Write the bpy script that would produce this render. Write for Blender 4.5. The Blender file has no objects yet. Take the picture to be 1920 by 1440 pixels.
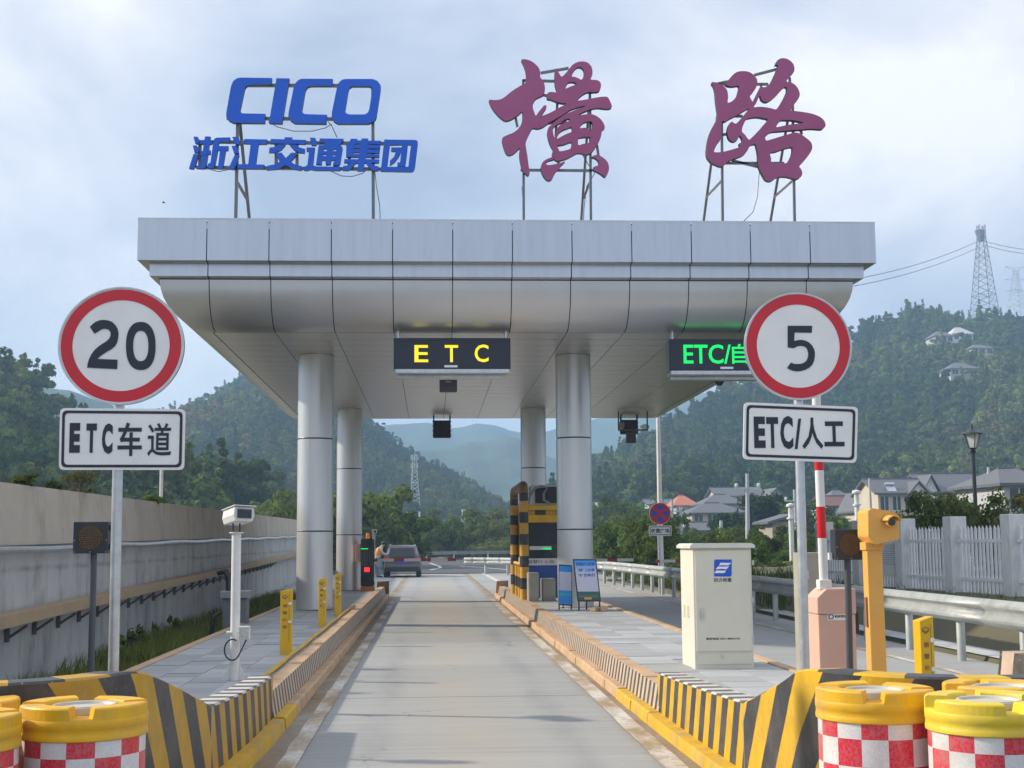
import bpy, bmesh, math, random
import numpy as np
from mathutils import Vector, Matrix
R = math.radians
random.seed(7); rng = np.random.default_rng(7)
sc = bpy.context.scene
col = sc.collection

# ------------------------------------------------------------------ camera
F, CX, CY, H = 2600.0, 960.0, 720.0, 1.6          # focal length in photo pixels, centre, eye height
_a = np.array([808 - CX, CY - 1019, -F]); _a /= np.linalg.norm(_a)
_h = np.array([math.cos(R(.45)), math.sin(R(.45)), 0])
_n = np.cross(_h, _a); _n /= np.linalg.norm(_n)
_x = np.cross(_a, _n)
RC = np.stack([_x, _a, _n], axis=1)                # camera <- world
cam_d = bpy.data.cameras.new('camera'); cam = bpy.data.objects.new('camera', cam_d); col.objects.link(cam)
cam_d.sensor_width = 36; cam_d.lens = 36 * F / 1920; cam_d.clip_start = .05; cam_d.clip_end = 20000
mw = Matrix(RC.T.tolist()).to_4x4(); mw.translation = (0, 0, H); cam.matrix_world = mw
sc.camera = cam
def ray(px, py):
    return RC.T @ np.array([px - CX, CY - py, -F])
def P(px, py, Y):
    d = ray(px, py); return Vector(d * (Y / d[1])) + Vector((0, 0, H))
def G(px, py, Z=0.0):
    d = ray(px, py); return Vector(d * ((Z - H) / d[2])) + Vector((0, 0, H))

# ------------------------------------------------------------------ world, sun, exposure
SX, SY = 8.2, .9
SUN_EL, SUN_AZ = R(31), R(-74)                     # azimuth from +Y (clockwise positive): sun on the left, a little ahead
w = bpy.data.worlds.new('World'); sc.world = w; w.use_nodes = True
nt = w.node_tree; nt.nodes.clear(); N = nt.nodes.new; L = nt.links.new
out = N('ShaderNodeOutputWorld'); mixs = N('ShaderNodeMixShader'); b1 = N('ShaderNodeBackground'); b2 = N('ShaderNodeBackground')
sky = N('ShaderNodeTexSky'); sky.sky_type = 'NISHITA'; sky.sun_disc = False
sky.sun_elevation = SUN_EL; sky.sun_rotation = SUN_AZ; sky.dust_density = 2
b1.inputs['Strength'].default_value = .1
L(sky.outputs[0], b1.inputs['Color'])
tc = N('ShaderNodeTexCoord'); sep = N('ShaderNodeSeparateXYZ'); L(tc.outputs['Generated'], sep.inputs[0])
def wm(op, a, b):
    m = N('ShaderNodeMath'); m.operation = op
    for i, v in enumerate((a, b)):
        if isinstance(v, (int, float)): m.inputs[i].default_value = v
        else: L(v, m.inputs[i])
    return m.outputs[0]
cmb = N('ShaderNodeCombineXYZ'); L(sep.outputs[0], cmb.inputs[0]); L(sep.outputs[1], cmb.inputs[1]); L(wm('MULTIPLY', sep.outputs[2], 1.7), cmb.inputs[2])
def wnoise(scale, det, rough, off, dist=0.0):
    mp = N('ShaderNodeMapping'); mp.inputs['Location'].default_value = off; L(cmb.outputs[0], mp.inputs[0])
    n = N('ShaderNodeTexNoise'); n.inputs['Scale'].default_value = scale; n.inputs['Detail'].default_value = det
    n.inputs['Roughness'].default_value = rough; n.inputs['Distortion'].default_value = dist; L(mp.outputs[0], n.inputs[0]); return n.outputs[0]
n1 = wnoise(3.6, 11, .55, (SX, 1.4, .35), .30)
n2 = wnoise(1.7, 4, .5, (7.7, 2.2, SY), .2)
cr = N('ShaderNodeValToRGB'); e = cr.color_ramp.elements
e[0].position = .34; e[0].color = (.33, .385, .51, 1); e[1].position = .62; e[1].color = (.86, .85, .87, 1)
m1 = e = cr.color_ramp.elements.new(.43); m1.color = (.48, .525, .64, 1)
m2 = cr.color_ramp.elements.new(.52); m2.color = (.645, .66, .73, 1)
L(wm('ADD', wm('MULTIPLY', n1, .70), wm('MULTIPLY', n2, .30)), cr.inputs[0])
L(cr.outputs[0], b2.inputs['Color']); b2.inputs['Strength'].default_value = 1.16
cov = N('ShaderNodeMapRange'); cov.inputs['From Min'].default_value = .20; cov.inputs['From Max'].default_value = .31
cov.inputs['To Min'].default_value = .25; cov.inputs['To Max'].default_value = 1
L(wnoise(3.0, 7, .55, (1.2, 5.5, .2)), cov.inputs[0]); L(cov.outputs[0], mixs.inputs[0])
L(b1.outputs[0], mixs.inputs[1]); L(b2.outputs[0], mixs.inputs[2]); L(mixs.outputs[0], out.inputs[0])

sd = bpy.data.lights.new('sun', 'SUN'); sun = bpy.data.objects.new('sun', sd); col.objects.link(sun)
sd.energy = 4.8; sd.angle = R(1.6); sd.color = (1, .90, .74)
sdir = Vector((math.sin(SUN_AZ) * math.cos(SUN_EL), math.cos(SUN_AZ) * math.cos(SUN_EL), math.sin(SUN_EL)))
sun.rotation_euler = sdir.to_track_quat('Z', 'Y').to_euler(); sun.location = (-30, 5, 30)
sc.view_settings.view_transform = 'Standard'; sc.view_settings.look = 'None'
sc.view_settings.exposure = .23; sc.view_settings.gamma = 1; sc.view_settings.use_curve_mapping = False
sc.cycles.use_denoising = True; sc.cycles.max_bounces = 5; sc.cycles.diffuse_bounces = 3; sc.cycles.glossy_bounces = 3; sc.cycles.transparent_max_bounces = 6
sc.cycles.volume_bounces = 2; sc.cycles.use_adaptive_sampling = True; sc.cycles.caustics_reflective = False
try: sc.cycles.denoiser = 'OPENIMAGEDENOISE'
except Exception: pass

# ------------------------------------------------------------------ materials
def newmat(name):
    m = bpy.data.materials.new(name); m.use_nodes = True
    t = m.node_tree; return m, t, t.nodes['Principled BSDF']
class NB:
    """small node helper"""
    def __init__(s, t): s.t = t
    def n(s, typ, **kw):
        nd = s.t.nodes.new(typ)
        for k, v in kw.items(): setattr(nd, k, v)
        return nd
    def l(s, a, b): s.t.links.new(a, b)
    def math(s, op, a, b=0.0):
        m = s.n('ShaderNodeMath', operation=op)
        for i, v in enumerate((a, b)):
            if isinstance(v, (int, float)): m.inputs[i].default_value = v
            else: s.l(v, m.inputs[i])
        return m.outputs[0]
    def noise(s, vec, scale, det=4, rough=.55, stretch=None):
        if stretch:
            mp = s.n('ShaderNodeMapping'); mp.inputs['Scale'].default_value = stretch; s.l(vec, mp.inputs[0]); vec = mp.outputs[0]
        n = s.n('ShaderNodeTexNoise'); n.inputs['Scale'].default_value = scale; n.inputs['Detail'].default_value = det
        n.inputs['Roughness'].default_value = rough; s.l(vec, n.inputs[0]); return n.outputs[0]
    def ramp(s, fac, p0, p1, v0=0.0, v1=1.0):
        m = s.n('ShaderNodeMapRange'); m.inputs['From Min'].default_value = p0; m.inputs['From Max'].default_value = p1
        m.inputs['To Min'].default_value = v0; m.inputs['To Max'].default_value = v1; s.l(fac, m.inputs[0]); return m.outputs[0]
    def mix(s, fac, a, b, blend='MIX'):
        m = s.n('ShaderNodeMix', data_type='RGBA', blend_type=blend)
        if isinstance(fac, (int, float)): m.inputs[0].default_value = fac
        else: s.l(fac, m.inputs[0])
        for i, v in ((6, a), (7, b)):
            if isinstance(v, tuple): m.inputs[i].default_value = v if len(v) == 4 else (*v, 1)
            else: s.l(v, m.inputs[i])
        return m.outputs[2]
    def bump(s, h, strength, dist=.02):
        b = s.n('ShaderNodeBump'); b.inputs['Strength'].default_value = strength; b.inputs['Distance'].default_value = dist
        s.l(h, b.inputs['Height']); return b.outputs[0]
def dk(c, f): return tuple(x * f for x in c)
def mat(name, c, rough=.55, metal=0, var=.10, scale=4, det=5, dirt=None, dirtamt=.5, dirtscale=1.2, stretch=None, bump=0, bscale=40, coat=0, spec=.5):
    m, t, p = newmat(name); b = NB(t); o = b.n('ShaderNodeTexCoord').outputs['Object']
    f = b.noise(o, scale, det, .6, stretch)
    cc = b.mix(b.ramp(f, .3, .7), dk(c, 1 - var), tuple(min(1, x * (1 + var)) for x in c))
    if dirt:
        d = b.noise(o, dirtscale, 7, .65, stretch)
        cc = b.mix(b.ramp(d, .48, .72, 0, dirtamt), cc, dirt)
    b.l(cc, p.inputs['Base Color']); p.inputs['Metallic'].default_value = metal
    b.l(b.ramp(f, .3, .7, rough * .88, min(1, rough * 1.12)), p.inputs['Roughness'])
    p.inputs['Specular IOR Level'].default_value = spec; p.inputs['Coat Weight'].default_value = coat
    if bump: b.l(b.bump(b.noise(o, bscale, 4, .6), bump, .01), p.inputs['Normal'])
    return m
def emit(name, c, s):
    m, t, p = newmat(name); p.inputs['Base Color'].default_value = (*dk(c, .3), 1)
    p.inputs['Emission Color'].default_value = (*c, 1); p.inputs['Emission Strength'].default_value = s; return m
def stripes(name, ca, cb, period, lean, worn=None, duty=.5, grime=.45):
    """paint bands across a UV-mapped wall (u = metres along, v = metres up)"""
    m, t, p = newmat(name); b = NB(t); uv = b.n('ShaderNodeUVMap').outputs[0]; o = b.n('ShaderNodeTexCoord').outputs['Object']
    s = b.n('ShaderNodeSeparateXYZ'); b.l(uv, s.inputs[0])
    wob = b.math('MULTIPLY', b.math('SUBTRACT', b.noise(o, 9, 2), .5), .018)
    ph = b.math('FRACT', b.math('DIVIDE', b.math('ADD', b.math('ADD', s.outputs[0], b.math('MULTIPLY', s.outputs[1], lean)), b.math('ADD', wob, 60.0)), period))
    k = b.math('GREATER_THAN', ph, duty)
    n = b.noise(o, 5, 6, .65)
    a_ = b.mix(b.ramp(n, .35, .7), ca, dk(ca, .8))
    if worn: a_ = b.mix(b.ramp(b.noise(o, 3.2, 6, .7), .5, .62), a_, worn)
    cc = b.mix(k, a_, b.mix(b.ramp(n, .45, .75), cb, tuple(x * 1.5 + .03 for x in cb)))
    chip = b.math('MAXIMUM', b.ramp(b.noise(o, 16, 5, .7), .665, .69), b.math('MULTIPLY', b.ramp(b.noise(o, 3.5, 8, .75, (1, 1, 5)), .66, .68), .8))
    cc = b.mix(b.math('MULTIPLY', chip, .8), cc, (.52, .46, .38))
    low = b.math('MULTIPLY', b.ramp(b.noise(o, 2.6, 6, .7), .45, .8), grime)
    cc = b.mix(low, cc, (.17, .13, .085))
    b.l(cc, p.inputs['Base Color']); p.inputs['Roughness'].default_value = .5
    b.l(b.bump(b.noise(o, 30, 4), .25, .01), p.inputs['Normal']); return m

M = {}
M['steel'] = mat('galvanised_steel', (.60, .63, .66), .38, .75, .12, 14, dirt=(.33, .31, .28), dirtamt=.35)
M['rail'] = mat('guardrail_steel', (.44, .465, .455), .55, .35, .12, 6, dirt=(.30, .28, .24), dirtamt=.4)
M['steel_dark'] = mat('dark_steel', (.16, .17, .19), .5, .3, .15, 10)
M['alu_fascia'] = mat('aluminium_fascia', (.545, .58, .635), .32, .9, .05, 2.2, stretch=(3, 3, .25), dirt=(.44, .465, .505), dirtamt=.4, dirtscale=2.0)
M['alu_curve'] = mat('aluminium_curve', (.655, .675, .71), .36, .82, .05, 1.5)
M['alu_soffit'] = mat('aluminium_soffit', (.62, .625, .635), .36, .86, .03, .6)
M['alu_column'] = mat('brushed_column', (.70, .70, .69), .36, .55, .04, 60, stretch=(1, 1, .02))
M['joint'] = mat('dark_joint', (.02, .022, .028), .8)
M['rubber'] = mat('black_plastic', (.018, .018, .02), .45)
M['black'] = mat('black_paint', (.022, .024, .03), .4, var=.2)
M['white'] = mat('white_paint', (.78, .78, .76), .35, dirt=(.45, .42, .36), dirtamt=.3)
M['white_sign'] = mat('white_reflective', (.93, .93, .92), .30, var=.03, dirt=(.5, .5, .48), dirtamt=.25)
M['navy'] = mat('navy_print', (.016, .022, .042), .4)
M['red'] = mat('red_reflective', (.66, .016, .035), .35, var=.08, dirt=(.40, .05, .05), dirtamt=.3)
M['blue_sign'] = mat('blue_reflective', (.012, .10, .62), .35)
M['blue_letter'] = mat('blue_letter_face', (.028, .15, .78), .5, var=.08, scale=.8, spec=.3)
M['blue_side'] = mat('blue_letter_side', (.01, .02, .07), .5)
M['plum'] = mat('plum_letter_face', (.45, .12, .27), .6, var=.10, scale=.7, spec=.3, dirt=(.44, .10, .20), dirtamt=.5)
M['plum_side'] = mat('plum_letter_side', (.035, .012, .028), .6)
M['frame'] = mat('sign_frame', (.20, .205, .22), .45, .5, .12, 8, dirt=(.20, .12, .08), dirtamt=.4)
M['cream'] = mat('cream_cabinet_paint', (.74, .715, .60), .42, var=.04, scale=2, dirt=(.5, .46, .36), dirtamt=.25)
M['khaki'] = mat('khaki_cabinet_paint', (.36, .34, .27), .5)
M['pink'] = mat('salmon_paint', (.74, .45, .35), .42, var=.04, dirt=(.5, .3, .22), dirtamt=.2)
M['amber'] = mat('amber_paint', (.80, .42, .09), .42, var=.05, dirt=(.6, .38, .16), dirtamt=.3)
M['post_yellow'] = mat('yellow_post_paint', (.72, .43, .008), .4, var=.05, dirt=(.45, .28, .02), dirtamt=.3)
M['barrel'] = mat('yellow_polyethylene', (.78, .43, .008), .5, var=.12, scale=5, dirt=(.42, .30, .12), dirtamt=.75, dirtscale=3.5, bump=.15)
M['barrel_pale'] = mat('faded_yellow_polyethylene', (.74, .55, .035), .5, var=.10, scale=4, dirt=(.42, .36, .18), dirtamt=.75, dirtscale=3.0, bump=.15)
M['cap'] = mat('grey_white_cap', (.50, .475, .41), .5, dirt=(.35, .32, .26), dirtamt=.5)
M['peach'] = mat('peach_kerb_paint', (.56, .37, .22), .65, var=.15, scale=5, dirt=(.26, .19, .12), dirtamt=.6, dirtscale=2, bump=.3)
M['kerb_yellow'] = mat('yellow_kerb_paint', (.66, .40, .02), .6, var=.15, scale=5, dirt=(.34, .27, .17), dirtamt=.8, dirtscale=2.4, bump=.3)
M['orange_base'] = mat('orange_base', (.62, .16, .03), .5)
M['film_white'] = mat('white_film', (.74, .73, .71), .3)
M['glass'] = mat('dark_glass', (.015, .018, .022), .08, coat=.5)
M['screen'] = mat('led_panel', (.020, .026, .045), .45, var=.15, scale=60)
M['led_y'] = emit('yellow_led', (1.0, .80, .02), .9)
M['led_g'] = emit('green_led', (.0, .95, .16), .9)
M['led_r'] = emit('red_led', (1.0, .03, .03), 1.2)
M['rust'] = mat('brown_paint', (.25, .13, .06), .6)
M['asphalt'] = mat('asphalt', (.075, .078, .085), .8, var=.2, scale=3, dirt=(.12, .115, .11), dirtamt=.6, dirtscale=.3, bump=.3, bscale=90)
M['line'] = mat('road_paint', (.62, .61, .58), .6, var=.12, scale=6, dirt=(.30, .26, .20), dirtamt=.75, dirtscale=1.6)
M['soil'] = mat('soil_and_weeds', (.12, .115, .06), .9, var=.35, scale=.6, dirt=(.11, .085, .055), dirtamt=.8, dirtscale=.15, bump=.5, bscale=8)
M['paver'] = mat('grey_paver', (.40, .41, .415), .7, var=.14, scale=2.3, dirt=(.22, .20, .17), dirtamt=.4, dirtscale=.7, bump=.25)
def paver_mat():
    m = M['paver']; t = m.node_tree; b = NB(t); p = t.nodes['Principled BSDF']
    src = p.inputs['Base Color'].links[0].from_socket
    oi = b.n('ShaderNodeObjectInfo').outputs['Random']
    g = b.n('ShaderNodeHueSaturation'); b.l(b.ramp(oi, 0, 1, .82, 1.16), g.inputs['Value']); b.l(src, g.inputs['Color']); b.l(g.outputs[0], p.inputs['Base Color'])
paver_mat()
M['yb'] = stripes('yellow_black_bands', (.74, .44, .01), (.035, .036, .042), .36, -.45)
M['yb_nose'] = stripes('wide_yellow_black_bands', (.74, .44, .01), (.035, .036, .042), .56, -.7)
M['yb_left_nose'] = stripes('darker_wide_yellow_black_bands', (.60, .34, .012), (.030, .033, .042), .56, -.7)  # left wall bands: same pattern, darker yellow and black, no extra wear
M['yb_left'] = stripes('darker_yellow_black_bands', (.60, .34, .012), (.030, .033, .042), .36, -.45)  # narrow left wall bands, same darker yellow and black
M['wb'] = stripes('peach_black_bands', (.62, .50, .40), (.05, .045, .04), .23, 0, (.56, .40, .26), .52)
M['wb_top'] = stripes('white_black_bands', (.66, .63, .60), (.09, .085, .08), .36, 0)
M['tubeband'] = stripes('post_bands', (.72, .38, .03), (.022, .022, .026), .50, 0, None, .5)
M['armband'] = stripes('arm_bands', (.92, .91, .89), (.42, .03, .035), .75, 0, None, .62, .05)
M['checkA'] = None
def checker():
    m, t, p = newmat('checker_film'); b = NB(t); uv = b.n('ShaderNodeUVMap').outputs[0]; o = b.n('ShaderNodeTexCoord').outputs['Object']
    s = b.n('ShaderNodeSeparateXYZ'); b.l(uv, s.inputs[0])
    k = b.math('MODULO', b.math('ADD', b.math('FLOOR', s.outputs[0]), b.math('FLOOR', s.outputs[1])), 2.0)
    n = b.noise(o, 7, 5, .65)
    cc = b.mix(k, b.mix(b.ramp(n, .3, .7), (.70, .69, .68), (.80, .80, .80)), b.mix(b.ramp(n, .3, .7), (.62, .015, .045), (.72, .022, .05)))
    cc = b.mix(b.ramp(b.noise(o, 2.5, 7, .7), .5, .75, 0, .6), cc, (.42, .36, .30))
    hx = b.n('ShaderNodeTexVoronoi'); mp = b.n('ShaderNodeMapping'); mp.inputs['Scale'].default_value = (12, 9, 1); b.l(uv, mp.inputs[0]); b.l(mp.outputs[0], hx.inputs[0]); hx.inputs['Scale'].default_value = 1
    b.l(b.mix(b.ramp(hx.outputs['Distance'], .35, .6, 0, .18), cc, (.5, .4, .4)), p.inputs['Base Color'])
    p.inputs['Roughness'].default_value = .28; return m
M['check'] = checker()
def concrete_road():
    m, t, p = newmat('brushed_concrete'); b = NB(t)
    g = b.n('ShaderNodeNewGeometry').outputs['Position']; s = b.n('ShaderNodeSeparateXYZ'); b.l(g, s.inputs[0])
    big = b.noise(g, .5, 6, .6); tr = b.noise(g, 1.0, 5, .65, (.35, 9, 1)); fine = b.noise(g, 60, 3)
    c = b.mix(b.ramp(big, .3, .7), (.29, .30, .305), (.36, .365, .36))
    c = b.mix(b.ramp(tr, .40, .62, 0, .6), c, (.42, .41, .385))
    c = b.mix(b.ramp(b.noise(g, 1.3, 4, .6, (.25, 3.2, 1)), .58, .74, 0, .4), c, (.21, .22, .23))
    c = b.mix(b.ramp(b.noise(g, 5.0, 5, .7, (.12, 6, 1)), .5, .7, 0, .4), c, (.24, .24, .235))
    c = b.mix(b.ramp(b.noise(g, 70, 3, .7), .45, .75, 0, .35), c, (.17, .17, .165))
    dt = b.math('ABSOLUTE', b.math('SUBTRACT', b.math('ABSOLUTE', b.math('SUBTRACT', s.outputs[0], .33)), .78))
    c = b.mix(b.math('MULTIPLY', b.ramp(dt, .22, .05, 0, .45), b.ramp(b.noise(g, .9, 6, .65, (1, .25, 1)), .4, .62)), c, (.19, .195, .205))
    oil = b.math('MULTIPLY', b.ramp(b.math('ABSOLUTE', b.math('SUBTRACT', s.outputs[0], .33)), .35, .1), b.ramp(b.noise(g, 2.4, 5, .7), .64, .70, 0, .65)); c = b.mix(oil, c, (.10, .10, .105))
    # tan dust carried by the tyres along the lane middle, worn in uneven patches
    d = b.math('ABSOLUTE', b.math('SUBTRACT', s.outputs[0], b.math('ADD', .30, b.math('MULTIPLY', b.math('SUBTRACT', big, .5), .6))))
    tan = b.math('MULTIPLY', b.ramp(d, .8, .1, 0, .5), b.ramp(b.noise(g, .7, 5, .6, (1, .35, 1)), .3, .65))
    c = b.mix(tan, c, (.43, .36, .25))
    # silt washed against the kerbs of the lane
    e1 = b.math('ABSOLUTE', b.math('SUBTRACT', s.outputs[0], .327))
    silt = b.math('MULTIPLY', b.ramp(e1, 1.24, 1.5), b.ramp(b.noise(g, 1.1, 7, .68, (1, .5, 1)),   .34, .56, .25, 1.0))
    lane = b.math('LESS_THAN', e1, 1.62)
    c = b.mix(b.math('MULTIPLY', silt, lane), c, (.25, .175, .095))
    spots = b.ramp(b.noise(g, 3.2, 6, .7), .66, .74, 0, .6); c = b.mix(spots, c, (.13, .13, .13))
    # hairline cracks
    vo = b.n('ShaderNodeTexVoronoi', feature='DISTANCE_TO_EDGE'); vo.inputs['Scale'].default_value = .22
    wv = b.n('ShaderNodeVectorMath', operation='ADD'); nn = b.n('ShaderNodeTexNoise'); nn.inputs['Scale'].default_value = 1.5; nn.inputs['Detail'].default_value = 6
    b.l(g, nn.inputs[0]); b.l(nn.outputs['Color'], wv.inputs[0]); b.l(g, wv.inputs[1]); b.l(wv.outputs[0], vo.inputs[0])
    c = b.mix(b.math('MULTIPLY', b.ramp(vo.outputs[0], .004, .0, 0, .6), b.ramp(b.noise(g, .35, 3), .52, .6)), c, (.06, .06, .06))
    b.l(c, p.inputs['Base Color']); p.inputs['Roughness'].default_value = .72
    b.l(b.bump(b.math('ADD', b.noise(g, 2.0, 4, .7, (.5, 14, 1)), b.math('MULTIPLY', fine, .4)), .22, .01), p.inputs['Normal'])
    oi = b.n('ShaderNodeObjectInfo').outputs['Random']
    hs = b.n('ShaderNodeHueSaturation'); b.l(b.ramp(oi, 0, 1, .92, 1.06), hs.inputs['Value']); b.l(c, hs.inputs['Color']); b.l(hs.outputs[0], p.inputs['Base Color'])
    return m
M['concrete'] = concrete_road()
def line_mat():
    m, t, p = newmat('worn_edge_line'); b = NB(t); g = b.n('ShaderNodeNewGeometry').outputs['Position']
    n = b.noise(g, 1.2, 7, .68, (1.5, .55, 1)); n2 = b.noise(g, 14, 4, .7)
    c = b.mix(b.ramp(n, .40, .58), (.64, .61, .56), (.36, .26, .15)); c = b.mix(b.ramp(n2, .52, .7), c, (.24, .21, .17))
    b.l(c, p.inputs['Base Color']); p.inputs['Roughness'].default_value = .65; return m
M['edge_line'] = line_mat()
def wall_mat(name, c1, c2, stain):
    m, t, p = newmat(name); b = NB(t); g = b.n('ShaderNodeNewGeometry').outputs['Position']; s = b.n('ShaderNodeSeparateXYZ'); b.l(g, s.inputs[0])
    v = b.noise(g, 1.6, 9, .68); big = b.noise(g, .35, 5, .6)
    c = b.mix(b.ramp(v, .35, .65), c1, c2); c = b.mix(b.ramp(big, .4, .7, 0, .5), c, dk(c2, 1.15))
    st = b.ramp(b.noise(g, 1.0, 6, .68, (1.6, 1.6, .8)), .50, .70, 0, .6)
    c = b.mix(st, c, stain)
    c = b.mix(b.ramp(b.noise(g, 1.0, 7, .7, (9, 9, .3)), .57, .74, 0, .35), c, dk(stain, 1.6)); c = b.mix(b.math('MULTIPLY', b.ramp(b.math('ABSOLUTE', b.math('SUBTRACT', s.outputs[2], b.math('ADD', 1.28, b.math('MULTIPLY', big, .12)))), .05, .0), b.ramp(v, .4, .6, .1, .6)), c, dk(stain, 1.2))
    b.l(c, p.inputs['Base Color']); p.inputs['Roughness'].default_value = .85
    b.l(b.bump(b.noise(g, 14, 4), .2, .01), p.inputs['Normal']); return m
M['wall_low'] = wall_mat('stained_concrete', (.52, .52, .51), (.42, .425, .425), (.13, .125, .115))
M['wall_up'] = wall_mat('weathered_concrete', (.56, .49, .40), (.45, .40, .335), (.26, .225, .18))
def metal_streaks():
    pass
def foliage(name, cols, patch=.012, transl=.25, brown=None):
    m, t, p = newmat(name); b = NB(t); t.nodes.remove(p)
    oi = b.n('ShaderNodeObjectInfo'); ge = b.n('ShaderNodeNewGeometry')
    n = b.noise(oi.outputs['Location'], patch, 4, .6)
    c = b.mix(b.ramp(n, .40, .62), cols[0], cols[1])
    c = b.mix(b.ramp(oi.outputs['Random'], .45, 1, 0, .8), c, cols[2])
    if brown:
        n2 = b.noise(oi.outputs['Location'], patch * 2.3, 3, .6)
        c = b.mix(b.ramp(n2, .60, .68, 0, .75), c, brown)
    hs = b.n('ShaderNodeHueSaturation'); b.l(c, hs.inputs['Color']); b.l(b.math('MULTIPLY', b.ramp(ge.outputs['Random Per Island'], 0, 1, .6, 1.4), b.ramp(b.math('FRACT', b.math('MULTIPLY', oi.outputs['Random'], 7.31)), 0, 1, .6, 1.45)), hs.inputs['Value'])
    b.l(b.ramp(ge.outputs['Random Per Island'], 0, 1, .485, .515), hs.inputs['Hue'])
    d = b.n('ShaderNodeBsdfDiffuse'); tr = b.n('ShaderNodeBsdfTranslucent'); mx = b.n('ShaderNodeMixShader'); mx.inputs[0].default_value = transl
    b.l(hs.outputs[0], d.inputs[0]); b.l(hs.outputs[0], tr.inputs[0]); b.l(d.outputs[0], mx.inputs[1]); b.l(tr.outputs[0], mx.inputs[2])
    b.l(mx.outputs[0], t.nodes['Material Output'].inputs[0]); return m
M['fol_dark'] = foliage('forest_foliage', ((.046, .084, .028), (.17, .20, .045), (.075, .12, .03)), .014, .25, (.26, .16, .075))
M['fol_mid'] = foliage('thicket_foliage', ((.075, .13, .034), (.16, .19, .05), (.115, .16, .035)), .06, .3)
M['fol_bamboo'] = foliage('bamboo_foliage', ((.09, .14, .03), (.15, .18, .04), (.13, .16, .04)), .2, .3)
M['fol_olive'] = foliage('olive_foliage', ((.13, .13, .04), (.17, .155, .045), (.18, .14, .05)), .2, .3)
M['grass'] = foliage('grass_blades', ((.12, .20, .04), (.20, .25, .05), (.24, .21, .07)), .5, .3)
M['bark'] = mat('bark', (.10, .075, .05), .9, var=.3, bump=.5)
M['hill'] = mat('hill_undergrowth', (.035, .055, .022), .95, var=.4, scale=.05, dirt=(.06, .05, .025), dirtamt=.6, dirtscale=.02)
M['far_hill'] = mat('far_forest', (.038, .065, .034), .95, var=.6, scale=.03, det=9)

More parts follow.
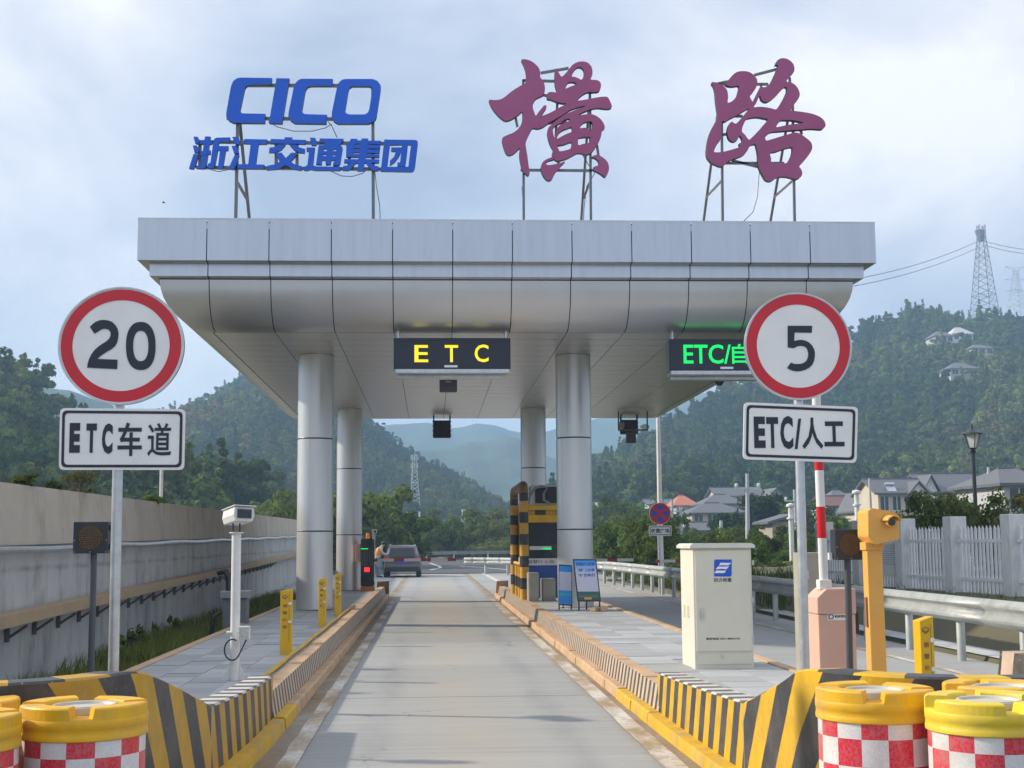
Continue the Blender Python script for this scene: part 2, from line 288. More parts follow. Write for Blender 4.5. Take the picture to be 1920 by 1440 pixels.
# ------------------------------------------------------------------ mesh helpers
def tag(o, label=None, cat=None, group=None, kind=None):
    if label: o['label'] = label
    if cat: o['category'] = cat
    if group: o['group'] = group
    if kind: o['kind'] = kind
    return o
def thing(name, label, cat, loc=(0, 0, 0), group=None):
    o = bpy.data.objects.new(name, None); col.objects.link(o); o.empty_display_size = .2; o.location = loc
    return tag(o, label, cat, group)
def root_loc(p):
    while p.parent: p = p.parent
    return Vector(p.location)
class MB:
    def __init__(s): s.v = []; s.f = []; s.m = []; s.uv = {}
    def add(s, vs, fs, mi=0, uvs=None):
        o = len(s.v); s.v += [tuple(v) for v in vs]
        for k, f in enumerate(fs):
            if uvs: s.uv[len(s.f)] = uvs[k]
            s.f.append(tuple(i + o for i in f)); s.m.append(mi)
        return s
    def box(s, x0, x1, y0, y1, z0, z1, mi=0):
        vs = [(x, y, z) for z in (z0, z1) for y in (y0, y1) for x in (x0, x1)]
        return s.add(vs, [(0, 2, 3, 1), (4, 5, 7, 6), (0, 1, 5, 4), (2, 6, 7, 3), (0, 4, 6, 2), (1, 3, 7, 5)], mi)
    def tube(s, pts, r, n=10, mi=0, caps=True, uvlen=False):
        pts = [Vector(p) for p in pts]; rs = r if isinstance(r, (list, tuple)) else [r] * len(pts)
        up = None; vs = []; d0 = 0; us = [0.0]
        for i in range(1, len(pts)): us.append(us[-1] + (pts[i] - pts[i - 1]).length)
        for i, p in enumerate(pts):
            t = (pts[min(i + 1, len(pts) - 1)] - pts[max(i - 1, 0)]).normalized()
            if up is None: up = Vector((0, 0, 1)) if abs(t.z) < .9 else Vector((0, -1, 0))
            a = t.cross(up).normalized(); b = a.cross(t).normalized(); up = b
            for k in range(n):
                th = 2 * math.pi * k / n; vs.append(p + (a * math.cos(th) + b * math.sin(th)) * rs[i])
        fs = []; uvs = []
        for i in range(len(pts) - 1):
            for k in range(n):
                k2 = (k + 1) % n; fs.append((i * n + k, i * n + k2, (i + 1) * n + k2, (i + 1) * n + k))
                uvs.append([(us[i], 0), (us[i], 0), (us[i + 1], 0), (us[i + 1], 0)])
        if caps:
            fs.append(tuple(range(n - 1, -1, -1))); fs.append(tuple((len(pts) - 1) * n + k for k in range(n)))
            uvs += [[(us[0], 0)] * n, [(us[-1], 0)] * n]
        return s.add(vs, fs, mi, uvs)
    def lathe(s, prof, n=32, c=(0, 0, 0), mi=0, uv=None):
        vs = [(c[0] + r * math.cos(2 * math.pi * k / n), c[1] + r * math.sin(2 * math.pi * k / n), c[2] + z) for r, z in prof for k in range(n)]
        fs = []; uvs = []
        for i in range(len(prof) - 1):
            for k in range(n):
                k2 = (k + 1) % n; fs.append((i * n + k, i * n + k2, (i + 1) * n + k2, (i + 1) * n + k))
                if uv:
                    a, b = k * uv[0] / n, (k + 1) * uv[0] / n; z0, z1 = prof[i][1] / uv[1] + 20, prof[i + 1][1] / uv[1] + 20
                    uvs.append([(a, z0), (b, z0), (b, z1), (a, z1)])
        return s.add(vs, fs, mi, uvs if uv else None)
    def prism(s, poly, y0, y1, mi=0, mside=None):
        """poly: list of (x, z); extruded along y"""
        n = len(poly); vs = [(x, y0, z) for x, z in poly] + [(x, y1, z) for x, z in poly]
        s.add(vs, [tuple(range(n)), tuple(range(2 * n - 1, n - 1, -1))], mi)
        return s.add(vs, [(i, i + n, (i + 1) % n + n, (i + 1) % n) for i in range(n)], mi if mside is None else mside)
    def grid(s, rows, mi=0, uvs=None):
        n = len(rows[0]); vs = [v for r in rows for v in r]; fs = []; uu = []
        for i in range(len(rows) - 1):
            for k in range(n - 1):
                fs.append((i * n + k, i * n + k + 1, (i + 1) * n + k + 1, (i + 1) * n + k))
                if uvs: uu.append([uvs[i][k], uvs[i][k + 1], uvs[i + 1][k + 1], uvs[i + 1][k]])
        return s.add(vs, fs, mi, uu if uvs else None)
    def build(s, name, mats, parent=None, smooth=False, bevel=0, fix=True):
        me = bpy.data.meshes.new(name); off = root_loc(parent) if parent else Vector((0, 0, 0))
        me.from_pydata([tuple(Vector(v) - off) for v in s.v], [], s.f)
        for mm in (mats if isinstance(mats, (list, tuple)) else [mats]): me.materials.append(M[mm] if isinstance(mm, str) else mm)
        me.polygons.foreach_set('material_index', s.m)
        if s.uv:
            ul = me.uv_layers.new(name='UVMap')
            for pi, u in s.uv.items():
                for li, c in zip(me.polygons[pi].loop_indices, u): ul.data[li].uv = c
        if fix:
            bm = bmesh.new(); bm.from_mesh(me); bmesh.ops.recalc_face_normals(bm, faces=bm.faces); bm.to_mesh(me); bm.free()
        if smooth: me.shade_smooth() if smooth is True else me.shade_smooth()
        o = bpy.data.objects.new(name, me); col.objects.link(o)
        if parent: o.parent = parent
        if smooth:
            try: me.set_sharp_from_angle(angle=R(38))
            except Exception: pass
        if bevel:
            bv = o.modifiers.new('bevel', 'BEVEL'); bv.width = bevel; bv.segments = 2; bv.limit_method = 'ANGLE'; bv.angle_limit = R(40)
        return o
def dup(o, loc=None, label=None, parent=None):
    c = o.copy(); col.objects.link(c)
    if parent: c.parent = parent
    if loc is not None: c.location = loc
    if label: c['label'] = label
    for ch in list(o.children): dup(ch, parent=c)
    return c
def smooth_loop(pts, k=4):
    n = len(pts); out = []
    for i in range(n):
        p0, p1, p2, p3 = (Vector(pts[(i + j) % n]) for j in (-1, 0, 1, 2))
        a1 = (p1 - p0).angle(p2 - p1, 0)
        for j in range(k):
            t = j / k; out.append(.5 * ((2 * p1) + (p2 - p0) * t + (2 * p0 - 5 * p1 + 4 * p2 - p3) * t * t + (3 * p1 - p0 - 3 * p2 + p3) * t ** 3))
    return out
def shape(name, loops, fn, depth, mats, parent, smooth=False):
    """flat shape with holes (loops in photo pixels), fn maps (px,py) to a world point on a plane Y = const; extruded back by depth"""
    cu = bpy.data.curves.new('t', 'CURVE'); cu.dimensions = '2D'; cu.fill_mode = 'BOTH'; cu.extrude = depth / 2
    y = None
    for lp in loops:
        pts = [fn(*q) for q in lp]; y = pts[0].y
        if smooth: pts = smooth_loop(pts)
        sp = cu.splines.new('POLY'); sp.points.add(len(pts) - 1); sp.use_cyclic_u = True
        for q, p in zip(sp.points, pts): q.co = (p.x, p.z, 0, 1)
    return curve_to_part(cu, name, y, depth, mats, parent)
def curve_to_part(cu, name, y, depth, mats, parent, xf=None):
    ob = bpy.data.objects.new('t', cu); col.objects.link(ob); bpy.context.view_layer.update()
    dg = bpy.context.evaluated_depsgraph_get(); me = bpy.data.meshes.new_from_object(ob.evaluated_get(dg))
    bpy.data.objects.remove(ob); off = root_loc(parent) if parent else Vector()
    co = np.zeros(len(me.vertices) * 3); me.vertices.foreach_get('co', co); co = co.reshape(-1, 3)
    if xf: co = xf(co)
    new = np.stack([co[:, 0], y + depth / 2 - co[:, 2], co[:, 1]], 1) - np.array(off)
    me.vertices.foreach_set('co', new.ravel()); me.name = name; me.materials.clear()
    for mm in mats: me.materials.append(M[mm])
    bm = bmesh.new(); bm.from_mesh(me); bmesh.ops.recalc_face_normals(bm, faces=bm.faces)
    for f in bm.faces:
        f.material_index = min(len(mats) - 1, 0 if abs(f.normal.y) > .5 else 1); f.smooth = False
    bm.to_mesh(me); bm.free()
    o = bpy.data.objects.new(name, me); col.objects.link(o); o.parent = parent; return o
def text(name, s, x0, z0, x1, z1, y, mat_, parent, bold=0.0, depth=.004, shear=0.0):
    """lettering fitted to the box x0..x1, z0..z1 on the plane y (facing -Y)"""
    cu = bpy.data.curves.new('t', 'FONT'); cu.body = s; cu.offset = bold; cu.extrude = .5; cu.resolution_u = 3; cu.shear = shear
    def xf(co):
        co = co.copy(); lo, hi = co.min(0), co.max(0)
        co[:, 0] = x0 + (co[:, 0] - lo[0]) / max(1e-6, hi[0] - lo[0]) * (x1 - x0)
        co[:, 1] = z0 + (co[:, 1] - lo[1]) / max(1e-6, hi[1] - lo[1]) * (z1 - z0)
        co[:, 2] *= depth; return co
    return curve_to_part(cu, name, y, depth, [mat_], parent, xf)
def ptext(name, s, box, Y, mat_, parent, bold=0.0, depth=.004):
    a = P(box[0], box[3], Y); b = P(box[2], box[1], Y)
    return text(name, s, a.x, a.z, b.x, b.z, Y - depth, mat_, parent, bold, depth)
def rrect(x0, z0, x1, z1, r, k=5):
    pts = []
    for cx, cz, a0 in ((x1 - r, z1 - r, 0), (x0 + r, z1 - r, 90), (x0 + r, z0 + r, 180), (x1 - r, z0 + r, 270)):
        for i in range(k + 1):
            a = R(a0 + 90 * i / k); pts.append((cx + r * math.cos(a), cz + r * math.sin(a)))
    return pts
def disc(cx, cz, rx, rz=None, n=48):
    rz = rz or rx; return [(cx + rx * math.cos(2 * math.pi * i / n), cz + rz * math.sin(2 * math.pi * i / n)) for i in range(n)]
def ring(mb, outer, inner, y, mi=0):
    n = len(outer); vs = [(x, y, z) for x, z in outer] + [(x, y, z) for x, z in inner]
    mb.add(vs, [(i, (i + 1) % n, (i + 1) % n + n, i + n) for i in range(n)], mi)
def st(name, mb, m, **kw):
    o = mb.build(name, m, **kw); o['kind'] = 'structure'; return o
# ================================================================== SETTING
# ground sheet to the horizon, the plaza and the road beyond
g = MB(); g.add([(-9000, -3000, -.62), (9000, -3000, -.62), (9000, 12000, -.62), (-9000, 12000, -.62)], [(0, 1, 2, 3)]); st('ground', g, 'soil')
XL, XR = -1.254, 1.90                       # kerb feet of the lane
pl = MB()
pl.box(-3.2, 7.35, 5.5, 74, -.6, -.014); pl.box(-14, 14, -60, 5.5, -.6, -.014); pl.box(-9, -3.2, 43, 74, -.6, -.014); pl.box(7.35, 9, 43, 74, -.6, -.014)
plaza = st('plaza', pl, 'joint')
def slabs(x0, x1, ys):
    for a, b in zip(ys[:-1], ys[1:]):
        m = MB(); j = .007; m.box(x0 + j, x1 - j, a + j, b - j, -.2, random.uniform(-.003, 0)); o = m.build('concrete_slab', 'concrete', plaza)
jy = [-1.3, 2.7, 6.75, 10.75, 14.85, 18.7, 22.8, 26.9, 31, 35.1, 39.2, 43]
slabs(XL - .5, XR + .4, jy); slabs(3.2, 7.3, [5.5] + jy[3:])
for xa, xb in ((-9, -5.2), (-5.2, -1.75), (-1.75, 1.9), (1.9, 5.4), (5.4, 8.95)): slabs(xa, xb, [43, 47.4, 51.8, 56.2, 60.6, 65, 69.5, 74])
for xa in np.arange(-14, 13.9, 4): slabs(xa, xa + 4, [-60, -50, -40, -30, -20, -15, -11, -7, -3, 1, 5.4] if abs(xa) > 3 else [-60, -50, -40, -30, -20, -10, -1.3])
# asphalt road that bends away to the right beyond the plaza
rd = MB(); rows = []
for y in np.linspace(74, 260, 40):
    s = max(0, y - 80); cxr = 1.0 + .0011 * s * s
    wd = 10.5 if y < 90 else max(6.0, 10.5 - (y - 90) * .09)
    rows.append([(cxr - wd, y, .0), (cxr - wd * .3, y, .03), (cxr + wd * .3, y, .03), (cxr + wd, y, .0)])
rd.grid(rows); st('road', rd, 'asphalt', smooth=True)
def strip(pts, wd, name='lane_line', m='line', z=.04):
    mb = MB(); rows = []
    pts = [Vector((p[0], p[1], 0)) for p in pts]
    for i, p in enumerate(pts):
        t = (pts[min(i + 1, len(pts) - 1)] - pts[max(0, i - 1)]).normalized(); nn = Vector((-t.y, t.x, 0)) * wd / 2
        rows.append([(p.x + nn.x, p.y + nn.y, z), (p.x - nn.x, p.y - nn.y, z)])
    mb.grid(rows); return st(name, mb, m)
for px in ([(940, 1092), (905, 1074)],): strip([G(*q, .02)[:2] for q in px], .22, z=.006)
strip([G(q[0], q[1], .03)[:2] for q in ((952, 1068.5), (900, 1064), (860, 1061.5))], .25)
strip([G(q[0], q[1], .03)[:2] for q in ((806, 1056), (824, 1062), (826, 1065), (806, 1069))], .22)
strip([G(q[0], q[1], .03)[:2] for q in ((850, 1052), (905, 1049.5), (960, 1051))], .3)
for x0, x1 in ((-1.12, -.98), (1.665, 1.83)):
    mb = MB(); rows = [[(x0 + rng.normal() * .006, y, .004), (x1 + rng.normal() * .006, y, .004)] for y in np.arange(5, 41, .5)]
    mb.grid(rows); st('lane_edge_line', mb, 'edge_line')
mb = MB(); mb.grid([[(3.98, y, .005), (4.1, y, .005)] for y in np.arange(14, 41, 1.0)]); st('lane_edge_line', mb, 'edge_line')
mb = MB(); mb.grid([[(6.3, y, .005), (6.42, y, .005)] for y in np.arange(10, 60, 1.0)]); st('lane_edge_line', mb, 'edge_line')

# ---- toll islands: body, kerb in two steps, pavers
ZI = .30
def island(side, xin, xout, y0, y1, label):
    s = side                                      # +1 : island lies right of the lane
    root = thing('toll_island', label, 'traffic island', ((xin + xout) / 2, (y0 + y1) / 2, 0), 'toll islands')
    xk = xin
    b = MB(); lo, hi = sorted((xk + s * .30, xout)); b.box(lo, hi, y0, y1 - .02, -.02, ZI - .045); b.build('bed', 'joint', root)
    # lower kerb stones
    ys = list(np.arange(12.45, y1, 1.02)) + [y1]
    for a, c in zip(ys[:-1], ys[1:]):
        k = MB(); p = [(xk, -.02), (xk + s * .012, .09), (xk + s * .03, .1), (xk + s * .2, .1), (xk + s * .2, -.02)]
        jit = random.uniform(-.006, .006)
        k.prism([(x + s * jit, z + jit) for x, z in p], a + .004, c - .004)
        k.build('kerb_stone', 'peach' if a > 12.5 + (3 if s > 0 else 1) * .4 else 'kerb_yellow', root, bevel=.006)
    # banded upper face and cap strip
    f = MB(); ysf = np.arange(12.45, y1 + .01, .25); rows = []; uvs = []
    for y in ysf: rows.append([(xk + s * .112, y, .1), (xk + s * .147, y, ZI + .016)]); uvs.append([(y, 0), (y, .22)])
    f.grid(rows, 0, uvs)
    f.build('banded_face', 'wb', root)
    for a, c in zip(ys[:-1], ys[1:]):
        k = MB(); lo, hi = sorted((xk + s * .146, xk + s * .31)); k.box(lo, hi, a + .004, c - .004, .12, ZI + .014 + random.uniform(-.006, .006)); k.build('cap_stone', 'peach', root, bevel=.008)
    k = MB(); lo, hi = sorted((xout, xout - s * .12)); k.box(lo, hi, y0, y1, -.02 if s > 0 else -.6, ZI + .012); k.build('edge_kerb', 'peach', root, bevel=.01)
    e = MB(); lo, hi = sorted((xk + s * .02, xk + s * .42)); e.prism([(lo, -.01), (lo + .05, ZI + .16), (hi, ZI + .18), (hi, -.01)], y1 + .002, y1 + .3); e.build('end_block', 'rust' if s < 0 else 'peach', root, bevel=.02)
    # pavers
    xa, xb = xk + s * .318, xout - s * .128; nc = 4 if s < 0 else 3
    wdt = (xb - xa) / nc; me = None; ln = .5; nr = int((y1 - .1 - y0) / ln)
    pm = MB(); hw = abs(wdt) / 2 - .003; pm.box(-hw, hw, -ln / 2 + .003, ln / 2 - .003, -.05, 0)
    first = None
    for r in range(nr):
        for c in range(nc):
            x, y = xa + wdt * (c + .5), y0 + ln * (r + .5)
            if first is None:
                first = pm.build('paver', 'paver', None); first.parent = root; o = first
            else:
                o = first.copy(); col.objects.link(o)
            o.location = Vector((x, y, ZI + random.uniform(-.004, .003))) - Vector(root.location)
            o.rotation_euler = (random.uniform(-.004, .004), random.uniform(-.004, .004), 0)
    return root
isl_l = island(-1, XL, -3.2, 7.6, 42.6, 'paved grey toll island left of the lane, with two steel columns')
isl_r = island(1, XR, 3.72, 8.0, 42.0, 'paved grey toll island right of the lane, carrying the cream cabinet and booth')
# yellow cable cover along the left kerb
cc = MB(); pts = [(XL - .36, y, ZI + .03 + .006 * math.sin(y * 2)) for y in np.arange(12.7, 30, .6)]
cc.tube(pts, .022, 6); o = cc.build('cable_duct', 'kerb_yellow', smooth=True); tag(o, 'thin yellow cable duct laid along the edge of the left island', 'cable duct')

# ---- crash walls round the island noses
def catmull(pts, k=8):
    o = []
    for i in range(len(pts) - 1):
        p0, p1, p2, p3 = (np.array(pts[min(max(i + j, 0), len(pts) - 1)]) for j in (-1, 0, 1, 2))
        for j in range(k):
            t = j / k; o.append(.5 * ((2 * p1) + (p2 - p0) * t + (2 * p0 - 5 * p1 + 4 * p2 - p3) * t * t + (3 * p1 - p0 - 3 * p2 + p3) * t ** 3))
    o.append(np.array(pts[-1])); return o
def nose(side, low, high, mside, label, mlow):
    root = thing('crash_wall', label, 'crash barrier', (low[0][0], low[0][1], 0), 'crash walls on the island noses')
    path = catmull(low, 10)
    def wall(pth, nm, ms, top_m, u0=0):
        mb = MB(); u = u0; O = []; 
        for i, p in enumerate(pth):
            t = pth[min(i + 1, len(pth) - 1)] - pth[max(i - 1, 0)]; t = t[:2] / np.linalg.norm(t[:2])
            nn = np.array([-t[1], t[0]]) * side         # inward
            if i: u += np.linalg.norm((p - pth[i - 1])[:2])
            q = p[:2] + nn * .19
            O.append((u, p, q))
        rows = []; uvs = []
        for u_, p, q in O: rows.append([(p[0], p[1], .0), (p[0], p[1], p[2] - .012)]); uvs.append([(u_, 0), (u_, p[2])])
        mb.grid(rows, 0, uvs)
        rows = []; uvs = []
        for u_, p, q in O: rows.append([(p[0], p[1], p[2] - .012), (p[0] + (q[0] - p[0]) * .08, p[1] + (q[1] - p[1]) * .08, p[2]), (q[0], q[1], p[2]), (q[0], q[1], .0)]); uvs.append([(u_, 0), (u_, 0), (u_, 0), (u_, 0)])
        mb.grid(rows, 1, uvs)
        for u_, p, q in (O[0], O[-1]): mb.add([(p[0], p[1], 0), (p[0], p[1], p[2] - .01), (q[0], q[1], p[2] - .01), (q[0], q[1], 0)], [(0, 1, 2, 3)], 2)
        mb.build(nm, [ms, top_m, 'white'], root, fix=True)
        return O[-1][0]
    u = wall(path, 'low_wall', mside, 'wb_top')
    wall(catmull(high, 10), 'nose_wall', mside + '_nose', mside + '_nose', u)
    k = MB(); rows = []
    allp = path + catmull(high, 10)
    for i, p in enumerate(allp):
        t = allp[min(i + 1, len(allp) - 1)] - allp[max(i - 1, 0)]; t = t[:2] / (np.linalg.norm(t[:2]) + 1e-9); nn = np.array([-t[1], t[0]]) * -side
        a = p[:2] + nn * .115; c = p[:2] + nn * .10; d = p[:2] - nn * .02
        rows.append([(a[0], a[1], -.02), (c[0], c[1], .095), (d[0], d[1], .1)])
    k.grid(rows); k.build('base_kerb', 'kerb_yellow', root, smooth=True)
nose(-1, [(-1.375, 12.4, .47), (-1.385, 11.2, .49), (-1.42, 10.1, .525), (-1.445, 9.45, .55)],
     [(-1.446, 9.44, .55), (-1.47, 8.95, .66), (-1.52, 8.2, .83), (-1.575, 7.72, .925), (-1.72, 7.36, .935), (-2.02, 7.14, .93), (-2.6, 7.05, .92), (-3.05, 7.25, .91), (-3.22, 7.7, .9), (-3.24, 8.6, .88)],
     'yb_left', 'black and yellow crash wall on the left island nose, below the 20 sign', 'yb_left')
nose(1, [(2.02, 12.5, .44), (2.025, 11.3, .475), (2.035, 10.2, .51), (2.045, 9.2, .55)],
     [(2.046, 9.19, .55), (2.06, 8.85, .63), (2.085, 8.35, .76), (2.12, 7.98, .865), (2.26, 7.62, .88), (2.52, 7.42, .875), (2.95, 7.3, .87), (3.4, 7.36, .865), (3.68, 7.75, .84), (3.72, 8.3, .62), (3.72, 8.8, .46)],
     'yb', 'black and yellow crash wall on the right island nose, below the 5 sign', 'yb')
# short banded barrier at the far side of the right lane
t_ = thing('kerb_barrier', 'short black and peach banded concrete barrier in front of the right guardrail', 'barrier', (6.45, 14.2, 0))
mb = MB(); rows = []; uvs = []
for y in np.arange(10, 15.6, .3): rows.append([(6.3, y, 0), (6.35, y, .36), (6.62, y, .36), (6.62, y, 0)]); uvs.append([(y, 0), (y, .36), (y, .5), (y, .8)])
mb.grid(rows, 0, uvs); mb.add([(6.3, 15.4, 0), (6.35, 15.4, .36), (6.62, 15.4, .36), (6.62, 15.4, 0)], [(0, 1, 2, 3)], 1); mb.build('body', [stripes('coarse_peach_black_bands', (.60, .44, .33), (.05, .045, .04), .62, 0), 'peach'], t_)

# ---- retaining wall on the left with rail pipe and cable tray
def WL(Y, z): return (-4.62 - .026 * (Y - 16.2), Y, z + .0082 * (Y - 16.2))
wl = thing('retaining_wall', 'long stained concrete retaining wall left of the toll island', 'wall', (-4.9, 30, -.6))
mb = MB(); rows = [[WL(y, -.75), WL(y, 1.62)] for y in np.arange(-6, 130, 2.0)]; mb.grid(rows)
mb.build('lower_wall', 'wall_low', wl)
ys = np.arange(-6, 130, 6.0)
for a, b_ in zip(ys[:-1], ys[1:]):
    m2 = MB(); rows = []
    for y in (a + .003, b_ - .003):
        p0, p1 = WL(y, 1.62), WL(y, 2.30); rows.append([(p0[0] + .03, y, p0[2]), (p1[0] - .02, y, p1[2]), (p1[0] - .32, y, p1[2]), (p1[0] - .34, y, -.7)])
    m2.grid(rows); m2.build('parapet_panel', 'wall_up', wl)
pr = MB(); pr.tube([WL(y, 1.595)[:1] + (y, WL(y, 1.56)[2]) if False else (WL(y, 0)[0] + .11, y, WL(y, 1.57)[2] + .012 * math.sin(y)) for y in np.arange(-4, 110, 1.5)], .036, 8)
o = pr.build('wall_pipe', 'steel', smooth=True); tag(o, 'long grey steel pipe clamped along the retaining wall at eye height', 'pipe')
ct = thing('cable_tray', 'long tan cable tray on dark brackets along the retaining wall', 'cable tray', (-4.6, 30, .9))
mb = MB(); rows = []
for y in np.arange(-4, 100, 1.0):
    x, _, z = WL(y, .78); rows.append([(x + .02, y, z), (x + .02, y, z + .13), (x + .24, y, z + .13), (x + .24, y, z), (x + .02, y, z)])
mb.grid(rows); mb.build('tray', mat('tan_tray', (.42, .31, .19), .6, dirt=(.25, .19, .12), dirtamt=.4), ct)
for y in np.arange(13.2, 48, 1.15):
    x, _, z = WL(y, .78); b = MB(); b.box(x + .005, x + .05, y - .02, y + .02, z - .20, z - .004); b.tube([(x + .03, y, z - .16), (x + .24, y, z - .02)], .016, 5); b.build('bracket', 'steel_dark', ct)
# utility box at the wall foot
q = P(440, 1115, 23.5); ub = thing('utility_box', 'grey utility box with black cable pipes at the foot of the retaining wall', 'utility box', (q.x, 23.5, -.6))
yq = 23.5; b = MB(); b.box(q.x - .2, q.x + .2, yq, yq + .35, -.55, .72); b.build('body', mat('grey_box', (.16, .17, .185), .5), ub, bevel=.01)
b = MB(); b.box(q.x - .24, q.x + .24, yq - .06, yq + .4, .722, .84); b.build('lid', mat('grey_lid', (.26, .28, .30), .5), ub, bevel=.01)
b = MB(); b.tube([(q.x - .13, yq + .2, .84), (q.x - .13, yq + .2, 1.05), (q.x - .2, yq + .25, 1.16), (q.x - .32, yq + .3, 1.14)], .05, 8); b.build('pipe', 'rubber', ub, smooth=True)
b = MB(); b.tube([(q.x - .22, yq - .05, .5), (q.x - .33, yq - .1, .42), (q.x - .36, yq - .1, .1), (q.x - .34, yq - .1, -.5)], .04, 8); b.build('pipe', 'rubber', ub, smooth=True)
# grassy ditch floor
gd = MB(); rows = []
for y in np.arange(5.5, 60, 1.0): rows.append([(WL(y, 0)[0] - .1, y, -.02 + .05 * math.sin(y * 1.3)), (-4.2, y, -.16 + .04 * math.sin(y * .9 + 1)), (-3.7, y, -.2), (-3.15, y, -.1)])
gd.grid(rows); st('verge', gd, 'soil', smooth=True)

# ================================================================== CANOPY
YF, ZS = 24.0, 5.43
x0, x1 = P(257, 491, YF).x, P(1643, 491, YF).x
zt, zf, zl = P(950, 414.5, YF).z, P(950, 491.5, YF).z, P(950, 519.5, YF + .18).z
y0, y1 = YF, 43.9
can = thing('toll_canopy', 'silver aluminium toll canopy with curved lower edge on four round columns', 'canopy', ((x0 + x1) / 2, 34, 0))
jx = [x0] + [P(q, 491, YF).x for q in (387, 504, 621, 736, 849, 961, 1073, 1185, 1297, 1408, 1520)] + [x1]
curve = []
for i in range(9):
    a = R(86 * i / 8); curve.append((.33 + (1 - math.cos(a)) * .80, zl - .035 - math.sin(a) * (zl - .035 - ZS)))
curve[-1] = (1.13, ZS + .004)
RUN = 1.15
profs = {'fascia_panel': [(0, zt), (0, zf + .012), (.02, zf)], 'ledge_panel': [(.02, zf - .002), (.17, zf - .012), (.18, zf - .02), (.18, zl), (.2, zl - .01), (.31, zl - .022)], 'curved_panel': curve}
pm_ = {'fascia_panel': 'alu_fascia', 'ledge_panel': 'alu_fascia', 'curved_panel': 'alu_curve'}
GAP = .0085
def side_panels(axis, lo, hi, fixed, sgn, joints, other):
    """one run of cladding; axis 'x' = front/back, 'y' = the two flanks"""
    for nm, pf in profs.items():
        for a, b_ in zip(joints[:-1], joints[1:]):
            rows = []
            for d, z in pf:
                ea = lo + d if a == lo else a + GAP; eb = hi - d if b_ == hi else b_ - GAP
                n = 1; r = []
                for i in range(n + 1):
                    t = ea + (eb - ea) * i / n
                    r.append((t, fixed + sgn * d, z) if axis == 'x' else (fixed + sgn * d, t, z))
                rows.append(r)
            m = MB(); m.grid(rows); o = m.build(nm, pm_[nm], can, smooth=(nm == 'curved_panel'))
            if nm != 'curved_panel': pass
side_panels('x', x0, x1, y0, 1, jx, None)
jyy = list(np.linspace(y0, y1, 18))
side_panels('y', y0, y1, x0, 1, jyy, None); side_panels('y', y0, y1, x1, -1, jyy, None)
side_panels('x', x0, x1, y1, -1, [x0, x0 + 3, x0 + 6, x0 + 9, x1], None)
bk = MB(); full = [(.03, zt - .03)] + [(d + .03, z + .03) for d, z in [(0, zf), (.18, zf), (.18, zl), (.33, zl)] + curve[1:]] + [(2.6, ZS + .05)]
for (ax, fx, sg, lo, hi) in (('x', y0, 1, x0, x1), ('x', y1, -1, x0, x1), ('y', x0, 1, y0, y1), ('y', x1, -1, y0, y1)):
    rows = []
    for d, z in full:
        rows.append([(lo + d, fx + sg * d, z), (hi - d, fx + sg * d, z)] if ax == 'x' else [(fx + sg * d, lo + d, z), (fx + sg * d, hi - d, z)])
    bk.grid(rows)
bk.box(x0 + 1, x1 - 1, y0 + 1, y1 - 1, ZS + .03, ZS + .05)
bk.build('backing', 'joint', can)
rf = MB(); rf.box(x0 + .012, x1 - .012, y0 + .012, y1 - .012, zt - .16, zt - .06); rf.box(x0 - .004, x1 + .004, y0 - .004, y0 + .06, zt, zt + .025); rf.build('roof_deck', 'steel', can)
xs = [x0 + RUN] + [x for x in jx if x0 + RUN + .3 < x < x1 - RUN - .3] + [x1 - RUN]
ysr = np.linspace(y0 + RUN, y1 - RUN, 23); protos = {}
for a, b_ in zip(xs[:-1], xs[1:]):
    for c, d in zip(ysr[:-1], ysr[1:]):
        key = round(b_ - a, 3)
        if key not in protos:
            m = MB(); hw, hl = (b_ - a) / 2 - .006, (d - c) / 2 - .013; m.box(-hw, hw, -hl, hl, 0, .012); protos[key] = m.build('soffit_panel', 'alu_soffit', None); o = protos[key]
        else: o = protos[key].copy(); col.objects.link(o)
        o.parent = can; o.location = Vector(((a + b_) / 2, (c + d) / 2, ZS + random.uniform(0, .0006))) - Vector(can.location)
        o.rotation_euler = (random.uniform(-.0007, .0007), random.uniform(-.0007, .0007), 0)
# columns
for cx, cy, lab in ((-2.335, 28.3, 'front'), (2.93, 28.3, 'front'), (-2.31, 39.7, 'rear'), (2.94, 39.7, 'rear')):
    c = MB(); r = .362; c.lathe([(r - .02, ZI), (r - .02, ZS)], 40, (cx, cy, 0)); body = c.build('column', 'joint', can, smooth=True)
    zz_ = [ZI, 1.86, 3.72, ZS + .01]
    for a, b_ in zip(zz_[:-1], zz_[1:]):
        c = MB(); c.lathe([(r - .015, a + .008), (r, a + .016), (r, b_ - .016), (r - .015, b_ - .008)], 56, (cx, cy, 0)); c.build('cladding', 'alu_column', body, smooth=True)

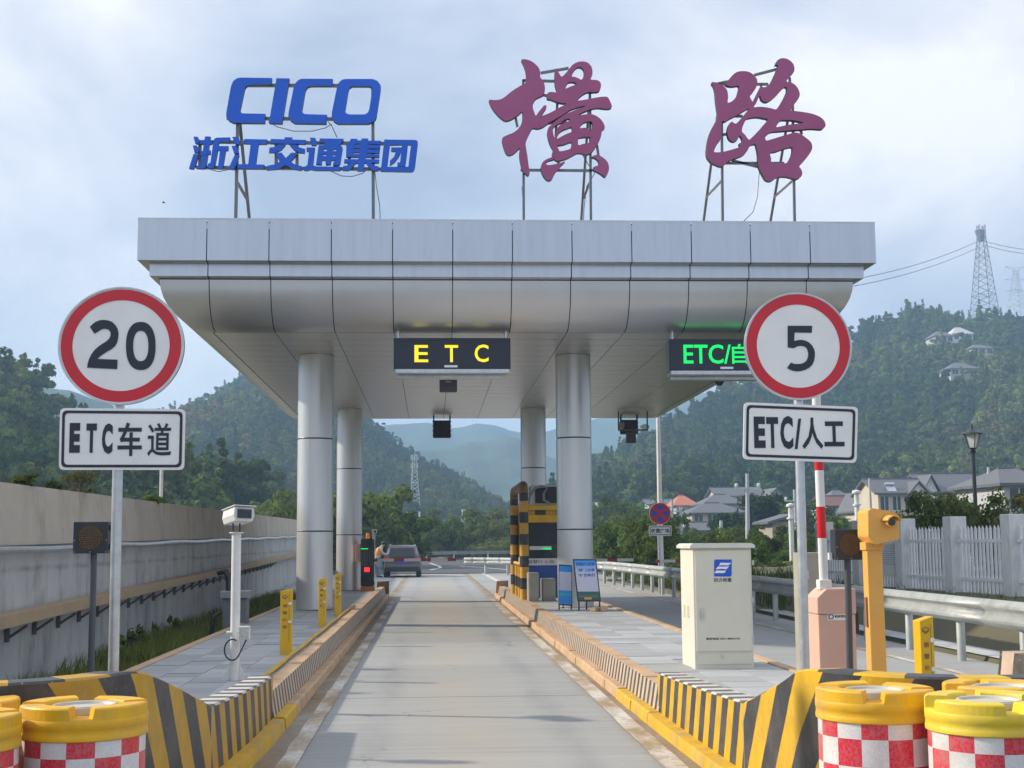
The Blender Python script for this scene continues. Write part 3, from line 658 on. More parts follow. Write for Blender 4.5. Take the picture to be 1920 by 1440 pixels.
# ================================================================== ROOFTOP SIGNS
def zm(ox, oy, s): return lambda pts: [(ox + x / s, oy + y / s) for x, y in pts]
YS = 26.2
fn = lambda px, py: P(px, py, YS)
LS = ['blue_letter', 'blue_side']
cs = thing('rooftop_company_sign', 'blue company sign with four Latin letters above six characters on the canopy roof', 'sign', (P(570, 414, YS).x, YS, zt - .06))
z5 = zm(400, 120, 1920 / 340)
shape('letter', [z5([(290, 143), (620, 148), (612, 215), (400, 218), (360, 222), (335, 245), (325, 280), (283, 480), (287, 510), (310, 522), (550, 527), (545, 622), (210, 620), (160, 595), (135, 550), (137, 510), (185, 240), (210, 180), (250, 150)])], fn, .12, LS, cs)
shape('letter', [z5([(668, 150), (806, 152), (728, 626), (588, 622)])], fn, .12, LS, cs)
shape('letter', [z5([(940, 155), (1265, 157), (1262, 226), (1040, 228), (1000, 238), (980, 265), (970, 300), (938, 490), (945, 515), (970, 530), (1203, 537), (1195, 630), (860, 625), (815, 595), (793, 550), (797, 510), (850, 250), (870, 200), (905, 165)])], fn, .12, LS, cs)
shape('letter', [z5([(1400, 158), (1690, 158), (1740, 180), (1772, 225), (1772, 270), (1728, 560), (1700, 605), (1640, 630), (1320, 630), (1275, 605), (1252, 560), (1255, 510), (1310, 240), (1330, 195), (1365, 165)]),
                 z5([(1470, 232), (1650, 232), (1675, 245), (1682, 275), (1650, 480), (1635, 515), (1600, 533), (1440, 533), (1405, 520), (1395, 495), (1430, 280), (1440, 250)])], fn, .12, LS, cs)
z3 = zm(340, 240, 1920 / 230); z4 = zm(560, 240, 8)
def glyph(parts, zf_):
    """one character from several strokes; each entry is a list of loops (outer, holes...)"""
    objs = [shape('character', [zf_(lp) for lp in (pp if isinstance(pp[0], list) else [pp])], lambda px, py, k=k: P(px, py, YS + .003 * (k % 5)), .09, LS, cs) for k, pp in enumerate(parts)]
    bm = bmesh.new()
    for o in objs: bm.from_mesh(o.data)
    bm.to_mesh(objs[0].data); bm.free()
    for o in objs[1:]: bpy.data.objects.remove(o)
glyph([[(188, 135), (255, 135), (285, 190), (272, 245), (215, 240)], [(178, 272), (240, 270), (272, 320), (268, 385), (205, 385)], [(190, 405), (268, 410), (215, 600), (185, 640), (118, 630)],
       [(370, 130), (455, 132), (390, 590), (360, 635), (248, 630), (255, 588), (300, 588)], [(290, 190), (490, 190), (475, 252), (285, 250)], [(310, 360), (455, 345), (455, 405), (290, 430)],
       [(545, 150), (760, 145), (750, 215), (590, 215), (575, 280), (735, 282), (730, 348), (570, 345), (530, 560), (500, 620), (410, 632), (415, 560), (455, 540), (495, 250), (515, 170)], [(605, 340), (695, 340), (645, 638), (570, 635)]], z3)
glyph([[(795, 138), (870, 135), (905, 175), (925, 255), (845, 255)], [(785, 280), (860, 275), (905, 395), (825, 395)], [(835, 420), (905, 422), (830, 645), (720, 635), (760, 580)],
       [(985, 170), (1342, 178), (1335, 250), (1210, 250), (1165, 570), (1300, 572), (1290, 635), (875, 628), (890, 565), (1045, 565), (1085, 245), (970, 240)]], z3)
glyph([[(1400, 170), (1612, 176), (1620, 143), (1735, 145), (1735, 180), (1950, 185), (1945, 250), (1390, 240)], [(1510, 262), (1630, 262), (1560, 340), (1470, 380), (1370, 380), (1380, 305), (1440, 300)], [(1690, 262), (1810, 262), (1850, 305), (1935, 325), (1930, 390), (1850, 385), (1760, 340)],
       [(1465, 385), (1570, 385), (1635, 470), (1720, 385), (1825, 390), (1710, 525), (1770, 565), (1885, 598), (1880, 662), (1760, 640), (1625, 580), (1500, 640), (1335, 655), (1345, 590), (1450, 570), (1540, 525)]], z3)
glyph([[(168, 145), (248, 145), (270, 200), (265, 258), (190, 258)], [(118, 290), (245, 292), (215, 560), (270, 575), (625, 580), (620, 635), (240, 632), (180, 615), (130, 635), (75, 630), (80, 585), (130, 555), (155, 345), (118, 345)],
       [[(315, 155), (672, 160), (668, 185), (610, 250), (580, 262), (645, 265), (660, 300), (625, 530), (600, 560), (515, 560), (515, 530), (545, 480), (490, 485), (480, 545), (405, 550), (400, 480), (350, 480), (345, 548), (260, 545), (300, 258), (385, 258), (390, 215), (310, 205)],
        [(375, 310), (425, 310), (420, 345), (370, 345)], [(520, 315), (568, 315), (562, 345), (515, 345)], [(368, 390), (415, 390), (410, 420), (362, 420)], [(505, 395), (555, 395), (550, 422), (502, 422)]]], z4)
glyph([[[(785, 160), (880, 162), (870, 185), (940, 185), (942, 155), (1042, 157), (1035, 188), (1238, 190), (1230, 245), (1035, 235), (1030, 250), (1225, 255), (1220, 310), (1030, 305), (1025, 322), (1218, 325), (1212, 375), (1020, 372), (1018, 392), (1212, 397), (1208, 440), (1005, 435), (1000, 465), (1210, 470), (1200, 522), (1080, 520), (1130, 565), (1195, 572), (1190, 640), (1125, 635), (1050, 580), (1010, 525), (985, 525), (980, 640), (880, 640), (895, 525), (850, 530), (800, 590), (750, 635), (660, 632), (665, 570), (730, 560), (770, 520), (680, 518), (685, 465), (895, 468), (900, 435), (710, 432), (715, 265), (705, 240), (755, 215)],
        [(840, 235), (925, 232), (920, 255), (835, 255)], [(825, 300), (915, 298), (912, 318), (820, 318)], [(815, 365), (908, 362), (905, 388), (810, 388)]]], z4)
glyph([[[(1285, 172), (1750, 178), (1785, 195), (1788, 235), (1745, 590), (1725, 640), (1690, 655), (1230, 645)], [(1368, 252), (1685, 246), (1645, 580), (1330, 582)]],
       [(1545, 225), (1640, 225), (1630, 345), (1600, 575), (1480, 572), (1480, 515), (1520, 515), (1540, 345), (1500, 430), (1440, 510), (1365, 560), (1370, 490), (1430, 430), (1460, 350), (1385, 345), (1388, 290), (1545, 290)]], z4)
def bars(root, segs, r=.03, nm='frame'):
    for (a, b_, *dy) in segs:
        d0, d1 = (dy + [0, 0])[:2] if dy else (.14, .14)
        m = MB(); A = P(*a, YS + d0); B = P(*b_, YS + d1)
        # square tube
        dv = (B - A).normalized(); u = dv.cross(Vector((0, 1, 0))).normalized() * r; v = Vector((0, r, 0))
        vs = [A + u + v, A - u + v, A - u - v, A + u - v, B + u + v, B - u + v, B - u - v, B + u - v]
        m.add(vs, [(0, 1, 2, 3), (7, 6, 5, 4), (0, 4, 5, 1), (1, 5, 6, 2), (2, 6, 7, 3), (3, 7, 4, 0)]); m.build(nm, 'frame', root)
bars(cs, [((442, 418), (446, 222)), ((700, 420), (699, 160)), ((440, 160), (705, 161)), ((425, 222), (705, 224)), ((372, 266), (775, 270)), ((368, 314), (770, 318)), ((469, 424), (449, 222), 1.6, .14), ((444, 340), (464, 375), .14, 1.15), ((518, 270), (518, 312)), ((557, 270), (557, 312)), ((655, 270), (655, 316)), ((375, 268), (375, 312))])
def wire(root, pts, r=.008, Y=YS + .2, nm='cable'):
    m = MB(); m.tube([P(x, y, Y) for x, y in pts], r, 5); m.build(nm, 'rubber', root, smooth=True)
wire(cs, [(503, 228), (520, 238), (550, 246), (585, 246), (610, 240), (622, 233)]); wire(cs, [(615, 228), (622, 236), (632, 258)]); wire(cs, [(618, 320), (640, 330), (660, 331), (680, 325), (690, 317)]); wire(cs, [(395, 318), (410, 322), (428, 318)]); wire(cs, [(703, 322), (706, 350), (712, 385), (713, 415)])

zA = zm(900, 100, 1495 / 270); zB = zm(1300, 90, 1440 / 270); LP_ = ['plum', 'plum_side']
c1 = thing('rooftop_character_sign', 'plum red brush character sign in the middle of the canopy roof', 'sign', (P(1040, 414, YS).x, YS, zt - .06), 'plum brush characters on the roof')
H_ = [(430, 65), (475, 62), (530, 80), (580, 115), (612, 155), (628, 205), (625, 245), (650, 280), (670, 325), (675, 370), (662, 425), (620, 450), (582, 470), (555, 515), (548, 560), (560, 600), (578, 645), (600, 620), (640, 570), (665, 542), (685, 540), (690, 565), (668, 600), (642, 645), (700, 628), (760, 600), (830, 560), (897, 522), (850, 515), (800, 502), (740, 478), (700, 470), (695, 440), (705, 410), (740, 400), (795, 400), (780, 330), (775, 250), (778, 180), (787, 155), (810, 185), (845, 240), (880, 215), (915, 175), (955, 125), (1000, 95), (1060, 83), (1115, 95), (1155, 135), (1168, 180), (1165, 225), (1150, 270), (1200, 275), (1240, 290), (1257, 325), (1250, 370), (1230, 395), (1180, 400), (1120, 402), (1070, 425), (1030, 460), (1010, 488), (1060, 485), (1120, 475), (1200, 460), (1270, 450), (1320, 452), (1345, 485), (1370, 550), (1345, 572), (1290, 572), (1230, 565), (1175, 572), (1120, 590), (1060, 615), (1020, 640), (1080, 635), (1150, 630), (1200, 645), (1250, 680), (1285, 730), (1296, 775), (1268, 800), (1260, 850), (1240, 910), (1215, 950), (1185, 1000), (1145, 1035), (1100, 1052), (1060, 1038), (1010, 1035), (970, 1055), (915, 1085), (860, 1105), (810, 1115), (780, 1105), (765, 1080), (750, 1060), (750, 1030), (760, 1005), (735, 960), (712, 900), (700, 840), (703, 790), (720, 760), (760, 725), (800, 690), (850, 655), (910, 620), (960, 600), (1010, 580), (1060, 565), (1097, 545), (1050, 550), (980, 570), (930, 590), (880, 625), (820, 660), (770, 690), (720, 715), (690, 738), (650, 765), (600, 780), (548, 775), (520, 820), (495, 870), (475, 930), (480, 990), (492, 1060), (502, 1140), (512, 1210), (515, 1250), (500, 1268), (480, 1255), (450, 1220), (428, 1170), (413, 1100), (408, 1040), (412, 985), (380, 1015), (340, 1045), (300, 1055), (270, 1035), (250, 990), (235, 940), (228, 900), (240, 870), (290, 845), (340, 825), (390, 790), (425, 740), (440, 680), (442, 605), (400, 635), (350, 670), (310, 690), (270, 698), (230, 680), (180, 635), (135, 580), (105, 525), (95, 483), (150, 485), (210, 478), (260, 450), (320, 400), (380, 360), (440, 325), (472, 305), (478, 250), (475, 190), (462, 140), (445, 100)]
HH = [[(955, 238), (965, 200), (990, 160), (1025, 140), (1060, 150), (1080, 185), (1075, 235), (1055, 272), (1020, 258), (990, 245)], [(890, 365), (900, 330), (920, 300), (960, 295), (985, 300), (1005, 315), (965, 335), (925, 350)],
      [(843, 712), (880, 688), (915, 678), (935, 685), (920, 705), (880, 710)], [(757, 800), (765, 770), (790, 745), (840, 722), (885, 714), (850, 735), (815, 760), (795, 800), (780, 860), (768, 862)],
      [(800, 885), (820, 830), (855, 800), (900, 780), (950, 765), (955, 790), (950, 815), (900, 835), (850, 860)], [(800, 960), (870, 945), (948, 920), (948, 960), (935, 990), (880, 1008), (828, 1015), (815, 990)],
      [(1040, 775), (1055, 740), (1085, 715), (1135, 705), (1165, 715), (1168, 760), (1160, 805), (1138, 805), (1120, 780), (1085, 772)], [(1022, 885), (1060, 870), (1145, 868), (1140, 900), (1125, 930), (1070, 940), (1022, 950)]]
shape('character', [zA(H_)] + [zA(h) for h in HH], fn, .12, LP_, c1, smooth=True)
shape('stroke', [zA([(765, 1075), (700, 1095), (655, 1125), (632, 1175), (637, 1225), (660, 1275), (690, 1310), (722, 1320), (750, 1300), (775, 1250), (800, 1215), (825, 1200), (835, 1175), (865, 1145), (883, 1122), (830, 1138), (770, 1152), (710, 1160), (688, 1148), (690, 1130), (720, 1112), (770, 1098)])], fn, .12, LP_, c1, smooth=True)
shape('stroke', [zA([(1160, 1075), (1200, 1055), (1250, 1065), (1300, 1100), (1330, 1140), (1340, 1190), (1330, 1240), (1300, 1282), (1260, 1255), (1210, 1225), (1172, 1205), (1175, 1185), (1200, 1170), (1225, 1165), (1232, 1130), (1215, 1100), (1185, 1082)])], fn, .12, LP_, c1, smooth=True)
bars(c1, [((982, 420), (981, 150)), ((1108, 422), (1106, 172)), ((980, 151), (1110, 154)), ((976, 319), (1110, 320)), ((1089, 424), (1106, 172), 1.5, .14), ((1094, 372), (1107, 340), 1.2, .14), ((1014, 137), (1066, 128)), ((1045, 190), (1042, 255)), ((966, 218), (970, 238)), ((1018, 178), (1026, 180)), ((1024, 232), (1062, 227)), ((1119, 272), (1122, 292)), ((1046, 298), (1047, 306)), ((982, 378), (980, 350), .9, .14)], .024)
wire(c1, [(1092, 290), (1105, 312), (1115, 325), (1100, 350), (1095, 390), (1094, 415)])
c2 = thing('rooftop_character_sign', 'plum red brush character sign nearest the right end of the canopy roof', 'sign', (P(1430, 414, YS).x, YS, zt - .06), 'plum brush characters on the roof')
L_ = [(185, 345), (205, 340), (260, 355), (310, 385), (340, 430), (348, 490), (345, 545), (390, 530), (430, 485), (450, 430), (455, 378), (400, 382), (350, 378), (325, 355), (355, 315), (400, 265), (440, 238), (500, 230), (560, 240), (610, 275), (640, 325), (632, 385), (600, 440), (567, 480), (580, 515), (595, 535), (620, 490), (655, 420), (680, 370), (690, 340), (692, 388), (730, 385), (775, 340), (810, 270), (835, 215), (848, 185), (840, 165), (822, 170), (835, 130), (870, 105), (915, 102), (960, 120), (1000, 160), (1012, 210), (1000, 250), (970, 275), (945, 310), (935, 335), (980, 345), (1020, 370), (1050, 410), (1065, 460), (1055, 500), (1025, 545), (1000, 575), (985, 600), (965, 625), (1020, 630), (1100, 640), (1180, 655), (1240, 675), (1290, 705), (1318, 745), (1322, 780), (1300, 805), (1270, 812), (1180, 806), (1080, 815), (980, 822), (860, 832), (780, 840), (740, 868), (720, 890), (720, 905), (732, 925), (790, 910), (870, 885), (950, 862), (1015, 845), (1070, 858), (1130, 900), (1175, 940), (1190, 985), (1180, 1030), (1140, 1090), (1090, 1150), (1060, 1185), (1080, 1215), (1090, 1255), (1075, 1290), (1040, 1310), (1000, 1305), (950, 1290), (890, 1285), (840, 1292), (800, 1320), (770, 1332), (730, 1322), (700, 1280), (660, 1200), (648, 1130), (645, 1060), (632, 990), (620, 960), (570, 975), (545, 1020), (510, 1065), (460, 1090), (400, 1110), (350, 1130), (315, 1165), (280, 1185), (220, 1165), (165, 1130), (135, 1080), (132, 1020), (140, 950), (155, 880), (180, 815), (215, 750), (240, 700), (245, 660), (235, 600), (225, 520), (218, 440), (205, 385)]
LH = [[(605, 590), (630, 550), (665, 475), (680, 510), (705, 532), (740, 538), (790, 510), (840, 465), (880, 420), (915, 388), (935, 395), (935, 430), (910, 490), (870, 560), (828, 612), (780, 602), (710, 590), (650, 588)],
      [(285, 740), (320, 735), (370, 705), (430, 675), (550, 605), (530, 640), (485, 695), (435, 750), (410, 752), (385, 737), (355, 765), (340, 820), (345, 880), (365, 915), (400, 935), (440, 920), (465, 875), (490, 915), (480, 945), (458, 955), (465, 985), (420, 1005), (350, 1025), (280, 1040), (210, 1040), (215, 1010), (240, 960), (275, 905)],
      [(485, 822), (525, 720), (570, 698), (640, 690), (700, 700), (745, 715), (700, 770), (640, 840), (590, 890), (555, 915), (520, 870)], [(830, 788), (875, 725), (930, 720), (1000, 722), (1100, 745), (1050, 755), (950, 768), (880, 782)],
      [(768, 1050), (830, 1035), (900, 1010), (980, 990), (992, 1010), (985, 1060), (960, 1115), (930, 1150), (860, 1150), (785, 1145), (778, 1100)]]
shape('character', [zB(L_)] + [zB(h) for h in LH], fn, .12, LP_, c2, smooth=True)
bars(c2, [((1355, 424), (1353, 215)), ((1490, 424), (1486, 195)), ((1318, 424), (1350, 180), 1.6, .14), ((1443, 424), (1482, 195), 1.6, .14), ((1356, 306), (1470, 306)), ((1340, 158), (1440, 158)), ((1414, 141), (1456, 130)), ((1324, 370), (1353, 339), 1.2, .14), ((1451, 370), (1486, 339), 1.2, .14), ((1372, 218), (1392, 218)), ((1354, 253), (1366, 251)), ((1480, 145), (1481, 155)), ((1501, 244), (1503, 252)), ((1372, 301), (1422, 313)), ((1333, 160), (1364, 153))], .024)
wire(c2, [(1424, 318), (1420, 370), (1412, 398), (1394, 415)])
# ================================================================== THINGS ON AND UNDER THE CANOPY
def led_sign(x0p, x1p, ytop, ybot, Y, label, word, boxes, m, nm):
    a = P(x0p, ybot, Y); b = P(x1p, ytop, Y)
    t = thing('lane_display', label, 'display', ((a.x + b.x) / 2, Y, a.z), 'lane displays under the canopy edge')
    c = MB(); c.box(a.x, b.x, Y, Y + .34, a.z, b.z); c.build('housing', mat('display_housing', (.30, .32, .33), .45, .3), t, bevel=.01)
    c = MB(); c.box(a.x + .012, b.x - .012, Y - .006, Y + .002, a.z + .012, b.z - .012); c.build('screen', 'screen', t)
    c = MB(); bw = .03
    for (p, q, r, s) in ((a.x, b.x, b.z - bw, b.z), (a.x, b.x, a.z, a.z + bw), (a.x, a.x + bw, a.z + bw, b.z - bw), (b.x - bw, b.x, a.z + bw, b.z - bw)): c.box(p, q, Y - .016, Y + .004, r, s)
    c.build('frame', 'navy', t)
    c = MB(); c.box(a.x + .03, b.x - .02, Y - .02, Y + .46, a.z - .075, a.z - .002); c.box(a.x + .07, b.x - .08, Y + .25, Y + .5, a.z - .14, a.z - .076); c.build('bottom_rail', 'steel', t, bevel=.008)
    for x in (a.x + .08, b.x - .08):
        c = MB(); c.box(x - .015, x + .015, Y + .05, Y + .09, b.z, ZS + .35); c.box(x - .025, x + .025, Y + .2, Y + .26, b.z, ZS + .05); c.build('hanger', 'steel', t)
    for s, bx in boxes: ptext('lettering', s, bx, Y - .007, m, t, .012)
    q = P((x0p + x1p) / 2 - 2, ybot - 5, Y); c = MB(); c.box(q.x - .12, q.x + .12, Y - .02, Y - .0165, q.z - .02, q.z + .02); c.build('maker_label', 'white_sign', t)
    return t
led_sign(738, 957, 634, 692, 25.0, 'long dark display with three yellow letters above the lane', 'ETC', [('E', (777, 647, 803, 679)), ('T', (834, 647, 859, 679)), ('C', (890, 646, 916, 679))], 'led_y', '')
led_sign(1255, 1474, 636, 695, 25.0, 'dark display with green letters partly hidden behind the 5 sign', 'ETC/', [('ETC/', (1282, 646, 1370, 682)), ('自', (1373, 645, 1402, 682))], 'led_g', '')
def rsu(px0, px1, py0, py1, Y, label):
    a = P(px0, py1, Y); b = P(px1, py0, Y)
    t = thing('antenna_box', label, 'antenna', ((a.x + b.x) / 2, Y, a.z))
    c = MB(); c.prism(rrect(a.x, a.z, b.x, b.z, .025), Y, Y + .1); c.build('housing', mat('antenna_grey', (.115, .12, .13), .5), t, bevel=.008)
    c = MB(); c.tube([((a.x + b.x) / 2, Y + .1, b.z - .1), ((a.x + b.x) / 2, Y + .2, b.z + .05), ((a.x + b.x) / 2, Y + .22, ZS)], .022, 8); c.build('bracket', 'steel', t)
    m = (a.x + b.x) / 2; c = MB(); c.box(m - .055, m + .055, Y - .003, Y + .001, (a.z + b.z) / 2 - .012, (a.z + b.z) / 2 + .012); c.build('maker_label', 'steel', t)
rsu(824, 857, 697, 735, 26.2, 'small dark grey antenna box hanging below the yellow display')
def signal_back(px0, px1, py0, py1, Y, label):
    a = P(px0, py1, Y); b = P(px1, py0, Y)
    t = thing('lane_signal', label, 'traffic light', ((a.x + b.x) / 2, Y, a.z), 'lane signals seen from behind')
    c = MB(); c.box(a.x, b.x, Y, Y + .16, a.z, b.z); c.build('housing', 'black', t, bevel=.01)
    for x in (a.x + .02, b.x - .02): c = MB(); c.box(x - .022, x + .022, Y + .03, Y + .09, a.z + .03, ZS + .01); c.build('arm', 'black', t)
    for k in range(4):
        for x in (a.x - .012, b.x + .012): c = MB(); c.box(x - .012, x + .012, Y + .04, Y + .08, a.z + .06 + k * .14, a.z + .09 + k * .14); c.build('clip', 'black', t)
signal_back(812, 845, 788, 821, 41.6, 'black square lane signal hanging from the rear canopy edge above the lane')
signal_back(1164, 1196, 787, 814, 41.6, 'black square lane signal behind the camera bracket above the right lane')
q = P(1182, 800, 40.5); t = thing('camera_bracket', 'steel bracket with cameras hanging from the canopy over the right lane', 'camera bracket', (q.x, 40.5, q.z))
a, b_ = P(1160, 806, 40.5), P(1214, 806, 40.5)
for x in (a.x, b_.x): c = MB(); c.box(x - .02, x + .02, 40.48, 40.52, a.z - .02, ZS + .01); c.build('hanger', 'steel_dark', t)
c = MB(); c.box(a.x, b_.x, 40.46, 40.5, a.z - .03, a.z + .02); c.build('crossbar', 'rust', t)
p = P(1166, 796, 40.4); c = MB(); c.box(p.x - .05, p.x + .05, 40.2, 40.6, p.z - .12, p.z + .06); c.build('camera', 'khaki', t, bevel=.02)
p = P(1183, 822, 40.3); c = MB(); c.box(p.x - .14, p.x + .14, 40.2, 40.4, p.z - .14, p.z + .16); c.build('detector', mat('detector_brown', (.10, .085, .075), .5), t, bevel=.015)
q = P(1349, 712, 26.0); t = thing('dome_camera', 'black dome camera under the green display', 'camera', (q.x, 26, q.z))
c = MB(); c.lathe([(.0, -.12), (.05, -.105), (.085, -.06), (.09, 0), (.09, .08), (.06, .1), (0, .1)], 20, (q.x, 26, q.z)); c.build('dome', 'black', t, smooth=True)
c = MB(); c.tube([(q.x, 26, q.z + .1), (q.x, 26, q.z + .14), (q.x + .9, 26.1, q.z + .13), (q.x + .9, 26.1, ZS)], .025, 8); c.build('arm', 'steel_dark', t)

# ================================================================== ROAD SIGNS
def pole(mb, x, y, z0, z1, r): mb.lathe([(r, z0), (r, z1), (0, z1)], 20, (x, y, 0))
def px_poly(pts, Y): return [(v.x, v.z) for v in (P(a, b, Y) for a, b in pts)]
def speed_sign(Y, c, r, rx, ri, ring_out, pole_px, pole_r, plate, border, digits, words, label):
    ce = P(*c, Y); m = Y / F
    base = P(pole_px[2], pole_px[3], Y + .06)
    t = thing('speed_limit_sign', label, 'road sign', (base.x, Y + .06, ZI), 'speed limit signs at the lane entry')
    s = MB(); top = P(pole_px[0], pole_px[1], Y + .06); s.tube([(base.x + (base.x - top.x) * .0, Y + .06, ZI - .02), (top.x, Y + .06, top.z)], pole_r, 20); s.build('pole', 'steel', t, smooth=True)
    s = MB(); s.box(base.x - .1, base.x + .1, Y - .04, Y + .16, ZI - .005, ZI + .015); s.build('base_plate', 'steel', t)
    s = MB(); R_ = r * m; X_ = rx * m; s.prism(disc(ce.x, ce.z, X_, R_, 72), Y, Y + .012); s.build('disc', 'steel', t)
    s = MB(); o = disc(ce.x, ce.z, X_, R_, 72); i1 = disc(ce.x, ce.z, X_ * .975, R_ * .975, 72); vs_o = [(x, Y + .03, z) for x, z in o]
    ring(s, o, i1, Y - .010); n = 72; s.add([(x, Y - .010, z) for x, z in o] + [(x, Y + .03, z) for x, z in o], [(i, (i + 1) % n, (i + 1) % n + n, i + n) for i in range(n)]); s.build('rim', 'steel', t)
    s = MB(); s.add([(x, Y - .004, z) for x, z in disc(ce.x, ce.z, X_ * .985, R_ * .985, 72)], [tuple(range(72))]); s.build('face', 'white_sign', t)
    s = MB(); k = ring_out; ring(s, disc(ce.x, ce.z, X_ * k, R_ * k, 72), disc(ce.x, ce.z, X_ * ri, R_ * ri, 72), Y - .0065); s.build('red_ring', 'red', t)
    for lp in digits: shape('digit', lp, lambda a, b: P(a, b, Y - .0085), .002, ['navy'], t, smooth='x' if False else False)
    # plate
    pw = px_poly(plate, Y); s = MB()
    def rounded(poly, inset, rad):
        cx = sum(p[0] for p in poly) / 4; cz = sum(p[1] for p in poly) / 4; out_ = []
        q = [Vector(p) for p in poly]
        e = [(q[(i + 1) % 4] - q[i]).normalized() for i in range(4)]
        q = [q[i] + e[i] * inset - e[i - 1] * inset for i in range(4)]
        for i in range(4):
            p0 = q[i] - e[i - 1] * rad; p2 = q[i] + e[i] * rad
            for k in range(7):
                u = k / 6; out_.append(tuple((1 - u) ** 2 * p0 + 2 * u * (1 - u) * q[i] + u * u * p2))
        return out_
    s.prism(rounded(pw, 0, .035), Y, Y + .012); s.build('plate', 'white_sign', t, bevel=.003)
    s = MB(); ring(s, rounded(pw, border[0] * m, .034), rounded(pw, border[1] * m, .028), Y - .003); s.build('border', 'navy', t)
    for wd, bx, bo in words: ptext('lettering', wd, bx, Y - .001, 'navy', t, bo, .003)
    for pz in (P(c[0], c[1] - 40, Y), P(c[0], c[1] + 40, Y)):
        s = MB(); s.box(ce.x - .06, ce.x + .06, Y + .013, Y + .05, pz.z - .02, pz.z + .02); s.build('clamp', 'steel', t)
    return t
z20 = zm(0, 500, 2.88)
d2 = z20([(485, 325), (500, 310), (515, 298), (535, 290), (560, 287), (585, 290), (605, 298), (623, 315), (635, 335), (640, 360), (638, 385), (632, 410), (620, 430), (600, 446), (575, 460), (545, 480), (525, 498), (635, 502), (632, 553), (470, 545), (474, 520), (480, 500), (492, 475), (510, 450), (530, 432), (555, 415), (575, 402), (590, 388), (597, 372), (597, 355), (588, 342), (575, 336), (560, 335), (545, 340), (530, 350), (510, 362)])
def ell(cx, cy, rx, ry, n=36): return [(cx + rx * math.copysign(abs(math.cos(a)) ** .85, math.cos(a)), cy + ry * math.copysign(abs(math.sin(a)) ** .85, math.sin(a))) for a in (2 * math.pi * i / n for i in range(n))]
speed_sign(9.1, (227.5, 648), 111, 116, .77, .955, (226, 640, 213, 1255), .034, [(110, 881), (345, 881), (347.5, 767), (112.5, 765)], (4.5, 9.5),
           [[d2], [z20(ell(760, 428, 80, 130)), z20(ell(760, 428, 41, 82))]],
           [('E', (129.5, 793, 151, 849), .06), ('T', (161, 794, 182, 849), .05), ('C', (190.5, 794, 212, 851), .05), ('车', (220, 792, 267, 855), .02), ('道', (276, 793, 322, 855), .012)],
           'round white and red 20 speed sign with a white plate on the left island')
z55 = zm(1360, 520, 1833 / 560)
speed_sign(10.0, (1496.5, 649), 104, 104, .775, .965, (1494, 640, 1509, 1255), .034, [(1393, 861), (1606, 868), (1609, 763), (1395, 754)], (5, 10),
           [[z55([(383, 297), (533, 297), (531, 340), (425, 338), (423, 390), (445, 385), (465, 383), (492, 388), (515, 400), (533, 418), (545, 440), (550, 462), (550, 485), (545, 512), (535, 535), (515, 555), (490, 568), (465, 575), (440, 577), (415, 573), (395, 566), (380, 556), (402, 522), (420, 530), (440, 532), (462, 531), (480, 525), (497, 513), (505, 497), (509, 478), (508, 460), (503, 443), (495, 430), (480, 422), (460, 420), (440, 424), (420, 435), (383, 430)])]],
           [('E', (1414.5, 781, 1434, 840), .05), ('T', (1438, 782, 1458.5, 840), .04), ('C', (1464, 780, 1486, 842), .04), ('/', (1490, 785, 1502, 842), .03), ('人', (1504.5, 783, 1542, 842), .025), ('工', (1546, 790, 1582, 837), .035)],
           'round white and red 5 speed sign with a white plate on the right island')
# no-stopping sign far right
Yn = 43.0; ce = P(1237.5, 963, Yn); t = thing('no_stopping_sign', 'round blue and red no stopping sign with small white plate behind the guardrail', 'road sign', (ce.x - .05, Yn, .1))
s = MB(); s.tube([(ce.x - .04, Yn + .06, -.02), (ce.x - .04, Yn + .06, ce.z + .25)], .045, 12); s.build('pole', 'steel', t, smooth=True)
rr = 20.5 * Yn / F; s = MB(); s.prism(disc(ce.x, ce.z, rr, rr), Yn, Yn + .015); s.build('disc', 'white_sign', t)
s = MB(); s.add([(x, Yn - .003, z) for x, z in disc(ce.x, ce.z, rr * .97)], [tuple(range(48))]); s.build('red_face', 'red', t)
for k in range(4):
    a0 = R(90 * k); pts = [(rr * .19 * math.cos(a0), rr * .19 * math.sin(a0))]
    for j in range(7): a = a0 + R(-30 + 10 * j); pts.append((rr * .74 * math.cos(a), rr * .74 * math.sin(a)))
    s = MB(); s.add([(ce.x + x, Yn - .006, ce.z + z) for x, z in pts], [tuple(range(8))]); s.build('blue_field', 'blue_sign', t)
a, b_ = P(1217, 1005, Yn), P(1259, 985.5, Yn); s = MB(); s.prism(rrect(a.x, a.z, b_.x, b_.z, .04), Yn, Yn + .015); s.build('plate', 'white_sign', t)
s = MB(); ring(s, rrect(a.x + .025, a.z + .025, b_.x - .025, b_.z - .025, .03), rrect(a.x + .045, a.z + .045, b_.x - .045, b_.z - .045, .025), Yn - .003); s.build('border', 'navy', t)
ptext('lettering', '收费广场', (1221, 991, 1255, 1000), Yn - .002, 'navy', t, .02)
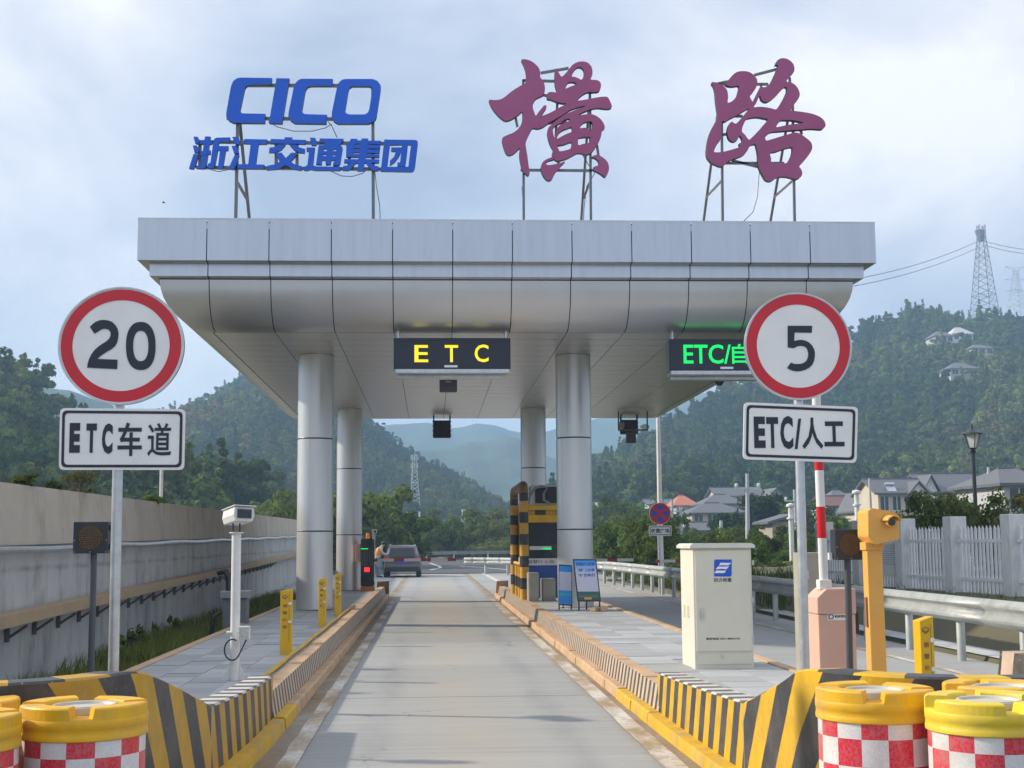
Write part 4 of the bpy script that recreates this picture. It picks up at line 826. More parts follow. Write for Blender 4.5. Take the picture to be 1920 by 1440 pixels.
# tall white lamp post behind it
q = P(1239, 1040, 46); t = thing('lamp_post', 'tall white lamp post rising beside the no stopping sign', 'lamp post', (q.x, 46, 0)); s = MB(); s.tube([(q.x, 46, -.1), (q.x, 46, 7)], [.1, .06], 12); s.build('mast', 'white', t, smooth=True); s = MB(); s.tube([(q.x, 46, 7), (q.x + .4, 46, 7.3), (q.x + 1.3, 46, 7.4)], .04, 8); s.build('arm', 'white', t); s = MB(); s.box(q.x + 1.1, q.x + 1.7, 45.9, 46.1, 7.36, 7.44); s.build('lamp_head', 'white', t)
q = P(302, 930, 40); t = thing('lamp_post', 'slim white post beyond the retaining wall behind the 20 sign', 'lamp post', (q.x, 40, 0)); s = MB(); s.tube([(q.x, 40, -.6), (q.x, 40, P(302, 800, 40).z)], .05, 10); s.build('mast', 'white', t, smooth=True); s = MB(); s.box(q.x - .1, q.x + .1, 39.9, 40.1, -.6, -.4); s.build('foot', 'steel', t)

# ================================================================== LANE EQUIPMENT
# white licence plate camera post
q = P(437, 1262, 13.7); t = thing('camera_post', 'white traffic camera on a post with floodlight on the left island', 'camera', (q.x, 13.8, ZI))
X, Y = q.x, 13.8
s = MB(); s.lathe([(.046, ZI), (.046, P(440, 1000, 13.8).z)], 24, (X, Y, 0)); s.build('post', 'white', t, smooth=True)
s = MB(); s.lathe([(0, 0), (.07, 0), (.07, .012), (0, .012)], 20, (X, Y, P(440, 1000, 13.8).z)); s.build('flange', 'white', t)
zz0 = P(440, 1000, 13.8).z + .012
for dx in (-.035, .03): s = MB(); s.tube([(X + dx, Y, zz0), (X + dx, Y, zz0 + .09)], .008, 6); s.build('bracket', 'black', t)
s = MB(); s.add([(-.085, -.2, 0), (.085, -.2, 0), (.085, .2, 0), (-.085, .2, 0), (-.105, -.2, .06), (.105, -.2, .06), (.105, .2, .06), (-.105, .2, .06), (-.095, -.2, .14), (.095, -.2, .14), (.095, .2, .14), (-.095, .2, .14)],
             [(0, 3, 2, 1), (0, 1, 5, 4), (4, 5, 9, 8), (1, 2, 6, 5), (5, 6, 10, 9), (2, 3, 7, 6), (6, 7, 11, 10), (3, 0, 4, 7), (7, 4, 8, 11), (8, 9, 10, 11)])
hd = s.build('camera_housing', 'white', None, bevel=.006); hd.parent = t; hd.location = (.012, 0, zz0 + .085 - ZI); hd.rotation_euler = (R(-5), R(3), R(24))
s = MB(); s.box(-.07, .07, -.212, -.2005, .03, .115); g_ = s.build('window', 'glass', None); g_.parent = hd
s = MB(); s.box(-.112, .112, -.24, .21, .142, .152); g_ = s.build('sun_shield', 'white', None, bevel=.004); g_.parent = hd
fl = P(459, 1186, 13.75); s = MB(); s.box(fl.x - .055, fl.x + .055, 13.68, 13.74, fl.z - .065, fl.z + .065); s.build('floodlight', 'white', t, bevel=.006)
s = MB(); s.box(fl.x - .045, fl.x + .045, 13.672, 13.68, fl.z - .053, fl.z + .053); s.build('lens', mat('led_lens', (.55, .57, .56), .25, scale=90, var=.3), t)
s = MB(); s.tube([(X - .08, 13.78, fl.z), (fl.x, 13.76, fl.z)], .014, 8); s.build('light_arm', 'white', t)
s = MB(); ang = [R(60 + i * 20) for i in range(14)]; s.tube([(X - .012 + .075 * math.cos(a), 13.71, fl.z - .16 + .1 * math.sin(a)) for a in ang] + [(fl.x + .02, 13.72, fl.z - .065)], .008, 6); s.build('cable', 'rubber', t, smooth=True)
for dx in (-.05, .05): s = MB(); s.prism([(X + dx, ZI), (X + dx * 2.4, ZI), (X + dx, ZI + .16)], Y - .005, Y + .005); s.build('gusset', 'white', t)

# yellow sensor posts
def sensor(px0, px1, pyt, Yb, label, turn=0):
    a = P(px0, 1019, Yb).x; b = P(px1, 1019, Yb).x; zt_ = P(px0, pyt, Yb).z; wd = b - a; cx = (a + b) / 2
    t = thing('sensor_post', label, 'sensor post', (cx, Yb, ZI), 'yellow sensor posts'); D = .09; t.rotation_euler.z = R(turn)
    s = MB(); vs = []
    for x, h in ((a, zt_ - .03), (b, zt_)):
        for y in (Yb, Yb + D): vs += [(x, y, ZI - .01), (x, y, h)]
    s.add(vs, [(0, 1, 5, 4), (2, 6, 7, 3), (0, 2, 3, 1), (4, 5, 7, 6), (1, 3, 7, 5)]); s.build('housing', 'post_yellow', t, bevel=.005)
    s = MB(); s.box(b - wd * .27, b - wd * .235, Yb - .0015, Yb + .001, ZI + .15, zt_ - .06); s.build('seam', 'rust', t)
    for f in (.28, .62): s = MB(); zz1 = ZI + (zt_ - ZI) * (1 - f * .8); s.box(b - wd * .32, b - wd * .05, Yb - .012, Yb, zz1 - .015, zz1 + .015); s.build('latch', 'white', t)
    for k, ch in enumerate('辐雷传感'): zc = zt_ - .20 - k * .082; text('lettering', ch, a + wd * .22, zc - .018, a + wd * .58, zc + .018, Yb - .003, 'rust', t, .02, .002)
    zc = zt_ - .095; mx = a + wd * .38; s = MB(); s.prism([(mx - .035, zc + .012), (mx, zc - .012), (mx + .035, zc + .012), (mx + .028, zc - .012), (mx, zc - .03), (mx - .028, zc - .012)], Yb - .002, Yb); s.build('emblem', 'rust', t)
    for kk in (0, 1):
        s = MB(); ar = [R(35 + i * 11) for i in range(11)]; s.tube([(mx + (.022 + kk * .012) * math.cos(a_), Yb - .001, zc + (.012 + kk * .008) * math.sin(a_)) for a_ in ar], .002, 4); s.build('emblem_arc', 'rust', t)
for (p0, p1, pt, pb, lb) in ((527, 549, 1104, 1228, 'yellow sensor post nearest the camera on the left island'), (598, 612, 1083, 1175, 'yellow sensor post before the left front column, middle of three'), (628.5, 640, 1074, 1154, 'yellow sensor post farthest along the left island')):
    sensor(p0, p1, pt, G(600, pb, ZI).y, lb)
sensor(1717, 1746, 1156, 9.9, 'yellow sensor post on the right island behind the drums', 16)

# dark signal lights on posts
def signal(px0, px1, py0, py1, post, Y, label):
    a = P(px0, py1, Y); b = P(px1, py0, Y); t = thing('warning_light', label, 'warning light', (P(post[0], post[1], Y).x, Y, ZI), 'unlit amber warning lights')
    s = MB(); s.box(a.x, b.x, Y, Y + .13, a.z, b.z); s.build('housing', mat('blue_black_paint', (.028, .033, .045), .4), t, bevel=.006)
    cx, cz = (a.x + b.x) / 2, (a.z + b.z) / 2; rr_ = (b.x - a.x) * .37
    s = MB(); s.add([(x, Y - .003, z) for x, z in disc(cx, cz, rr_)], [tuple(range(48))]); s.build('lens', mat('amber_lens', (.085, .045, .02), .25, scale=70, var=.6), t)
    for ring_ in range(1, 6):
        for k in range(ring_ * 6):
            pass
    s = MB()
    for rg in range(6):
        for k in range(max(1, rg * 6)):
            an = 2 * math.pi * k / max(1, rg * 6); x, z = cx + rr_ * .9 * rg / 5.5 * math.cos(an), cz + rr_ * .9 * rg / 5.5 * math.sin(an)
            s.add([(x + .006 * math.cos(j * math.pi / 3), Y - .006, z + .006 * math.sin(j * math.pi / 3)) for j in range(6)] + [(x, Y - .010, z)], [(j, (j + 1) % 6, 6) for j in range(6)])
    o = s.build('led_cluster', mat('amber_led', (.16, .085, .03), .3), t); o['kind'] = 'stuff'
    for x, z in ((a.x + .012, a.z + .012), (b.x - .012, a.z + .012), (cx, a.z + .012), (a.x + .012, cz - .02), (b.x - .012, cz - .02)):
        s = MB(); s.add([(x + .004 * math.cos(j * math.pi / 3), Y - .004, z + .004 * math.sin(j * math.pi / 3)) for j in range(6)], [tuple(range(6))]); s.build('screw', 'steel', t)
    for z in (a.z + .05, b.z - .05): s = MB(); s.box(b.x, b.x + .012, Y + .04, Y + .09, z - .02, z + .02); s.build('hinge', 'black', t)
    top = P(post[0], py1, Y); bot = P(post[2], post[3], Y); s = MB(); s.tube([(bot.x, Y + .07, ZI), (top.x, Y + .07, a.z)], .026, 16); s.build('post', mat('grey_post', (.075, .085, .10), .4), t, smooth=True)
    return t
signal(136, 203, 978, 1038, (172, 1040, 167, 1255), 11.2, 'dark square warning light on a grey post beside the 20 sign')
t = signal(1567, 1623, 992, 1050, (1594, 1050, 1598, 1255), 10.6, 'dark square warning light on a grey post before the salmon barrier box')
a = P(1559, 1050, 10.6); s = MB(); s.box(a.x, a.x + .025, 10.66, 10.7, a.z, a.z + .055); s.build('tag', 'white', t)

# cream cabinet
Yc = 14.3; a = P(1302, 1256, Yc); b_ = P(1411, 1030, Yc); D = .72; x0c, x1c = P(1301, 1140, Yc).x, P(1411, 1140, Yc).x
t = thing('control_cabinet', 'tall cream control cabinet with blue square emblem on the right island', 'cabinet', ((x0c + x1c) / 2, Yc, ZI)); ztc = P(1350, 1028, Yc).z
s = MB(); s.box(x0c, x1c, Yc, Yc + D, ZI - .005, ztc); s.build('body', 'cream', t, bevel=.006)
s = MB(); s.box(x0c - .035, x1c + .035, Yc - .04, Yc + D + .04, ztc, ztc + .03); s.prism([(x0c - .035, ztc + .03), (x1c + .035, ztc + .03), (x1c, ztc + .052), (x0c, ztc + .052)], Yc - .035, Yc + D + .035); s.build('lid', mat('cream_lid', (.72, .71, .64), .4), t, bevel=.004)
zd0 = P(1350, 1221, Yc).z; s = MB(); s.box(x0c + .02, x1c - .018, Yc - .014, Yc - .002, zd0, ztc - .02); dr = s.build('door', 'cream', t, bevel=.004)
s = MB(); s.box(x0c + .025, x1c - .022, Yc - .008, Yc - .002, ZI + .045, zd0 - .03); s.build('lower_panel', 'cream', t, bevel=.003)
h = P(1316, 1152, Yc); s = MB(); s.prism(rrect(h.x - .016, h.z - .05, h.x + .016, h.z + .05, .012), Yc - .032, Yc - .014); s.build('handle', 'steel', dr, bevel=.003)
h = P(1354.5, 1230.5, Yc); s = MB(); s.prism(disc(h.x, h.z, .016, None, 16), Yc - .02, Yc - .008); s.build('lock', 'steel', t)
for z in (1055, 1125, 1198): h = P(1411, z, Yc); s = MB(); s.box(h.x - .006, h.x + .012, Yc - .012, Yc + .02, h.z - .025, h.z + .025); s.build('hinge', 'steel', t)
for r_ in range(9):
    for cc_ in range(2):
        s = MB(); zz1 = P(1290, 1140 + r_ * 2.6, Yc).z; y_ = Yc + .25 + cc_ * .22; s.box(x0c - .002, x0c + .001, y_, y_ + .12, zz1 - .003, zz1 + .003); s.build('vent_slot', 'khaki', t)
lg = [(1339, 1081), (1339, 1052), (1341, 1049), (1372, 1049), (1372, 1078), (1370, 1081)]
shape('emblem', [lg], lambda p, q: P(p, q, Yc - .0165), .002, ['blue_sign'], dr)
for bar in ([(1351, 1055), (1371, 1055.5), (1366, 1060), (1348, 1060)], [(1346, 1062), (1356, 1062.5), (1367, 1062), (1362, 1067.5), (1354, 1066.5), (1342, 1067.5)], [(1343, 1069.5), (1362, 1070), (1358, 1074.5), (1339.5, 1074.5)]):
    shape('emblem_bar', [bar], lambda p, q: P(p, q, Yc - .0185), .0015, ['white_sign'], dr)
ptext('lettering', '四方称重', (1339, 1083.5, 1371.5, 1091.5), Yc - .0145, 'navy', dr, .01, .002)
ptext('lettering', '售后电话: 0571-88753175', (1324, 1195, 1387.5, 1200), Yc - .0145, 'navy', dr, .02, .002)

# salmon barrier box with raised arm
Yb = 11.0; xa, xb = P(1534, 1150, Yb).x, P(1604, 1150, Yb).x; zt_ = P(1560, 1104, Yb).z
t = thing('barrier_gate', 'salmon barrier box with raised red and white arm behind the 5 sign', 'barrier gate', ((xa + xb) / 2, Yb, ZI)); D = .32
s = MB(); zs_ = zt_ - .2; s.box(xa, xb, Yb, Yb + D, ZI - .005, zs_ - .003); s.build('cabinet', 'pink', t, bevel=.008)
s = MB(); s.add([(xa - .006, Yb - .006, zs_), (xb + .006, Yb - .006, zs_), (xb + .006, Yb + D + .006, zs_), (xa - .006, Yb + D + .006, zs_), (xa - .006, Yb - .006, zt_ - .07), (xb + .006, Yb - .006, zt_), (xb + .006, Yb + D, zt_), (xa - .006, Yb + D, zt_ - .07), (xa + .07, Yb - .006, zt_), (xa + .07, Yb + D, zt_)],
            [(0, 3, 2, 1), (0, 1, 5, 8, 4), (1, 2, 6, 5), (2, 3, 7, 9, 6), (3, 0, 4, 7), (4, 8, 9, 7), (8, 5, 6, 9)]); s.build('hood', 'pink', t, bevel=.008)
la = P(1552, 1163, Yb); lb_ = P(1590, 1150, Yb); s = MB(); s.box(la.x, lb_.x, Yb - .002, Yb + .001, la.z, lb_.z); s.build('maker_label', 'white_sign', t)
ptext('lettering', '杭州辰迪', (1565, 1152.5, 1588, 1158.5), Yb - .002, 'navy', t, .03, .001)
shape('emblem', [[(1553.5, 1152), (1562, 1152), (1563, 1154), (1563, 1159), (1561.5, 1161), (1554, 1161)], [(1555.5, 1153.5), (1561, 1153.5), (1561.5, 1158), (1560.5, 1159.5), (1555.5, 1159.5)]], lambda p, q: P(p, q, Yb - .004), .001, ['navy'], t)
s = MB(); s.box(xb + .003, xb + .06, Yb + .1, Yb + .2, zs_ - .16, zs_ + .02); s.build('motor_hub', 'black', t, bevel=.01)
ar = P(1546, 1098, Yb + .1); s = MB(); s.box(ar.x - .05, ar.x + .05, Yb + .06, Yb + .17, zt_ - .01, zt_ + .07); s.build('arm_socket', 'white', t, bevel=.008)
tp = P(1537, 880, Yb + .1); k = (tp.x - ar.x) / (tp.z - ar.z); zb = [P(1540, v, Yb + .1).z for v in (1092, 1009, 950, 882, 800, 720, 640, 575)]
for i, (u0, u1) in enumerate(zip(zb[:-1], zb[1:])):
    s = MB(); s.lathe([(.036, 0), (.036, u1 - u0)], 16, (0, 0, 0)); s.v = [(v[0] + ar.x + k * (u0 + v[2] - ar.z), v[1] + Yb + .115, v[2] + u0) for v in s.v]; s.build('arm_section', ('white', mat('bright_red', (.66, .01, .012), .3))[i % 2], t, smooth=True)
# khaki cabinet behind it
a, b_ = P(1509, 1250, 12.4), P(1534, 1036, 12.4); t = thing('meter_cabinet', 'narrow khaki metal cabinet half hidden behind the 5 sign pole', 'cabinet', ((a.x + b_.x) / 2, 12.4, ZI))
s = MB(); s.box(a.x, b_.x + .06, 12.4, 12.7, ZI - .005, b_.z); s.build('body', 'khaki', t, bevel=.006); s = MB(); s.box(a.x + .03, b_.x + .04, 12.388, 12.4, ZI + .05, b_.z - .05); dr = s.build('door', 'khaki', t, bevel=.003)
s = MB(); zz1 = P(1515, 1075, 12.4).z; s.box(a.x + .035, a.x + .055, 12.37, 12.39, zz1 - .05, zz1 + .03); s.build('handle', 'steel', dr)

# amber camera post
Ya = 10.3; xa, xb = P(1630, 1150, Ya).x, P(1659, 1150, Ya).x
t = thing('camera_post', 'amber yellow camera on a square post beside the salmon barrier box', 'camera', ((xa + xb) / 2, Ya, ZI)); zc0 = P(1640, 1024, Ya).z
lean = (P(1635, 1030, Ya).x - P(1644, 1255, Ya).x) / (zc0 - P(1644, 1255, Ya).z)
s = MB(); zb_ = ZI
def bx(zv, x): return x + lean * (zv - P(1644, 1150, Ya).z)
s.add([(bx(z, x), y, z) for z in (ZI - .01, zc0) for y in (Ya, Ya + .12) for x in (xa, xb)], [(0, 2, 3, 1), (4, 5, 7, 6), (0, 1, 5, 4), (2, 6, 7, 3), (0, 4, 6, 2), (1, 3, 7, 5)]); s.build('post', 'amber', t, bevel=.008)
s = MB(); s.box(bx(zc0, xa) - .012, bx(zc0, xb) + .012, Ya - .012, Ya + .132, zc0 - .03, zc0 + .03); s.build('collar', 'amber', t, bevel=.004)
h0, h1 = P(1621, 1020, Ya), P(1680, 953, Ya); s = MB(); w2 = .105
hz0, hz1 = zc0 + .02, h1.z; cxh = (h0.x + h1.x) / 2
s.prism([(h0.x, hz0 + .05), (h0.x + .05, hz0 - .01), (h1.x - .02, hz0 + .03), (h1.x - .01, hz1 - .06), (h1.x - .05, hz1 - .03), (h0.x + .04, hz1), (h0.x + .005, hz1 - .02)], Ya - .1, Ya + .16); s.build('camera_housing', 'amber', t, bevel=.014)
e_ = P(1668, 979, Ya - .12); s = MB(); s.tube([(e_.x, Ya - .17, e_.z), (e_.x, Ya - .09, e_.z)], .034, 18); s.build('eyepiece', 'amber', t, smooth=True); s = MB(); s.tube([(e_.x, Ya - .174, e_.z), (e_.x, Ya - .165, e_.z)], .027, 18); s.build('lens', 'glass', t)
s = MB(); rows = []
for j in range(9):
    an = R(10 + 160 * j / 8); rows.append([(e_.x + .06 * math.cos(an), Ya - .1, e_.z + .005 + .05 * math.sin(an)), (e_.x + .055 * math.cos(an), Ya - .24, e_.z + .0 + .046 * math.sin(an))])
s.grid(rows); o = s.build('hood', 'amber', t, smooth=True); so = o.modifiers.new('s', 'SOLIDIFY'); so.thickness = .006
s = MB(); zz1 = P(1640, 1120, Ya).z; zz2 = P(1640, 1176, Ya).z; s.box(bx(zz1, xa) - .012, bx(zz1, xa) - .001, Ya + .03, Ya + .07, zz2, zz1); s.build('cable_cover', 'rust', t)

# water drums
def make_drum(m, seed, capm='cap'):
    rnd = random.Random(seed); t = thing('water_drum', '', 'barrier drum', (0, 0, 0), 'yellow water drums before the crash walls'); r = .29; ht = .875
    s = MB(); s.lathe([(r - .02, .0), (r - .006, .012), (r - .006, .06)], 48); s.build('foot', m, t, smooth=True); s = MB(); s.lathe([(r - .008, .722), (r + .001, .727), (r + .002, .745), (r - .0005, .749), (r - .001, .775), (r + .002, .779), (r + .002, ht - .058), (r - .004, ht - .05), (.16, ht - .05), (.15, ht - .06), (0, ht - .06)], 64); s.build('body', m, t, smooth=True)
    s = MB(); s.lathe([(r - .009, .055), (r - .009, .726)], 64, (0, 0, 0), 0, (14, .13)); s.build('reflective_sheet', 'check', t, smooth=True)
    for k in range(4):
        s = MB(); a0 = R(90 * k + 9); a1 = R(90 * k + 81); top = ht + rnd.uniform(-.004, .004); n = 12; rows = []
        for i in range(n + 1):
            f = i / n; a = a0 + (a1 - a0) * f; tt = 0 if 0 < i < n else 1
            rr_ = [(r + .0015, ht - .065), (r + .0005, top - .01), (r - .004, top - .003), (r - .012, top), (.187, top - .002), (.178, top - .008), (.170, ht - .065)]
            sl = 0 if i not in (0, n) else (1 if i == 0 else -1)
            rows.append([(q * math.cos(a + sl * (z - ht + .065) * .7), q * math.sin(a + sl * (z - ht + .065) * .7), z) for q, z in rr_])
        s.grid(rows); s.add(rows[0], [tuple(range(7))]); s.add(rows[-1], [tuple(range(6, -1, -1))]); s.build('lobe', m, t, bevel=.005)
    s = MB(); s.lathe([(.15, ht - .06), (.15, ht - .018), (.143, ht - .010), (.133, ht - .013), (.127, ht - .024), (0, ht - .024)], 40); s.build('cap', capm, t, smooth=True)
    return t
D1 = make_drum('barrel', 1); D2 = make_drum('barrel_pale', 2)
D1.location = (2.205, 6.92, 0); D1.rotation_euler.z = R(-19); D1['label'] = 'orange yellow water drum with full red and white checks beside the right crash wall'
D2.location = (2.585, 6.42, 0); D2.rotation_euler.z = R(2); D2['label'] = 'pale faded yellow water drum at the bottom right corner, nearest the camera'
for base, loc, rz, lab in ((D1, (-1.625, 6.75, 0), 11, 'yellow water drum before the left crash wall, seen almost whole'), (D1, (-2.10, 6.35, 0), 20, 'yellow water drum cut by the left edge, nearest the camera'),
                           (D1, (-2.28, 6.95, 0), 50, 'yellow water drum at the left edge, behind the nearest left drum'), (D1, (2.88, 6.98, 0), 10, 'yellow water drum behind the pale drum, against the right crash wall'), (D1, (3.32, 6.62, 0), 35, 'yellow water drum cut by the right edge behind the pale drum')):
    o = dup(base, loc, lab); o.rotation_euler.z = R(rz)

# ================================================================== BOOTH GROUP (right island, behind the front column)
t = thing('toll_booth', 'yellow topped toll booth with dark window and blue base behind the right column', 'toll booth', (2.95, 34.5, ZI)); bx0, bx1, by0, by1 = 2.27, 3.55, 33.2, 36.2
zv = lambda py: P(1005, py, 33.2).z
s = MB(); s.box(bx0, bx1, by0, by1, ZI, zv(1060)); s.build('base', mat('booth_blue', (.01, .07, .36), .35), t, bevel=.03)
s = MB(); s.box(bx0 - .008, bx1 + .008, by0 - .008, by1 + .008, zv(1060), zv(1047)); s.build('white_band', 'white', t)
s = MB(); s.box(bx0 + .01, bx1 - .01, by0 + .01, by1 - .01, zv(1047), zv(980)); s.build('window', 'glass', t)
s = MB(); s.box(bx0 + .05, bx1 - .05, by0 - .002, by0 + .012, zv(1021), zv(982)); s.build('blind', 'black', t)
s = MB(); s.box(bx0 + .08, bx0 + .6, by0 + .002, by0 + .008, zv(1031), zv(1024)); s.build('shelf', 'white', t)
s = MB(); s.box(bx0 - .02, bx1 + .02, by0 - .02, by1 + .02, zv(980), zv(947)); s.build('top_band', mat('booth_yellow', (.86, .50, .01), .4), t, bevel=.03)
for y_ in (33.25, 34.2, 35.2, 36.12): s = MB(); s.box(bx0 - .012, bx0 + .03, y_, y_ + .08, zv(1047), zv(980)); s.build('side_post', M['amber'], t)
ptext('lettering', '智慧行 心自', (990, 1049.5, 1038, 1056.5), by0 - .009, 'navy', t, .0, .003)
s = MB(); q0, q1 = P(1018, 1030, 33.2), P(1034, 1027.5, 33.2); s.box(q0.x, q1.x, by0 - .006, by0 + .005, q0.z, q1.z); s.build('led_strip', 'led_g', t)
s = MB(); a, b_ = P(996, 944, 33.4), P(1048, 909, 33.4); s.box(a.x, b_.x, 33.5, 34.3, zv(947), b_.z); t2 = thing('air_conditioner', 'dark air conditioner unit with grey hose on top of the toll booth', 'air conditioner', ((a.x + b_.x) / 2, 33.9, zv(947))); s.build('body', 'white', t2, bevel=.02)
s = MB(); s.box(a.x + .1, b_.x - .05, 33.485, 33.5, zv(947) + .05, b_.z - .04); s.build('grille', 'black', t2)
s = MB(); s.tube([P(990, 945, 33.3), P(994, 930, 33.2), P(1003, 915, 33.2), P(1016, 912, 33.2), P(1026, 914, 33.3), P(1019, 925, 33.2), P(1020, 938, 33.2), P(1030, 944, 33.3)], .03, 8); s.build('hose', mat('grey_hose', (.30, .31, .32), .5), t2, smooth=True)
# striped guard frame
t = thing('guard_frame', 'black and yellow banded tube guard frame beside the toll booth', 'guard rail', (2.15, 32.2, ZI)); xg = 2.13; zt_ = P(983, 911, 32.2).z; rt = .105
def banded(pts, r, parent, nm, mm='tubeband', n=14):
    s = MB(); s.tube(pts, r, n); return s.build(nm, mm, parent, smooth=True)
for y_ in (31.9, 35.6): banded([(xg, y_, ZI), (xg, y_, zt_ - .2)], rt, t, 'upright')
banded([(xg, 31.9, zt_ - .2), (xg, 31.93, zt_ - .08), (xg, 32.05, zt_), (xg, 35.45, zt_), (xg, 35.57, zt_ - .08), (xg, 35.6, zt_ - .2)], rt, t, 'top_bar', 'rust')
banded([(xg, 31.9, P(990, 961, 31.9).z), (3.4, 31.9, P(990, 961, 31.9).z)], .06, t, 'cross_bar')
for i, y_ in enumerate((33.2, 34.3)): banded([(xg, y_, ZI), (xg, y_, ZI + .75)], .075, t, 'short_post')
banded([(xg, 32.0, ZI + .8), (xg, 35.5, ZI + .8)], .04, t, 'low_rail', 'amber')
# grey cabinets on the island
for (p0, p1, pt, Y_, D_, lab) in ((991, 1011, 1074, 31.0, .5, 'small weathered grey cabinet beside the guard frame'), (1017, 1042, 1085, 31.2, .6, 'small grey equipment box between the column and the guard frame')):
    a, b_ = P(p0, 1120, Y_).x, P(p1, 1120, Y_).x; t = thing('equipment_box', lab, 'cabinet', ((a + b_) / 2, Y_, ZI)); s = MB(); s.box(a, b_, Y_, Y_ + D_, ZI, P(p0, pt, Y_).z); s.build('body', mat('weathered_grey', (.34, .32, .28), .6, dirt=(.2, .17, .13), dirtamt=.6), t, bevel=.02); s = MB(); s.box(a + .02, b_ - .02, Y_ - .01, Y_, ZI + .08, P(p0, pt, Y_).z - .06); s.build('door', 'khaki', t, bevel=.005)
# poster stands
def paint_board(name, stops):
    m, tt, p = newmat(name); b = NB(tt); uv = b.n('ShaderNodeUVMap').outputs[0]; s_ = b.n('ShaderNodeSeparateXYZ'); b.l(uv, s_.inputs[0]); r_ = b.n('ShaderNodeValToRGB'); r_.color_ramp.interpolation = 'CONSTANT'
    el = r_.color_ramp.elements; el[0].position = 0; el[0].color = (*stops[0][1], 1); el[1].position = stops[1][0]; el[1].color = (*stops[1][1], 1)
    for ps, c_ in stops[2:]: e_ = el.new(ps); e_.color = (*c_, 1)
    b.l(s_.outputs[1], r_.inputs[0]); b.l(r_.outputs[0], p.inputs['Base Color']); p.inputs['Roughness'].default_value = .3; return m
def board(quad, Y, lean, label, stops, nm):
    pts = [P(x, y, Y) for x, y in quad]
    t = thing('poster_stand', label, 'poster stand', ((pts[0].x + pts[1].x) / 2, Y, ZI), 'poster stands by the column')
    zmin = min(p.z for p in pts); zmax = max(p.z for p in pts)
    def wp(u, v, off=0):
        A = pts[0].lerp(pts[1], u); B = pts[3].lerp(pts[2], u); q = A.lerp(B, v); return Vector((q.x, Y + (q.z - zmin) * lean + off, q.z))
    s = MB(); vs = [wp(u, v) for u, v in ((0, 0), (1, 0), (1, 1), (0, 1))] + [wp(u, v, .03) for u, v in ((0, 0), (1, 0), (1, 1), (0, 1))]; s.add(vs, [(0, 1, 2, 3), (4, 7, 6, 5), (0, 4, 5, 1), (1, 5, 6, 2), (2, 6, 7, 3), (3, 7, 4, 0)]); s.build('frame', 'black', t)
    e1 = .05; e2 = .03; s = MB(); vs = [wp(u, v, -.004) for u, v in ((e1, e2), (1 - e1, e2), (1 - e1, 1 - e2), (e1, 1 - e2))]; s.add(vs, [(0, 1, 2, 3)], 0, [[(0, 0), (1, 0), (1, 1), (0, 1)]]); s.build('poster', paint_board(nm, stops), t)
    s = MB(); cx = (pts[0].x + pts[1].x) / 2; s.tube([wp(.5, .6, .04), (cx, Y + .5, ZI)], .015, 6); s.tube([wp(.06, 0, .015), (wp(.06, 0).x, Y + .02, ZI)], .015, 6); s.tube([wp(.94, 0, .015), (wp(.94, 0).x, Y + .02, ZI)], .015, 6); s.build('stay', 'black', t)
    return t, wp
BL, PA = (.02, .30, .80), (.60, .60, .72)
t, wp = board([(1047, 1135), (1073, 1136), (1073, 1060), (1048, 1058)], 27.3, .06, 'blue and white poster stand in front of the right front column', [(0, BL), (.12, (.02, .32, .78)), (.22, (.03, .45, .70)), (.30, (.02, .34, .82)), (.36, PA), (.84, BL)], 'poster_blue')
def btext(s, u0, v0, u1, v1, m, wp_, t_, bold=.02):
    a, b = wp_(u0, v0), wp_(u1, v1); text('lettering', s, a.x, a.z, b.x, b.z, min(a.y, b.y) - .006, m, t_, bold, .002)
t, wp = board([(1083, 1128), (1127, 1128), (1119, 1048.5), (1075, 1048.5)], 26.7, .12, 'tilted poster stand with blue print and road picture, held by bricks', [(0, (.03, .09, .07)), (.07, (.10, .16, .13)), (.12, (.035, .12, .10)), (.215, PA), (.70, (.50, .58, .76)), (.78, (.32, .50, .80)), (.86, (.16, .42, .82)), (.93, (.05, .34, .82))], 'poster_tall')
btext('提供ETC办理', .1, .83, .9, .92, 'blue_sign', wp, t); btext('“码” 上办理', .14, .70, .88, .78, 'blue_sign', wp, t); btext('“E” 路畅行', .14, .58, .88, .66, 'blue_sign', wp, t)
s = MB(); a, b_ = wp(.3, .05, -.01), wp(.62, .10, -.01); s.box(a.x, b_.x, a.y - .001, a.y + .001, a.z, b_.z); s.build('printed_car', M['amber'], t)
for k, (px, py) in enumerate(((1096, 1134), (1110, 1134))):
    q = G(px, py + 3, ZI); o = thing('brick', ('pale brick weighing down the tilted poster stand, left of two', 'pale brick weighing down the tilted poster stand, right of two')[k], 'brick', (q.x, 26.45, ZI)); s = MB(); s.box(q.x - .06, q.x + .06, 26.3, 26.54, ZI + .002, ZI + .075); s.build('block', 'peach', o, bevel=.006); o.rotation_euler.z = R(-35 + 25 * k)
s = MB(); s.box(P(1066, 1134, 26.6).x, P(1122, 1134, 26.6).x, 26.25, 26.9, ZI + .0, ZI + .03)

